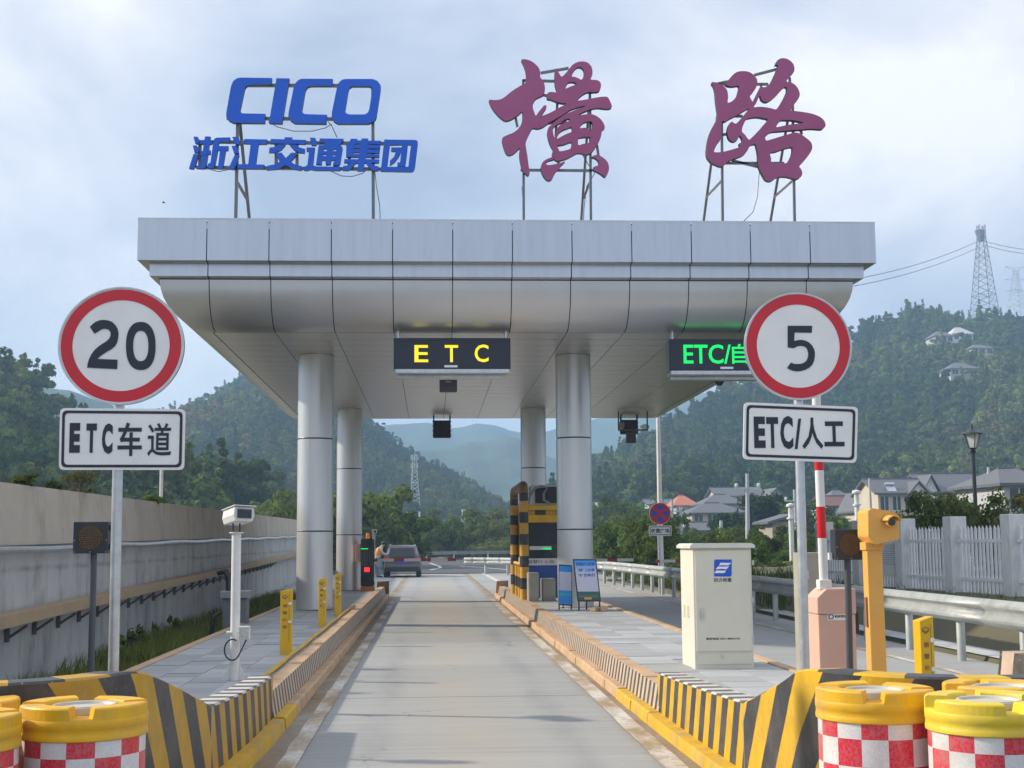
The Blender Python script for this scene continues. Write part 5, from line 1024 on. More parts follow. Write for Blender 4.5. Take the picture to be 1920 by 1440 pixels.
# black payment kiosk with barrier arm (left island end)
Yk = 39.0; a, b_ = P(676, 1103, Yk), P(701.5, 1010, Yk); t = thing('payment_kiosk', 'black payment kiosk with red display and orange beacon at the left island end', 'kiosk', ((a.x + b_.x) / 2, Yk, ZI))
s = MB(); s.box(a.x + .0, b_.x, Yk, Yk + .35, ZI, ZI + .13); s.build('plinth', 'orange_base', t, bevel=.01); s = MB(); s.prism(rrect(a.x, ZI + .132, b_.x, b_.z, .05), Yk, Yk + .33); s.build('body', 'glass', t, bevel=.01)
q = P(688, 1068, Yk); s = MB(); s.box(q.x - .075, q.x + .075, Yk - .008, Yk - .001, q.z - .06, q.z + .06); s.build('red_display', 'led_r', t); q = P(683.5, 1029, Yk); s = MB(); s.box(q.x - .1, q.x + .1, Yk - .008, Yk - .001, q.z - .012, q.z + .012); s.build('green_strip', 'led_g', t)
for k in range(7): s = MB(); x_ = a.x + .06 + k * .045; s.box(x_ - .004, x_ + .004, Yk - .004, Yk - .001, b_.z - .75, b_.z - .32); s.build('trim_line', 'steel_dark', t)
q = P(689, 1004, Yk); s = MB(); s.lathe([(.055, 0), (.055, .07), (.045, .13), (.02, .16), (0, .165)], 16, (q.x, Yk + .15, b_.z)); s.build('beacon', emit('orange_beacon', (.75, .22, .03), .35), t, smooth=True)
s = MB(); s.box(P(666, 1030, Yk).x, a.x - .003, Yk + .1, Yk + .3, P(666, 1054, Yk).z, P(666, 1020, Yk).z); s.build('side_box', 'pink', t, bevel=.01)
q = P(700, 1100, 39.8); t = thing('camera_post', 'small white camera on a thin post behind the payment kiosk', 'camera', (q.x, 39.9, ZI)); s = MB(); zc_ = P(700, 1000, 39.9).z; s.tube([(q.x, 39.9, ZI), (q.x, 39.9, zc_)], .045, 10); s.build('post', 'white', t, smooth=True); s = MB(); s.box(q.x - .05, q.x + .09, 39.7, 40.05, zc_, zc_ + .12); s.build('camera_housing', 'white', t, bevel=.02); s = MB(); s.box(q.x + .02, q.x + .08, 39.69, 39.7, zc_ + .02, zc_ + .08); s.build('lens', 'glass', t)
def boom(px0, px1, py, Y, label, flip=False, post=True):
    a, b = P(px0, py, Y), P(px1, py, Y); t = thing('boom_gate', label, 'boom gate', (a.x, Y, ZI), 'lowered boom gates'); rows = []; uvs = []; n = 16; s = MB()
    for i in range(n + 1):
        x = a.x + (b.x - a.x) * i / n; rows.append([(x, Y - .02, a.z - .042), (x, Y - .02, a.z + .042), (x, Y + .02, a.z + .042), (x, Y + .02, a.z - .042), (x, Y - .02, a.z - .042)]); uvs.append([(x, 0)] * 5)
    s.grid(rows, 0, uvs); s.add(rows[0][:4], [(0, 1, 2, 3)]); s.add(rows[-1][:4], [(0, 1, 2, 3)]); s.build('arm', 'armband', t)
    if post: s = MB(); s.box(a.x - .2, a.x + .12, Y - .12, Y + .25, ZI, a.z + .12); s.build('cabinet', 'white', t, bevel=.02)
    return t
boom(686, 855, 1050.5, 39.36, 'lowered red and white barrier arm across the lane', post=False); boom(1103, 1188, 1050.5, 39.2, 'lowered red and white barrier arm right of the front column'); boom(1300, 1230, 1051.5, 41.0, 'lowered red and white barrier arm ending at the no stopping sign', post=False)

# ================================================================== GUARDRAILS, FENCE, RIGHT SIDE
wprof = [(0, .155), (-.02, .15), (-.075, .10), (-.08, .07), (-.02, .025), (-.015, 0), (-.02, -.025), (-.08, -.07), (-.075, -.10), (-.02, -.15), (0, -.155)]
def guardrail(path, zt_, label, post_sp=2.0, scale=1.0, z0=0.0):
    """path: (x, y) list, traffic side on the left of travel direction"""
    t = thing('guardrail', label, 'guardrail', (path[0][0], path[0][1], z0), 'steel guardrails'); pth = catmull([(p[0], p[1], 0) for p in path], 10); s = MB(); rows = []
    seg = 4.0; acc = 0; cur = []; zc_ = zt_ - .155 * scale; prev = None
    def nrm(i):
        d = pth[min(i + 1, len(pth) - 1)] - pth[max(0, i - 1)]; d = d[:2] / np.linalg.norm(d[:2]); return np.array([d[1], -d[0]])
    for i, p in enumerate(pth):
        n_ = nrm(i); rows.append([(p[0] - n_[0] * a * scale * -1, p[1] - n_[1] * a * scale * -1, zc_ + b * scale) for a, b in wprof])
    chunk = max(2, int(len(rows) / max(1, (sum(np.linalg.norm(pth[i + 1] - pth[i]) for i in range(len(pth) - 1)) / seg))))
    for i in range(0, len(rows) - 1, chunk):
        s = MB(); s.grid(rows[i:i + chunk + 1]); o = s.build('beam', 'rail', t, smooth=True); so = o.modifiers.new('s', 'SOLIDIFY'); so.thickness = .006
    d = 0; nxt = .3
    for i in range(len(pth) - 1):
        L_ = np.linalg.norm(pth[i + 1] - pth[i])
        while d + L_ > nxt:
            f = (nxt - d) / L_; p = pth[i] + (pth[i + 1] - pth[i]) * f; n_ = nrm(i)
            s = MB(); s.lathe([(.057, z0 - .1), (.057, zt_ - .05), (.05, zt_ - .04), (0, zt_ - .04)], 12, (p[0] + n_[0] * .075, p[1] + n_[1] * .075, 0)); s.build('post', 'rail', t, smooth=True); nxt += post_sp
        d += L_
    return t
guardrail([(6.95, 8), (6.95, 20), (6.95, 35), (6.95, 46), (6.7, 54), (6.0, 61), (4.9, 67), (3.2, 71), (1.75, 72.5)], .86, 'long galvanised guardrail along the right lane, bending left beyond the booth', 2.0, 1.08)
guardrail([(-.6, 118), (1.5, 121), (5, 124), (10, 128)], .95, 'distant grey guardrail on the far bend behind the car', 4.0)
# concrete strip and drain slope behind the guardrail
e_ = MB(); rows = []
for y in np.arange(4, 60, 2.0): rows.append([(7.3, y, -.02), (7.35, y, .07), (7.75, y, .08), (7.8, y, .03), (8.5, y, .42), (9.2, y, .62), (14, y, .75), (30, y, .5), (60, y, .2)])
e_.grid(rows); st('embankment', e_, 'soil', smooth=True)
e_ = MB(); e_.grid([[(7.3, y, .075), (7.72, y, .085), (7.82, y, .035), (8.55, y, .45)] for y in np.arange(6, 32, 1.0)]); st('drain_slope', e_, 'wall_low', smooth=False)
# fence
fa, fb = Vector((10.35, 18.6, 0)), Vector((8.86, 33.6, 0)); fd = (fb - fa).normalized(); fl_ = (fb - fa).length; zb0 = .64
fw = thing('picket_fence', 'white picket fence with square posts on a low brown wall at the right', 'fence', fa); s = MB(); nn = Vector((fd.y, -fd.x, 0)) * .1
vs = [fa - nn, fa + nn, fb + nn, fb - nn]; s.add([(v.x, v.y, 0) for v in vs] + [(v.x, v.y, zb0) for v in vs], [(0, 1, 2, 3), (4, 5, 6, 7), (0, 1, 5, 4), (1, 2, 6, 5), (2, 3, 7, 6), (3, 0, 4, 7)]); s.build('base_wall', mat('pebble_wall', (.26, .21, .18), .8, var=.3, scale=25, bump=.5), fw)
M['fence_white'] = mat('fence_white', (.88, .89, .90), .5, dirt=(.4, .38, .33), dirtamt=.4, dirtscale=3)
M['post_white'] = mat('flaking_white_render', (.72, .72, .71), .7, var=.10, dirt=(.34, .33, .30), dirtamt=.6, dirtscale=2.2, stretch=(1.5, 1.5, .6), bump=.4)
SP = 2.13; posts = []
d = .35
while d < fl_: posts.append(d); d += SP
ang = math.atan2(fd.y, fd.x)
pk = MB(); pk.add([(-.032, -.012, 0), (.032, -.012, 0), (.032, .012, 0), (-.032, .012, 0), (-.032, -.012, 1.13), (.032, -.012, 1.13), (.032, .012, 1.13), (-.032, .012, 1.13), (0, 0, 1.2)], [(0, 3, 2, 1), (0, 1, 5, 4), (1, 2, 6, 5), (2, 3, 7, 6), (3, 0, 4, 7), (4, 5, 8), (5, 6, 8), (6, 7, 8), (7, 4, 8)])
pko = None
def at_fence(s_, c, z, nm, m, par, bv=0):
    o = s_.build(nm, m, None, bevel=bv); o.parent = par
    if par is fw: o.location = Vector((c.x, c.y, z)) - Vector(fw.location); o.rotation_euler.z = ang
    return o
for i, d in enumerate(posts):
    c = fa + fd * d; s = MB(); s.box(-.16, .16, -.16, .16, .0, 2.02); at_fence(s, c, 0, 'post', 'post_white', fw, .012)
    if i + 1 == len(posts): break
    m0, m1 = d + .17, posts[i + 1] - .17; cm = fa + fd * ((m0 + m1) / 2); hl = (m1 - m0) / 2
    s = MB(); s.box(-hl, hl, .014, .04, .22, .28); pn = at_fence(s, cm, zb0, 'lower_rail', 'fence_white', fw)
    s = MB(); s.box(-hl, hl, .014, .04, .9, .96); at_fence(s, cm, zb0, 'upper_rail', 'fence_white', pn)
    n = int(2 * hl / .135)
    for j in range(n):
        if pko is None: pko = pk.build('picket', 'fence_white', None); o = pko
        else: o = pko.copy(); col.objects.link(o)
        o.parent = pn; o.location = (-hl + 2 * hl * (j + .5) / n, 0, .01); o.rotation_euler = (0, random.uniform(-.01, .01), 0)
# notice board on the fence
q = P(1668, 1020, 27.6); t = thing('notice_board', 'grey notice board with printed lines on the picket fence', 'notice board', (q.x - .1, 27.6, .66)); a, b_ = P(1654, 1078, 27.6), P(1684, 1018, 27.6); s = MB(); s.box(a.x, b_.x, 27.6, 27.62, a.z, b_.z); s.build('board', mat('notice_grey', (.50, .52, .53), .5), t)
for k_ in range(10): s = MB(); zz1 = b_.z - .04 - k_ * .042; s.box(a.x + .03, b_.x - .03 - .04 * (k_ % 3), 27.597, 27.6, zz1 - .006, zz1 + .004); s.build('print_line', 'steel_dark', t)
# iron street lantern
q = P(1830, 970, 44); t = thing('street_lantern', 'black street lantern with pale glass on a tall post among the shrubs', 'street lamp', (q.x, 44, .3)); zl_ = P(1829, 845, 44).z; zt2 = P(1829, 812, 44).z
s = MB(); s.tube([(q.x, 44, .2), (q.x, 44, 1.2), (q.x, 44, zl_)], [.11, .075, .055], 12); s.build('post', 'black', t, smooth=True); s = MB(); s.lathe([(.06, zl_ - .1), (.1, zl_), (.06, zl_ + .04), (.13, zl_ + .08), (0, zl_ + .09)], 12, (q.x, 44, 0)); s.build('collar', 'black', t, smooth=True)
s = MB(); s.lathe([(.12, zl_ + .1), (.24, zt2 - .02)], 4, (q.x, 44, 0)); s.build('glass', mat('frosted_glass', (.62, .64, .62), .2), t); s = MB(); s.lathe([(.34, zt2 - .03), (.33, zt2), (.12, zt2 + .1), (.05, zt2 + .14), (.02, zt2 + .3), (0, zt2 + .3)], 12, (q.x, 44, 0)); s.build('cap', 'black', t)
for k_ in range(4): an = k_ * math.pi / 2; s = MB(); s.tube([(q.x + .125 * math.cos(an), 44 + .125 * math.sin(an), zl_ + .09), (q.x + .25 * math.cos(an), 44 + .25 * math.sin(an), zt2 - .02)], .014, 5); s.build('glazing_bar', 'black', t)
# white posts with balls (gate posts) and sheet fence by the village lane
for (px, pyt, pyb, Y_, lab) in ((1484, 948, 1010, 60, 'white slim bollard post left of the 5 sign pole, in the village'), (1608, 923, 985, 60, 'white slim bollard post left of the amber camera, in the village')):
    b = P(px, pyb, Y_); tp = P(px, pyt, Y_); t = thing('white_post', lab, 'post', (b.x, Y_, .3)); s = MB(); s.tube([(b.x, Y_, .1), (b.x, Y_, tp.z)], .11, 12); s.build('shaft', 'white', t, smooth=True); s = MB(); s.lathe([(0, -.1), (.18, -.06), (.2, 0), (.18, .06), (0, .12)], 12, (b.x, Y_, tp.z)); s.build('cap', 'white', t, smooth=True)
    s = MB(); s.lathe([(.11, -.05), (.18, -.04), (.18, .04), (.11, .05)], 12, (b.x, Y_, tp.z - .55)); s.build('collar', 'white', t, smooth=True)

# ================================================================== CAR AND ATTENDANT
def car():
    Y0 = 67.0; b = P(750, 1083, Y0); cx = P(754, 1050, Y0).x
    t = thing('parked_car', 'silver grey car seen from behind, stopped beyond the barrier', 'car', (cx, Y0, 0))
    # sections along Y (rear to front): (y, half width low, half width belt, half width roof, z low, z belt, z roof)
    S = [(0.0, .84, .86, .60, .42, .98, 1.02), (.10, .90, .91, .66, .30, 1.02, 1.28), (.45, .915, .915, .665, .28, 1.04, 1.62), (1.3, .92, .92, .67, .27, 1.03, 1.68), (2.4, .92, .92, .65, .27, 1.0, 1.62), (3.1, .92, .91, .60, .27, .97, 1.1), (4.1, .90, .88, .6, .28, .88, .92), (4.4, .80, .78, .5, .36, .72, .74)]
    s = MB(); rows = []
    for y, a, bb, c, zl_, zb2, zr in S:
        half = [(a * .9, zl_), (a, zl_ + .12), (bb, (zl_ + zb2) / 2), (bb * .985, zb2), (c + .06, zb2 + (zr - zb2) * .75), (c, zr - .02), (c * .6, zr + .01), (0, zr + .02)]
        r = [(cx + x, Y0 + y, z) for x, z in half] + [(cx - x, Y0 + y, z) for x, z in reversed(half[:-1])]; rows.append(r)
    s.grid(rows); s.add(rows[0], [tuple(range(15))]); s.add(rows[-1], [tuple(range(15))])
    s.build('body', mat('grey_car_paint', (.115, .105, .108), .3, .5, .03, coat=.6), t, smooth=True)
    s = MB(); s.add([(cx - .66, Y0 - .01, 1.06), (cx + .66, Y0 - .01, 1.06), (cx + .56, Y0 + .27, 1.53), (cx - .56, Y0 + .27, 1.53)], [(0, 1, 2, 3)]); s.v = [(v[0], v[1] - .05, v[2]) for v in s.v]; s.build('rear_window', 'glass', t)
    s = MB(); s.box(cx - .89, cx + .89, Y0 - .04, Y0 + .3, .30, .52); s.build('bumper', 'black', t, bevel=.03); s = MB(); s.box(cx - .87, cx + .87, Y0 - .03, Y0 + .2, .522, .70); s.build('bumper_skirt', mat('bumper_paint', (.16, .145, .145), .35, .3), t, bevel=.03)
    s = MB(); s.box(cx - .22, cx + .22, Y0 - .045, Y0 - .032, .72, .84); s.build('number_plate', 'blue_sign', t)
    for sg in (-1, 1):
        s = MB(); s.add([(cx + sg * .86, Y0 - .01, .9), (cx + sg * .52, Y0 - .025, .92), (cx + sg * .58, Y0 - .02, 1.02), (cx + sg * .885, Y0 + .06, 1.12)], [(0, 1, 2, 3)]); s.build('tail_light', emit('tail_red', (.55, .05, .05), .25), t)
        for y_ in (.75, 3.5):
            s = MB(); s.lathe([(.0, 0), (.34, 0), (.36, .05), (.36, .19), (.34, .24), (0, .24)], 24); s.v = [(cx + sg * .93 - sg * v[2], Y0 + y_ + v[0], .36 + v[1]) for v in s.v]; wh = s.build('wheel', 'rubber', t, smooth=True)
            s = MB(); s.lathe([(0, -.004), (.21, -.004), (.23, .02)], 16); s.v = [(cx + sg * .93 - sg * v[2], Y0 + y_ + v[0], .36 + v[1]) for v in s.v]; s.build('rim', 'steel', wh)
        s = MB(); s.tube([(cx + sg * .62, Y0 + .5, 1.66), (cx + sg * .62, Y0 + .6, 1.71), (cx + sg * .62, Y0 + 2.2, 1.70), (cx + sg * .62, Y0 + 2.3, 1.65)], .018, 6); s.build('roof_rail', 'steel', t)
        s = MB(); s.box(cx + sg * .95 - .06, cx + sg * .95 + .06, Y0 + 2.7, Y0 + 2.82, 1.0, 1.12); s.build('mirror', 'black', t, bevel=.02)
        s = MB(); s.add([(cx + sg * .90, Y0 + .55, 1.06), (cx + sg * .74, Y0 + .75, 1.5), (cx + sg * .72, Y0 + 2.3, 1.48), (cx + sg * .905, Y0 + 2.9, 1.05)], [(0, 1, 2, 3)]); s.v = [(v[0] + sg * .02, v[1], v[2]) for v in s.v]; s.build('side_window', 'glass', t)
car(); [o for o in bpy.data.objects if o.name == 'parked_car'][0].scale = (.96, 1, .91)
def person():
    Y0 = 66.7; f = P(707, 1083, Y0); x = f.x; t = thing('person', 'person in orange vest and jeans leaning to the car window', 'person', (x, Y0, 0))
    J = {'pel': (0, 0, .92), 'waist': (.03, .02, 1.06), 'chest': (.12, .08, 1.30), 'neck': (.22, .12, 1.46), 'head': (.29, .15, 1.56), 'htop': (.32, .16, 1.66),
         'sl': (.10, .25, 1.38), 'el': (.26, .36, 1.16), 'wl': (.44, .38, 1.10), 'hl': (.52, .38, 1.10), 'sr': (.14, -.09, 1.37), 'er': (.27, -.16, 1.14), 'wr': (.45, -.1, 1.08), 'hr': (.53, -.08, 1.07),
         'hipl': (-.01, .09, .88), 'kl': (.04, .12, .49), 'al': (-.02, .12, .08), 'tl': (.13, .12, .04), 'hipr': (-.01, -.09, .88), 'kr': (.10, -.12, .48), 'ar': (.12, -.12, .08), 'tr': (.27, -.13, .04)}
    rad = dict(pel=.15, waist=.14, chest=.155, neck=.06, head=.10, htop=.085, sl=.075, el=.05, wl=.035, hl=.035, sr=.075, er=.05, wr=.035, hr=.035, hipl=.11, kl=.075, al=.05, tl=.04, hipr=.11, kr=.075, ar=.05, tr=.04)
    E_ = [('pel', 'waist'), ('waist', 'chest'), ('chest', 'neck'), ('neck', 'head'), ('head', 'htop'), ('chest', 'sl'), ('sl', 'el'), ('el', 'wl'), ('wl', 'hl'), ('chest', 'sr'), ('sr', 'er'), ('er', 'wr'), ('wr', 'hr'), ('pel', 'hipl'), ('hipl', 'kl'), ('kl', 'al'), ('al', 'tl'), ('pel', 'hipr'), ('hipr', 'kr'), ('kr', 'ar'), ('ar', 'tr')]
    ks = list(J); me = bpy.data.meshes.new('body'); me.from_pydata([J[k] for k in ks], [(ks.index(a), ks.index(b)) for a, b in E_], []); o = bpy.data.objects.new('body', me); col.objects.link(o)
    o.modifiers.new('skin', 'SKIN'); bpy.context.view_layer.update()
    for i, k in enumerate(ks): me.skin_vertices[0].data[i].radius = (rad[k], rad[k]); me.skin_vertices[0].data[i].use_root = (k == 'pel')
    su = o.modifiers.new('sub', 'SUBSURF'); su.levels = su.render_levels = 2
    bpy.context.view_layer.update(); dg = bpy.context.evaluated_depsgraph_get(); m2 = bpy.data.meshes.new_from_object(o.evaluated_get(dg)); bpy.data.objects.remove(o)
    for mm in (mat('skin', (.42, .26, .18), .5), mat('jeans', (.20, .25, .31), .8), mat('grey_shirt', (.42, .43, .45), .8), mat('dark_shoe', (.03, .03, .035), .5)): m2.materials.append(mm)
    for p in m2.polygons:
        c = p.center; p.material_index = 3 if c.z < .10 else 1 if c.z < .95 else 0 if (c.x > .19 and c.z > 1.43) or c.x > .42 else 2
        p.use_smooth = True
    o = bpy.data.objects.new('body', m2); col.objects.link(o); o.parent = t
    s = MB(); pr = [(.172, .98), (.185, 1.10), (.19, 1.25), (.175, 1.37), (.10, 1.44)]
    rows = [[(.11 * (z - .98) / .4 + r * .92 * math.cos(a) + .0, .05 + r * 1.12 * math.sin(a), z) for a in [2 * math.pi * k / 16 for k in range(17)]] for r, z in pr]; s.grid(rows); v = s.build('vest', mat('orange_vest', (.80, .27, .03), .6, var=.1), None, smooth=True); v.parent = t
    s = MB(); s.box(-.19, -.17, -.06, .14, 1.14, 1.30); s.v = [(q[0] + .09, q[1], q[2]) for q in s.v]; v2 = s.build('vest_panel', mat('vest_yellow', (.80, .62, .02), .5), None); v2.parent = v
    s = MB(); s.lathe([(0, -.02), (.09, -.02), (.115, .03), (.105, .09), (.06, .135), (0, .15)], 14, (.285, .15, 1.58)); h = s.build('hair', mat('dark_hair', (.02, .017, .015), .6), None, smooth=True); h.parent = t
person()
# bird in the sky
q = P(307, 380, 60); t = thing('bird', 'tiny dark bird in flight against the clouds left of the blue sign', 'bird', q); t.scale = (.5, .5, .5); s = MB(); s.lathe([(0, -.16), (.04, -.08), (.05, .02), (.03, .12), (0, .16)], 8); s.v = [(v[2], v[1], v[0]) for v in s.v]; o = s.build('body', 'black', None, smooth=True); o.parent = t
for sg in (-1, 1): s = MB(); s.add([(-.06, 0, .02), (.06, 0, .02), (.02, sg * .16, .10), (-.05, sg * .3, .05)], [(0, 1, 2, 3)]); o = s.build('wing', 'black', None); o.parent = t
# ================================================================== HILLS
from mathutils import noise as mn
def fbm(x, y, s, o=5):
    return mn.fractal(Vector((x / s, y / s, 3.7)), 1.0, 2.1, o)
HILLS = {}
def hill(name, crest, Yc, Yb, zb, m, tree=6.0, nu=160, nv=46, bump=6, foot=.0, back=1.5, power=1.0, lower=None):
    """ridge whose skyline runs through photo pixels at real distance Yc; front foot at Yb"""
    cx = [p[0] for p in crest]; cy = [p[1] for p in crest]; us = np.linspace(cx[0], cx[-1], nu); rows = []
    def height(v, zc): return zb + (zc - zb) * v
    for j in range(nv + 12):
        r = []
        for u in us:
            py = np.interp(u, cx, cy); yc = np.interp(u, cx, Yc) if isinstance(Yc, (list, tuple)) else Yc
            yb = np.interp(u, cx, Yb) if isinstance(Yb, (list, tuple)) else Yb
            C = P(u, py, yc); zc = C.z - (np.interp(u, tree[0], tree[1]) if isinstance(tree, tuple) else tree)
            if j <= nv:
                v = j / nv; y = yb + (yc - yb) * v; z = zb + (zc - zb) * (foot * v + (1 - foot) * (v ** power)) ; fr = 1
            else:
                v = (j - nv) / 11; y = yc + (yc - yb) * v * back; z = zc + (zb - zc) * v ** 1.2; fr = 0
            x = C.x * (1 - .35 * (yc - y) / yc) if y < yc else C.x * y / yc
            env = math.sin(math.pi * min(1, max(0, v if fr else 1 - v)) * .93) if fr else (1 - v)
            z += bump * fbm(x, y, 70) * env + bump * .5 * abs(fbm(x + 90, y, 130)) * env
            r.append((x, y, max(z, -1.2)))
        rows.append(r)
    mb = MB(); mb.grid(rows); o = mb.build(name, m, smooth=True, fix=False); o['kind'] = 'structure'; HILLS[name] = (rows, nv); return o
# far blue ridges
hill('far_ridge', [(560, 815), (690, 806), (735, 799), (770, 793.5), (798, 790), (826, 795), (848, 801), (868, 800), (893, 793), (930, 798), (957, 808), (1000, 815), (1060, 800), (1105, 790), (1200, 775), (1275, 752), (1320, 738), (1350, 742), (1500, 790)], 1500, 1150, -1, 'far_hill', 0, 220, 24, 10, back=.4)
hill('second_ridge', [(640, 890), (700, 880), (790, 849), (845, 842), (878, 829), (910, 830), (949, 817), (970, 822), (1010, 850), (1060, 870), (1110, 850), (1180, 840), (1300, 870)], 1050, 800, -1, 'far_hill', 0, 200, 24, 9, back=.4)
hill('left_far_ridge', [(-200, 720), (60, 712), (95, 721), (130, 722), (170, 738), (230, 755), (300, 770), (420, 800)], 850, 660, -1, 'far_hill', 4, 80, 20, 10, back=.4)
# big wooded hill on the left, behind the canopy
hill('left_hill', [(-300, 790), (60, 800), (250, 790), (345, 766), (400, 742), (455, 706), (520, 668), (575, 648), (630, 680), (690, 780), (735, 812), (782, 850), (850, 880), (900, 912), (950, 950), (1010, 985)], [640, 640, 640, 640, 640, 640, 640, 620, 600, 560, 560, 560, 560, 560, 560, 560], 260, -1, 'hill', ([0, 630, 700], [8.5, 8.5, 4.5]), 200, 50, 7, foot=.35, power=1.4)
# dark near hill at the left edge
hill('near_left_hill', [(-700, 610), (-300, 600), (-100, 625), (0, 666), (60, 702), (100, 745), (150, 800), (220, 850), (330, 890), (450, 925), (560, 960)], 250, 110, -1, 'hill', 7.5, 120, 40, 4, foot=.5)
# wooded hill on the right with the village at its foot
hill('right_hill', [(960, 985), (1040, 912), (1100, 862), (1165, 828), (1240, 790), (1320, 745), (1400, 705), (1500, 660), (1600, 612), (1650, 592), (1720, 575), (1780, 588), (1850, 582), (1920, 592), (2050, 570), (2300, 520), (2700, 500)], [430, 430, 430, 440, 450, 470, 500, 510, 520, 520, 520, 520, 520, 520, 520, 520, 520], [200, 190, 180, 175, 170, 165, 160, 155, 150, 150, 150, 150, 150, 150, 140, 130, 120], -.5, 'hill', 7.5, 220, 60, 6, foot=.0, power=1.75)
def surf(name, u, v):
    rows, nv = HILLS[name]; n = len(rows[0]); fu = u * (n - 1); fv = v * nv; i, j = int(min(n - 2, fu)), int(min(nv - 1, fv)); a, b = fu - i, fv - j
    q = [np.array(rows[j + dj][i + di]) for dj in (0, 1) for di in (0, 1)]
    return (q[0] * (1 - a) + q[1] * a) * (1 - b) + (q[2] * (1 - a) + q[3] * a) * b
def ground_z(x, y, name='right_hill'):
    rows, nv = HILLS[name]; best = None
    for j in range(nv):
        for i in range(0, len(rows[0]), 2):
            p = rows[j][i]; d = (p[0] - x) ** 2 + (p[1] - y) ** 2
            if best is None or d < best[0]: best = (d, p[2])
    return best[1]

# ================================================================== TREES
def leaf_mesh(name, centers, normals, sizes, m, asp=.55, droop=0):
    n = len(centers); c = np.asarray(centers); nr = np.asarray(normals); sz = np.asarray(sizes)[:, None]
    r = rng.normal(size=(n, 3)); t = np.cross(nr, r); t /= np.linalg.norm(t, axis=1)[:, None] + 1e-9
    if droop: t[:, 2] -= droop; t /= np.linalg.norm(t, axis=1)[:, None] + 1e-9
    b = np.cross(nr, t); b /= np.linalg.norm(b, axis=1)[:, None] + 1e-9
    k = rng.uniform(.1, .3, (n, 1))
    v = np.stack([c - t * sz, c + b * sz * asp + nr * sz * k * .3, c + t * sz, c - b * sz * asp - nr * sz * k * .3], 1).reshape(-1, 3)
    me = bpy.data.meshes.new(name); me.vertices.add(4 * n); me.vertices.foreach_set('co', v.ravel()); me.loops.add(4 * n); me.loops.foreach_set('vertex_index', np.arange(4 * n)); me.polygons.add(n); me.polygons.foreach_set('loop_start', np.arange(0, 4 * n, 4)); me.update(); me.materials.append(M[m] if isinstance(m, str) else m); me.validate(); return me
def lobes_cloud(lobes, n, jitter=.18):
    """points spread near the surfaces of several ellipsoid lobes; returns centres, normals"""
    vol = np.array([l[3] * l[4] * l[5] for l in lobes]) ** .67; pr = vol / vol.sum(); C, Nn = [], []
    idx = rng.choice(len(lobes), n, p=pr)
    for i in idx:
        x, y, z, a, b, c = lobes[i]; d = rng.normal(size=3); d /= np.linalg.norm(d); d[2] = d[2] if d[2] > -.35 else -d[2] * .6
        s = 1 - abs(rng.normal()) * jitter; C.append((x + d[0] * a * s, y + d[1] * b * s, z + d[2] * c * s)); q = d / np.array([a, b, c]); q /= np.linalg.norm(q); q = q + rng.normal(size=3) * .32; Nn.append(q / np.linalg.norm(q))
    return np.array(C), np.array(Nn)
def crown_lobes(kind, s=1.0):
    L_ = []
    if kind == 'broad':
        for k in range(9): a = rng.uniform(0, 6.28); r = rng.uniform(.4, 2.0); z = rng.uniform(2.8, 6.2); w_ = rng.uniform(1.0, 1.9) * (1 - (z - 2.5) * .09); L_.append((r * math.cos(a) * (1 - (z - 2.8) * .16), r * math.sin(a) * (1 - (z - 2.8) * .16), z, w_, w_, w_ * .75))
        L_.append((0, 0, 6.6, 1.1, 1.1, 1.0)); L_.append((0, 0, 3.6, 2.1, 2.1, 1.7))
    elif kind == 'tall':
        for k in range(9): a = rng.uniform(0, 6.28); z = 2.2 + k * .75; w_ = (1.9 - k * .165) * rng.uniform(.75, 1.1); L_.append((.5 * math.cos(a), .5 * math.sin(a), z, w_, w_, .75))
    elif kind == 'conifer':
        for k in range(11): z = 1.2 + k * .78; w_ = max(.25, 1.55 - k * .135) * rng.uniform(.85, 1.1); L_.append((rng.uniform(-.12, .12), rng.uniform(-.12, .12), z, w_, w_, .42))
    elif kind == 'open':
        for k in range(7): a = rng.uniform(0, 6.28); r = rng.uniform(.8, 2.4); z = rng.uniform(3.5, 7.5); w_ = rng.uniform(.6, 1.15); L_.append((r * math.cos(a), r * math.sin(a), z, w_, w_, w_ * .7))
    elif kind == 'bamboo':
        for k in range(10): a = rng.uniform(0, 6.28); r = rng.uniform(0, 1.5); h = rng.uniform(3.2, 6.5); L_.append((r * math.cos(a) * 1.2, r * math.sin(a) * 1.2, h, .75, .75, 1.5))
    else:
        for k in range(8): a = rng.uniform(0, 6.28); r = rng.uniform(.2, 1.5); L_.append((r * math.cos(a), r * math.sin(a), rng.uniform(.5, 1.6), rng.uniform(.6, 1.1), rng.uniform(.6, 1.1), rng.uniform(.5, .9)))
    return [tuple(x * s for x in l) for l in L_]
protoc = bpy.data.collections.new('forest_prototypes'); small_c = bpy.data.collections.new('thicket_prototypes')
for k in range(10):
    kind = ('broad', 'broad', 'tall', 'conifer', 'bamboo', 'tall', 'open', 'broad', 'conifer', 'open')[k]; C, Nn = lobes_cloud(crown_lobes(kind), 950, .22)
    protoc.objects.link(bpy.data.objects.new(f'crown_{k}', leaf_mesh(f'crown_{k}', C, Nn, rng.uniform(.2, .46, len(C)), 'fol_dark', .6)))
for k in range(6):
    kind = ('shrub', 'shrub', 'bamboo', 'shrub', 'broad', 'bamboo')[k]; C, Nn = lobes_cloud(crown_lobes(kind, {'shrub': 1.0, 'bamboo': .55, 'broad': .6}[kind]), 1500, .25)
    small_c.objects.link(bpy.data.objects.new(f'bush_{k}', leaf_mesh(f'bush_{k}', C, Nn, rng.uniform(.07, .17, len(C)), 'fol_mid', .5)))
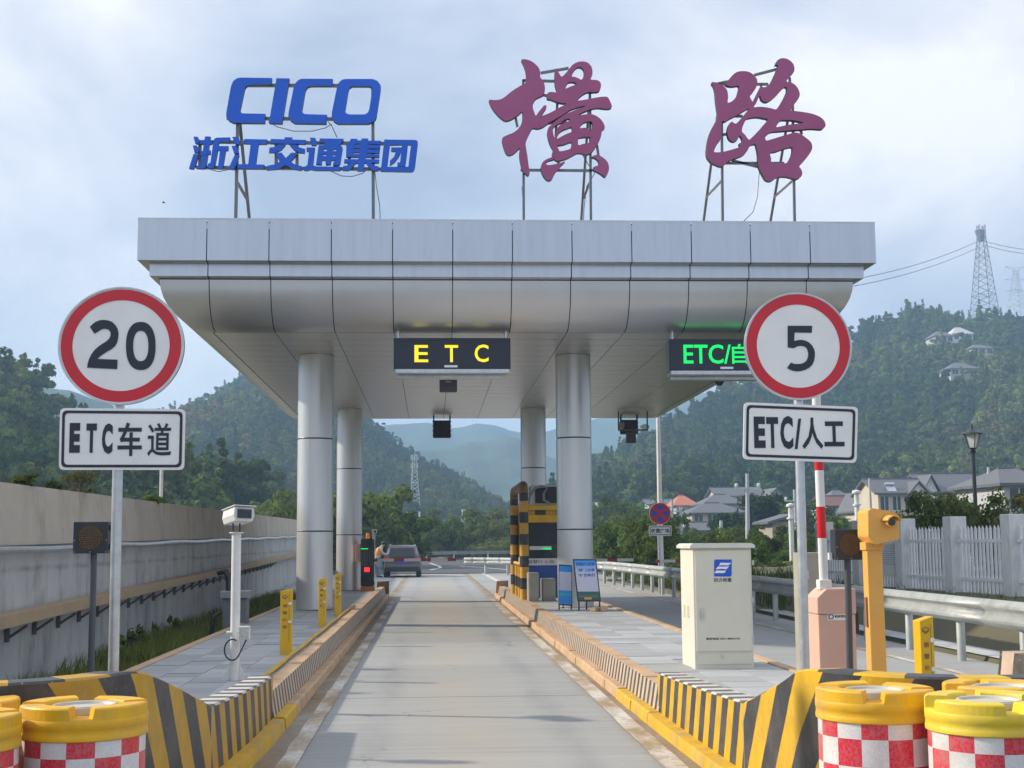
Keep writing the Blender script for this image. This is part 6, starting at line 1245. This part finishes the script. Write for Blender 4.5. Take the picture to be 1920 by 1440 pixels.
def scatter(name, pts, scales, coll, label, cat='forest'):
    me = bpy.data.meshes.new(name); me.from_pydata([tuple(p) for p in pts], [], []); n = len(pts)
    at = me.attributes.new('sc', 'FLOAT', 'POINT'); at.data.foreach_set('value', np.asarray(scales, dtype=np.float32))
    at = me.attributes.new('rz', 'FLOAT', 'POINT'); at.data.foreach_set('value', rng.uniform(0, 6.28, n).astype(np.float32))
    o = bpy.data.objects.new(name, me); col.objects.link(o); tag(o, label, cat, None, 'stuff')
    ng = bpy.data.node_groups.new(name, 'GeometryNodeTree'); ng.interface.new_socket('Geometry', in_out='INPUT', socket_type='NodeSocketGeometry'); ng.interface.new_socket('Geometry', in_out='OUTPUT', socket_type='NodeSocketGeometry')
    n_ = ng.nodes.new; gi, go = n_('NodeGroupInput'), n_('NodeGroupOutput'); ip = n_('GeometryNodeInstanceOnPoints'); ci = n_('GeometryNodeCollectionInfo'); ci.inputs['Collection'].default_value = coll; ci.inputs['Separate Children'].default_value = True; ci.inputs['Reset Children'].default_value = True
    a1 = n_('GeometryNodeInputNamedAttribute'); a1.data_type = 'FLOAT'; a1.inputs[0].default_value = 'sc'; a2 = n_('GeometryNodeInputNamedAttribute'); a2.data_type = 'FLOAT'; a2.inputs[0].default_value = 'rz'
    cx = n_('ShaderNodeCombineXYZ'); sx = n_('ShaderNodeCombineXYZ'); l = ng.links.new; l(a2.outputs[0], cx.inputs[2])
    for i in range(3): l(a1.outputs[0], sx.inputs[i])
    ip.inputs['Pick Instance'].default_value = True; l(gi.outputs[0], ip.inputs['Points']); l(ci.outputs[0], ip.inputs['Instance']); l(cx.outputs[0], ip.inputs['Rotation']); l(sx.outputs[0], ip.inputs['Scale']); l(ip.outputs[0], go.inputs[0])
    md = o.modifiers.new('scatter', 'NODES'); md.node_group = ng; return o
AVOID = []
def forest(name, n, vlo, vhi, smin, smax, label, ulo=0, uhi=1, vpow=.8):
    pts, scs = [], []
    for _ in range(n):
        u, v = rng.uniform(ulo, uhi), vlo + (vhi - vlo) * rng.uniform() ** vpow
        p = surf(name, u, v)
        if any((p[0] - ax) ** 2 + (p[1] - ay) ** 2 < r * r for ax, ay, r in AVOID): continue
        pts.append((p[0], p[1], p[2] - .8)); scs.append(rng.uniform(smin, smax))
    scatter(name + '_woods', pts, scs, protoc, label)

# ================================================================== VILLAGE
M['tile'] = mat('grey_roof_tile', (.115, .12, .135), .6, var=.15, scale=1, stretch=(1, 6, 6)); M['tile_red'] = mat('orange_roof_tile', (.46, .15, .07), .6, var=.15); M['tile_brown'] = mat('brown_roof_tile', (.16, .07, .055), .6, var=.15)
M['render_c'] = mat('cream_render', (.58, .52, .40), .8, var=.08, scale=.6, dirt=(.4, .35, .27), dirtamt=.4); M['render_w'] = mat('grey_render', (.50, .51, .52), .8, var=.08, scale=.6, dirt=(.32, .31, .29), dirtamt=.5); M['pane'] = mat('window_pane', (.03, .04, .055), .12)
M['plaster'] = mat('old_plaster', (.36, .33, .26), .9, dirt=(.2, .18, .14), dirtamt=.6)
def house(px0, px1, pye, pyr, pyb, Y, label, wall='render_c', roof='tile', depth=8, kind='gable', gx=None, windows=(3, 2), rot=0, dormer=None, solar=None, base=None):
    """walls between photo columns px0..px1 at distance Y; eaves row pye, ridge row pyr, foot row pyb"""
    a = P(px0, pye, Y); b = P(px1, pye, Y); ze = a.z; zr = P((px0 + px1) / 2, pyr, Y + depth / 2).z; z0 = (base if base is not None else P(px0, pyb, Y).z) - 1.5; w_ = b.x - a.x; cx = (a.x + b.x) / 2
    t = thing('house', label, 'house', (cx, Y, z0), 'village houses'); t.rotation_euler.z = R(rot); AVOID.append((cx, Y + depth / 2, max(w_, depth) * .75 + 2)); AVOID.append((cx, Y - 9, w_ * .6 + 3 if Y < 300 else w_ * .35))
    x0, x1, y0, y1 = a.x, b.x, Y, Y + depth; ov = .5
    s = MB(); s.box(x0, x1, y0, y1, z0, ze)
    if kind == 'gable': s.prism([(0, 0)] * 3, 0, 0) if False else None; s.add([(x0, y0, ze), (x0, y1, ze), (x0, (y0 + y1) / 2, zr - .15), (x1, y0, ze), (x1, y1, ze), (x1, (y0 + y1) / 2, zr - .15)], [(0, 1, 2), (3, 5, 4)])
    if kind == 'front': s.add([(x0, y0, ze), (x1, y0, ze), (cx, y0, zr - .15)], [(0, 1, 2)])
    s.build('wall', wall, t)
    s = MB(); th = .22; ym = (y0 + y1) / 2; X0, X1, Y0, Y1 = x0 - ov, x1 + ov, y0 - ov, y1 + ov; dz = ov * (zr - ze) / (depth / 2)
    if kind == 'gable':
        for sg, yy in ((-1, Y0), (1, Y1)): s.add([(X0, yy, ze - dz), (X1, yy, ze - dz), (X1, ym, zr), (X0, ym, zr), (X0, yy, ze - dz - th), (X1, yy, ze - dz - th), (X1, ym, zr - th), (X0, ym, zr - th)], [(0, 1, 2, 3), (7, 6, 5, 4), (0, 4, 5, 1), (0, 3, 7, 4), (1, 5, 6, 2)])
    elif kind == 'hip':
        i = min(depth / 2, w_ * .36); s.add([(X0, Y0, ze - .1), (X1, Y0, ze - .1), (X1, Y1, ze - .1), (X0, Y1, ze - .1), (x0 + i, ym, zr), (x1 - i, ym, zr), (X0, Y0, ze - .3), (X1, Y0, ze - .3), (X1, Y1, ze - .3), (X0, Y1, ze - .3)], [(0, 1, 5, 4), (1, 2, 5), (2, 3, 4, 5), (3, 0, 4), (0, 6, 7, 1), (1, 7, 8, 2), (2, 8, 9, 3), (3, 9, 6, 0), (9, 8, 7, 6)])
    elif kind == 'front':
        for sg in (-1, 1): xe = cx + sg * (w_ / 2 + ov); dz2 = ov * (zr - ze) / (w_ / 2); s.add([(xe, Y0, ze - dz2), (cx, Y0, zr), (cx, Y1, zr), (xe, Y1, ze - dz2), (xe, Y0, ze - dz2 - th), (cx, Y0, zr - th), (cx, Y1, zr - th), (xe, Y1, ze - dz2 - th)], [(0, 1, 2, 3), (7, 6, 5, 4), (0, 4, 5, 1), (0, 3, 7, 4)])
    elif kind == 'shed': s.add([(X0, Y0, ze), (X1, Y0, zr), (X1, Y1, zr), (X0, Y1, ze), (X0, Y0, ze - th), (X1, Y0, zr - th), (X1, Y1, zr - th), (X0, Y1, ze - th)], [(0, 1, 2, 3), (7, 6, 5, 4), (0, 4, 5, 1), (1, 5, 6, 2), (0, 3, 7, 4)])
    rf_ = s.build('roof', roof, t)
    if kind in ('gable', 'hip'): s = MB(); i = 0 if kind == 'gable' else min(depth / 2, w_ * .36) ; s.tube([(x0 - ov + i if kind == 'gable' else x0 + i, ym, zr + .02), (x1 + ov if kind == 'gable' else x1 - i, ym, zr + .02)], .12, 6); s.build('ridge', roof, rf_)
    nx, nz = windows; fh = (ze - z0 - 1.5) / max(1, nz) if nz else 0
    for i in range(nx):
        for j in range(nz):
            wx = x0 + w_ * (i + .5) / nx; wz = z0 + 1.5 + fh * (j + .5); ww, wh = min(.85, w_ / nx * .3), min(.75, fh * .32); s = MB(); s.box(wx - ww, wx + ww, y0 - .06, y0 + .05, wz - wh, wz + wh); wn = s.build('window', 'pane', t); s = MB(); s.box(wx - ww - .1, wx + ww + .1, y0 - .1, y0 - .02, wz - wh - .12, wz - wh); s.build('sill', 'white', wn)
            s = MB(); s.box(wx - .03, wx + .03, y0 - .09, y0 - .061, wz - wh, wz + wh); s.build('mullion', 'white', wn)
    if dormer:
        for (p0, p1, pe, pr) in dormer:
            A, B = P(p0, pe, Y - .8), P(p1, pe, Y - .8); zr2 = P((p0 + p1) / 2, pr, Y - .8).z; m_ = (A.x + B.x) / 2; s = MB(); s.add([(A.x, Y - .5, A.z), (B.x, Y - .5, A.z), (m_, Y - .5, zr2), (A.x, Y + 3.5, A.z), (B.x, Y + 3.5, A.z), (m_, Y + 3.5, zr2)], [(0, 1, 2)], 0); s.box(A.x + .3, B.x - .3, Y - .45, Y + 2, z0, A.z, 0); s.build('front_gable', 'white', t)
            s = MB()
            for sg, E in ((-1, A), (1, B)): s.add([(E.x + sg * .5, Y - .9, A.z - .35), (m_, Y - .9, zr2 + .25), (m_, Y + 4, zr2 + .25), (E.x + sg * .5, Y + 4, A.z - .35), (E.x + sg * .5, Y - .9, A.z - .55), (m_, Y - .9, zr2 + .05)], [(0, 1, 2, 3), (0, 4, 5, 1)])
            s.build('gable_roof', roof, t)
    if solar: A, B = P(solar[0], solar[3], Y), P(solar[2], solar[1], Y); s = MB(); zc_ = (A.z + B.z) / 2; yy = y0 + (depth / 2) * (zc_ - ze) / (zr - ze + .01) - .5; s.add([(A.x, yy - .5, A.z), (B.x, yy - .5, A.z), (B.x, yy + .5, B.z), (A.x, yy + .5, B.z)], [(0, 1, 2, 3)]); s.tube([(A.x, yy + .5, B.z + .1), (B.x, yy + .5, B.z + .1)], .2, 8); s.build('solar_heater', 'steel', t)
    return t
VB = 1.5
house(1268, 1306, 946, 929, 985, 225, 'grey house with bright orange hipped roof at the left of the village', 'render_w', 'tile_red', 9, 'hip', windows=(2, 2), base=VB)
house(1297, 1398, 960, 943, 992, 190, 'cream house with wide grey hipped roof behind the cream cabinet', 'render_c', 'tile', 9, 'hip', windows=(4, 2), base=VB)
house(1322, 1400, 943, 927, 985, 215, 'house with grey hipped roof directly behind the wide cream house', 'render_c', 'tile', 9, 'hip', windows=(3, 2), base=VB)
house(1345, 1432, 928, 914, 970, 245, 'back row house with long grey roof left of the tall pole', 'render_c', 'tile', 9, 'gable', windows=(3, 2), base=2.5)
house(1436, 1476, 934, 916, 975, 240, 'pale house with grey front gable right of the tall pole', 'render_w', 'tile', 9, 'front', windows=(2, 2), base=2.5)
house(1448, 1483, 978, 963, 1008, 120, 'roofless looking old plaster shed left of the 5 sign pole', 'plaster', 'tile', 5, 'shed', windows=(1, 1), base=.8)
house(1306, 1352, 992, 979, 1005, 150, 'low dark roofed lean-to in front of the wide cream house', 'plaster', 'tile', 6, 'gable', windows=(2, 1), base=.6)
house(1551, 1604, 946, 930, 985, 180, 'house with brown tiled roof between the barrier arm and amber camera', 'render_w', 'tile_brown', 8, 'gable', windows=(3, 2), base=VB)
house(1560, 1602, 936, 919, 965, 220, 'house with grey hipped roof peeking over the brown roofed house', 'render_w', 'tile', 8, 'hip', windows=(2, 2), base=2)
house(1609, 1634, 944, 923, 985, 165, 'small cream gabled house left of the amber camera', 'render_c', 'tile', 7, 'front', windows=(1, 2), base=VB, solar=None)
house(1646, 1738, 921, 898, 985, 150, 'cream house with grey roof, roof heater and white front gable', 'render_c', 'tile', 8, 'gable', windows=(4, 2), base=VB, dormer=[(1710, 1738, 921, 905)], solar=(1664, 909, 1681, 921))
house(1742, 1850, 920, 888, 985, 160, 'long cream house with big grey roof behind the shrubs', 'render_c', 'tile', 10, 'gable', windows=(4, 2), base=VB, dormer=[(1735, 1760, 922, 893)])
house(1882, 1990, 903, 878, 1000, 95, 'pale house with grey hipped roof at the right edge', 'render_w', 'tile', 9, 'hip', windows=(2, 2), base=.8)
house(1103, 1116, 947, 940, 970, 260, 'small grey house just right of the front column', 'render_w', 'tile', 7, 'front', windows=(1, 2), base=2)
house(1120, 1140, 950, 943, 972, 270, 'small pale house right of the front column, the wider of two', 'render_w', 'render_w', 7, 'gable', windows=(2, 2), base=2)
house(1217, 1262, 944, 936, 970, 240, 'low grey roofed house behind the no stopping sign', 'render_w', 'tile', 8, 'gable', windows=(3, 1), base=2)
for (p0, p1, pe, pr, Yh, lab, wl_) in ((1753, 1787, 629, 621, 455, 'hillside house with pale roof, left of a pair high on the right hill', 'render_w'), (1787, 1824, 625, 614, 460, 'white house high on the right hill, right of a pair', 'white'), (1822, 1862, 652, 646, 430, 'small pale house below the pair on the right hill', 'render_c'), (1782, 1834, 690, 680, 400, 'long grey roofed house halfway up the right hill', 'render_w')):
    h = house(p0, p1, pe, pr, pe + 14, Yh, lab, wl_, 'tile' if wl_ != 'white' else 'render_w', 9, 'hip', windows=(3, 1))

# ================================================================== WOODS, SHRUBS, GRASS
forest('left_hill', 5400, .08, 1.0, .6, 1.5, 'dense hazy forest covering the big hill left of the canopy', 0, .715)
forest('left_hill', 2600, .08, 1.0, .45, .9, 'forest on the spur that slopes down behind the lane', .715, 1)
forest('near_left_hill', 1500, .05, 1.0, .8, 1.4, 'dark dense woods on the near hill at the left edge', .25, 1)
forest('right_hill', 8600, .30, 1.0, .5, 1.4, 'mixed green and brown woods covering the hill on the right', 0, .86, .9)
# tall ridge trees on the right skyline
def thickets(spec, label, name):
    pts, scs = [], []
    for (xa, xb, ya, yb, za, zb_, n, s0, s1) in spec:
        for _ in range(n):
            x, y = rng.uniform(xa, xb), rng.uniform(ya, yb)
            if y > 74 and y < 118 and abs(x - 1) < 6 + .0: continue
            if any((x - ax) ** 2 + (y - ay) ** 2 < (r * .8) ** 2 for ax, ay, r in AVOID): continue
            s_ = rng.uniform(s0, s1); s_ = min(s_, max(.25, (1.6 + 26 * y / 2600) / 4.6 * rng.uniform(.6, 1.05))) if 808 + 2600 * x / y > 1255 else s_; pts.append((x, y, rng.uniform(za, zb_))); scs.append(s_)
    scatter(name, pts, scs, small_c, label, 'thicket')
thickets([(-14, 22, 130, 165, -.4, .1, 300, .6, 1.1), (-12, -6.8, 80, 128, -.4, 0, 120, .6, 1.1), (8.2, 13, 48, 75, -.1, .3, 90, .4, .7), (8, 22, 75, 125, -.2, .3, 230, .45, .85), (22, 60, 75, 130, -.2, .3, 240, .35, .6), (12, 30, 125, 165, 0, .8, 200, .7, 1.1), (30, 66, 130, 165, 0, .8, 120, .4, .75), (-40, -8, 125, 170, -.4, .5, 220, .7, 1.3), (13, 45, 50, 75, .2, .6, 120, .35, .6), (20, 34, 165, 240, .5, 1.5, 60, 1.0, 1.6), (34, 100, 165, 260, .5, 1.5, 260, .5, 1.0)], 'dense roadside thicket of shrubs beyond the toll plaza', 'roadside_thicket')

def plant(name, label, loc, lobes, n, lsize, m, trunk=None, cat='shrub', group=None):
    t = thing(name, label, cat, loc, group); C, Nn = lobes_cloud(lobes, n, .4); me = leaf_mesh('crown', C, Nn, rng.uniform(lsize * .6, lsize * 1.3, len(C)), m, .45); o = bpy.data.objects.new('crown', me); col.objects.link(o); o.parent = t
    s = MB(); s.tube(trunk or [(0, 0, -.1), (.02, 0, lobes[0][2])], .03 if cat == 'shrub' else .12, 7)
    for l in lobes[1:6]: s.tube([(0, 0, .1), (l[0] * .6, l[1] * .6, l[2] * .6), (l[0], l[1], l[2])], .012 if cat == 'shrub' else .05, 5)
    o = s.build('trunk', 'bark', None); o.parent = t; return t
def lob(w_, h, n=7, low=.3):
    return [(0, 0, h * .55, w_ * .5, w_ * .5, h * .4)] + [(rng.uniform(-.6, .6) * w_, rng.uniform(-.5, .5) * w_, rng.uniform(low, .9) * h, rng.uniform(.22, .4) * w_, rng.uniform(.22, .4) * w_, rng.uniform(.12, .24) * h) for _ in range(n)]
# shrubs behind the picket fence
for (px, pyt, Y, w_, m, lab) in ((1762, 912, 33, 1.0, 'fol_mid', 'leafy shrub behind the fence, in front of the long cream house'), (1716, 935, 32, .8, 'fol_mid', 'leafy shrub above the fence beside the amber camera'), (1800, 905, 36, 1.1, 'fol_olive', 'olive shrub behind the fence, just left of the lantern post'), (1856, 915, 34, 1.1, 'fol_mid', 'green shrub behind the fence, just right of the lantern post'), (1905, 925, 33, 1.0, 'fol_olive', 'olive shrub behind the fence at the right edge'), (1660, 950, 36, .7, 'fol_mid', 'small green shrub behind the amber camera'), (1690, 945, 38, .8, 'fol_bamboo', 'pale green shrub left of the taller fence shrubs'), (1560, 985, 45, .7, 'fol_mid', 'small dark shrub behind the fence between barrier arm and warning light')):
    tp = P(px, pyt, Y); plant('fence_shrub', lab, (tp.x, Y, .5), lob(w_, tp.z - .5, 9, .15), 2000, .075, 'fol_bamboo' if m == 'fol_mid' else m, group='shrubs behind the fence')
# village trees
for (px, pyt, Y, w_, lab) in ((1418, 918, 135, 3.2, 'dark tall tree in front of the back row houses, right of the tall pole'), (1450, 935, 140, 3.6, 'broad dark tree beside the old plaster shed'), (1362, 962, 130, 2.4, 'small tree in front of the wide cream house'), (1508, 940, 130, 3.0, 'dark tree behind the 5 sign pole'), (1232, 965, 110, 3.0, 'bushy tree behind the no stopping sign'), (1180, 950, 150, 4.5, 'large bushy tree left of the no stopping sign'), (1580, 962, 110, 2.2, 'small dark tree below the brown roofed house'), (1390, 985, 100, 2.4, 'low tree beside the tall pole'), (722, 912, 92, 2.2, 'leafy light green tree left of the lane, beyond the kiosk'), (700, 935, 96, 2.6, 'broad green tree behind the left rear column'), (755, 955, 100, 2.6, 'bushy tree left of the green road sign'), (905, 955, 150, 4.2, 'round bushy tree beyond the road, left of the guard frame'), (648, 930, 90, 2.8, 'green tree seen between the two left columns')):
    tp = P(px, pyt, Y); plant('tree', lab, (tp.x, Y, -.3), lob(w_, tp.z + .3, 11, .3), 3000, .24, 'fol_bamboo' if px < 780 else 'fol_mid' if px < 1000 or px == 1232 else 'fol_dark', cat='tree', group='trees about the toll plaza and village')
# shrubs on the retaining wall
for (px, pyt, pyb, Y, w_, m, lab) in ((45, 888, 908, 16.8, .16, 'fol_bamboo', 'small green plant on the retaining wall at the left edge'), (150, 878, 922, 18.2, .26, 'fol_olive', 'olive shrub on the retaining wall left of the sign pole'), (285, 925, 937, 22, .22, 'fol_bamboo', 'low green plant on the retaining wall beneath the white post'), (100, 905, 915, 17.4, .1, 'fol_mid', 'tiny weed on the retaining wall between two plants')):
    Y = (-4.82 + .421) / ((px - 808) / F + .026); tp = P(px, pyt, Y); z0_ = 2.28 + .0082 * (Y - 16.2); plant('wall_shrub', lab, (tp.x, Y, z0_), lob(w_ * 1.3, max(.12, tp.z - z0_), 12, .05), 700, .026, m, group='plants on the retaining wall')
# grass on the verge and behind the guardrail
def grass(name, spec, label):
    V, Fc = [], []
    for (xa, xb, ya, yb, zf_, n, h0, h1) in spec:
        for _ in range(n):
            x, y = rng.uniform(xa, xb), rng.uniform(ya, yb)
            if fbm(x, y, .8) < -.12: continue
            z = zf_(x, y) - .03; h = rng.uniform(h0, h1); a = rng.uniform(0, 6.28); w_ = rng.uniform(.006, .014); lx, ly = rng.normal(0, .35 * h), rng.normal(0, .35 * h); i = len(V); ca, sa = math.cos(a) * w_, math.sin(a) * w_
            V += [(x - ca, y - sa, z), (x + ca, y + sa, z), (x + ca * .7 + lx * .4, y + sa * .7 + ly * .4, z + h * .6), (x - ca * .7 + lx * .4, y - sa * .7 + ly * .4, z + h * .6), (x + lx, y + ly, z + h)]; Fc += [(i, i + 1, i + 2, i + 3), (i + 3, i + 2, i + 4)]
    me = bpy.data.meshes.new(name); me.from_pydata(V, [], Fc); me.materials.append(M['grass']); o = bpy.data.objects.new(name, me); col.objects.link(o); tag(o, label, 'grass', None, 'stuff')
grass('verge_grass', [(-4.75, -3.4, 10, 24, lambda x, y: -.12, 24000, .10, .42), (-5.0, -3.4, 24, 45, lambda x, y: -.1, 14000, .10, .4)], 'green weeds and grass between the retaining wall and the left island')
grass('roadside_grass', [(7.6, 9.5, 30, 62, lambda x, y: .1 + (x - 7.6) * .3, 9000, .12, .4), (8.5, 13, 14, 45, lambda x, y: .45, 6000, .15, .4)], 'grass behind the right guardrail')
for k, (px, py) in enumerate(((245, 1215), (262, 1208), (225, 1235), (285, 1195), (75, 1258), (330, 1188))):
    q = G(px, py + 18, -.15); plant('weed', ('leafy weed at the wall foot right of the sign pole', 'pale flowering weed at the wall foot right of the sign pole', 'low weed just right of the sign pole', 'small weed farther along the wall foot', 'bright weed at the wall foot by the left edge', 'small weed left of the white camera post')[k], (q.x, q.y, -.15), lob(.2, .5, 8, .1), 260, .05, 'fol_mid', cat='weed', group='weeds at the wall foot')

# ================================================================== POLES, PYLONS, DISTANT STRUCTURES
def upole(px, pyt, pyb, Y, label, arms=True):
    b, tp = P(px[1], pyb, Y), P(px[0], pyt, Y); t = thing('utility_pole', label, 'utility pole', (b.x, Y, min(b.z, 2)), 'concrete utility poles'); s = MB(); s.tube([(b.x, Y, min(b.z, 1) - .5), (tp.x, Y, tp.z)], [.17, .10], 10); s.build('shaft', 'render_w', t, smooth=True)
    if arms:
        for dz in (.9,): s = MB(); s.box(tp.x - .8, tp.x + .8, Y - .05, Y + .05, tp.z - dz - .05, tp.z - dz + .05); s.build('crossarm', 'steel', t)
        for dx in (-.7, .7): s = MB(); s.lathe([(.05, 0), (.11, .05), (.11, .2), (.04, .26), (0, .26)], 8, (tp.x + dx, Y, tp.z - .85)); s.build('insulator', 'white', t, smooth=True)
upole((1401, 1402), 888, 1030, 85, 'tall pale utility pole rising behind the cream cabinet'); upole((1260, 1260), 937, 1030, 110, 'thin pole just right of the no stopping sign'); upole((1276, 1278), 950, 1010, 110, 'pole in front of the orange roofed house', False); upole((1352, 1352), 976, 1030, 85, 'short pole above the cream cabinet lid', False); upole((1489, 1494), 918, 1010, 110, 'leaning pole left of the 5 sign pole'); upole((1630, 1634), 897, 985, 115, 'pale pole beside the small gabled house', False); upole((1853, 1855), 876, 960, 100, 'pale pole right of the lantern', False)
upole((1108, 1108), 960, 1000, 120, 'thin pole right of the front column', False)
def lattice(name, label, base_px, top_px, Y, wb, wt, levels, cat='pylon', arms=(), r=.16, shroud=None, lean=0):
    b, tp = P(*base_px, Y), P(*top_px, Y); t = thing(name, label, cat, (b.x, Y, b.z)); h = tp.z - b.z
    def c(f, i):
        w_ = (wb + (wt - wb) * min(1, f * 1.15)) / 2; sx, sy = ((-1, -1), (1, -1), (1, 1), (-1, 1))[i]; return Vector((b.x + (tp.x - b.x) * f + sx * w_, Y + sy * w_, b.z + h * f))
    s = MB()
    for i in range(4): s.tube([c(k / levels, i) for k in range(levels + 1)], r, 4)
    s.build('leg_frame', 'steel_dark' if shroud else 'steel', t)
    s = MB()
    for k in range(levels):
        for i in range(4):
            j = (i + 1) % 4; s.tube([c(k / levels, i), c((k + 1) / levels, j)], r * .55, 3); s.tube([c(k / levels, j), c((k + 1) / levels, i)], r * .55, 3)
            if k % 3 == 0: s.tube([c(k / levels, i), c(k / levels, j)], r * .6, 3)
    o = s.build('bracing', 'steel_dark' if shroud else 'steel', t); o['kind'] = 'stuff'
    for f, L_, dr in arms:
        q = c(f, 0).lerp(c(f, 2), .5); s = MB()
        for sg in (-1, 1):
            e_ = Vector((q.x + sg * L_, q.y, q.z + dr)); s.tube([q + Vector((0, 0, .9)), e_], r * .7, 4); s.tube([q - Vector((0, 0, .6)), e_], r * .7, 4)
            s.tube([e_, e_ - Vector((0, 0, 3.0))], r * .6, 4)
        s.build('cross_arm', 'steel', t)
    if shroud:
        s = MB(); f0, f1 = shroud; rows = []
        for f in np.linspace(f0, f1, 5): q = c(f, 0).lerp(c(f, 2), .5); rows.append([(q.x + (f - f0) * -6 + 1.9 * math.cos(a) * (1.1 - .5 * abs(f - .93) * 10), q.y + 1.9 * math.sin(a), q.z) for a in [2 * math.pi * k / 10 for k in range(11)]])
        s.grid(rows); s.build('shroud', mat('mesh_wrap', (.16, .17, .19), .8, var=.4, scale=.8), t)
    return t
M['steel_far'] = M['steel']
lattice('power_pylon', 'tall lattice power pylon with wrapped head on the right hilltop', (1846, 590), (1839, 422), 560, 9.0, 2.6, 14, shroud=(.82, .94), r=.17)
lattice('power_pylon', 'smaller lattice power pylon with cross arms at the right edge of the hilltop', (1906, 602), (1904, 505), 640, 8.0, 2.2, 10, arms=((.98, 5, 2.0), (.8, 5.2, 0), (.58, 4.8, 0)), r=.14)
lattice('power_pylon', 'lattice power pylon on the left hill between the columns and display', (703, 845), (697, 792), 585, 7, 3, 6, arms=((.8, 5, 0),), r=.12)
t = lattice('telecom_mast', 'slim telecom mast with antennas in front of the left hill', (779, 972), (777, 853), 330, 2.6, .9, 16, 'mast', r=.08)
b = t.location
for (py, nn_) in ((858, 3), (873, 3)):
    q = P(777, py, 330)
    for k in range(nn_): s = MB(); a = 2.1 * k + .5; x_, y_ = q.x + .9 * math.cos(a), 330 + .9 * math.sin(a); s.box(x_ - .10, x_ + .10, y_ - .08, y_ + .08, q.z - .6, q.z + .6); s.build('antenna', 'white', t)
# overhead lines
for k, ((xa, ya), (xb, yb), Ya_, Yb_, lab) in enumerate((((1834, 452), (1560, 530), 560, 420, 'upper overhead power line left of the wrapped pylon'), ((1834, 464), (1560, 543), 560, 420, 'lower overhead power line left of the wrapped pylon'), ((1846, 452), (2010, 466), 560, 600, 'upper overhead power line right of the wrapped pylon'), ((1847, 460), (2010, 474), 560, 600, 'lower overhead power line right of the wrapped pylon'))):
    A, B = P(xa, ya, Ya_), P(xb, yb, Yb_); s = MB(); s.tube([A.lerp(B, i / 14) - Vector((0, 0, 2.2 * 4 * (i / 14) * (1 - i / 14))) for i in range(15)], .13, 4); o = s.build('power_line', 'steel_dark'); tag(o, lab, 'power line', 'power lines')
# green motorway gantry sign, white pillars, viaduct
a, b_ = P(767, 973, 300), P(783, 961, 300); t = thing('direction_sign', 'green motorway direction sign on white posts in the distance', 'road sign', ((a.x + b_.x) / 2, 300, 2)); s = MB(); s.box(a.x, b_.x, 300, 300.2, a.z, b_.z); s.build('panel', mat('green_sign', (.02, .25, .19), .4), t)
for x_ in (a.x - .4, b_.x + .4): s = MB(); s.tube([(x_, 300.3, -1), (x_, 300.3, b_.z + .2)], .2, 8); s.build('post', 'white', t)
for k, x_ in enumerate((P(867, 950, 280), P(871, 950, 280))): s = MB(); s.tube([(x_.x, 280, -1), (x_.x, 280, P(867, 955, 280).z)], .16, 8); o = s.build('white_mast', 'white'); tag(o, ('left of two thin white masts above the far thicket', 'right of two thin white masts above the far thicket')[k], 'mast', 'white masts')
t = thing('viaduct', 'pale viaduct deck seen far behind the thicket', 'bridge', (P(800, 975, 310).x, 310, 0)); a, b_ = P(768, 976, 310), P(960, 978, 310); s = MB(); s.box(a.x, b_.x, 310, 318, a.z - 1.0, a.z + .2); s.build('deck', 'render_w', t)
for f in (.1, .4, .7, .95): s = MB(); x_ = a.x + (b_.x - a.x) * f; s.box(x_ - .8, x_ + .8, 312, 316, -1, a.z - 1.0); s.build('pier', 'render_w', t)
t = thing('far_building', 'white flat building far behind the road, left of the guard frame', 'building', (P(938, 955, 420).x, 420, 0)); a, b_ = P(921, 962, 420), P(953, 952, 420); s = MB(); s.box(a.x, b_.x, 420, 430, 0, b_.z); s.build('wall', 'white', t); s = MB(); s.box(a.x - .5, b_.x + .5, 419.5, 430.5, b_.z, b_.z + .5); s.build('roof', 'tile', t)
for k in range(6): s = MB(); x_ = a.x + (b_.x - a.x) * (k + .5) / 6; s.box(x_ - .5, x_ + .5, 419.9, 420.05, b_.z - 1.2, b_.z - .4); s.build('window', 'pane', t)

# ================================================================== HAZE
hz = MB(); hz.box(-1900, 1900, -900, 2300, -2.2, 190); hm = bpy.data.materials.new('haze'); hm.use_nodes = True; ht = hm.node_tree; ht.nodes.clear(); ho = ht.nodes.new('ShaderNodeOutputMaterial'); pv = ht.nodes.new('ShaderNodeVolumePrincipled')
pv.inputs['Color'].default_value = (.46, .71, 1.0, 1); pv.inputs['Density'].default_value = .00066; pv.inputs['Anisotropy'].default_value = .1; ht.links.new(pv.outputs[0], ho.inputs['Volume'])
o = hz.build('haze', hm); tag(o, 'thin bluish haze over the valley', 'haze', None, 'stuff')
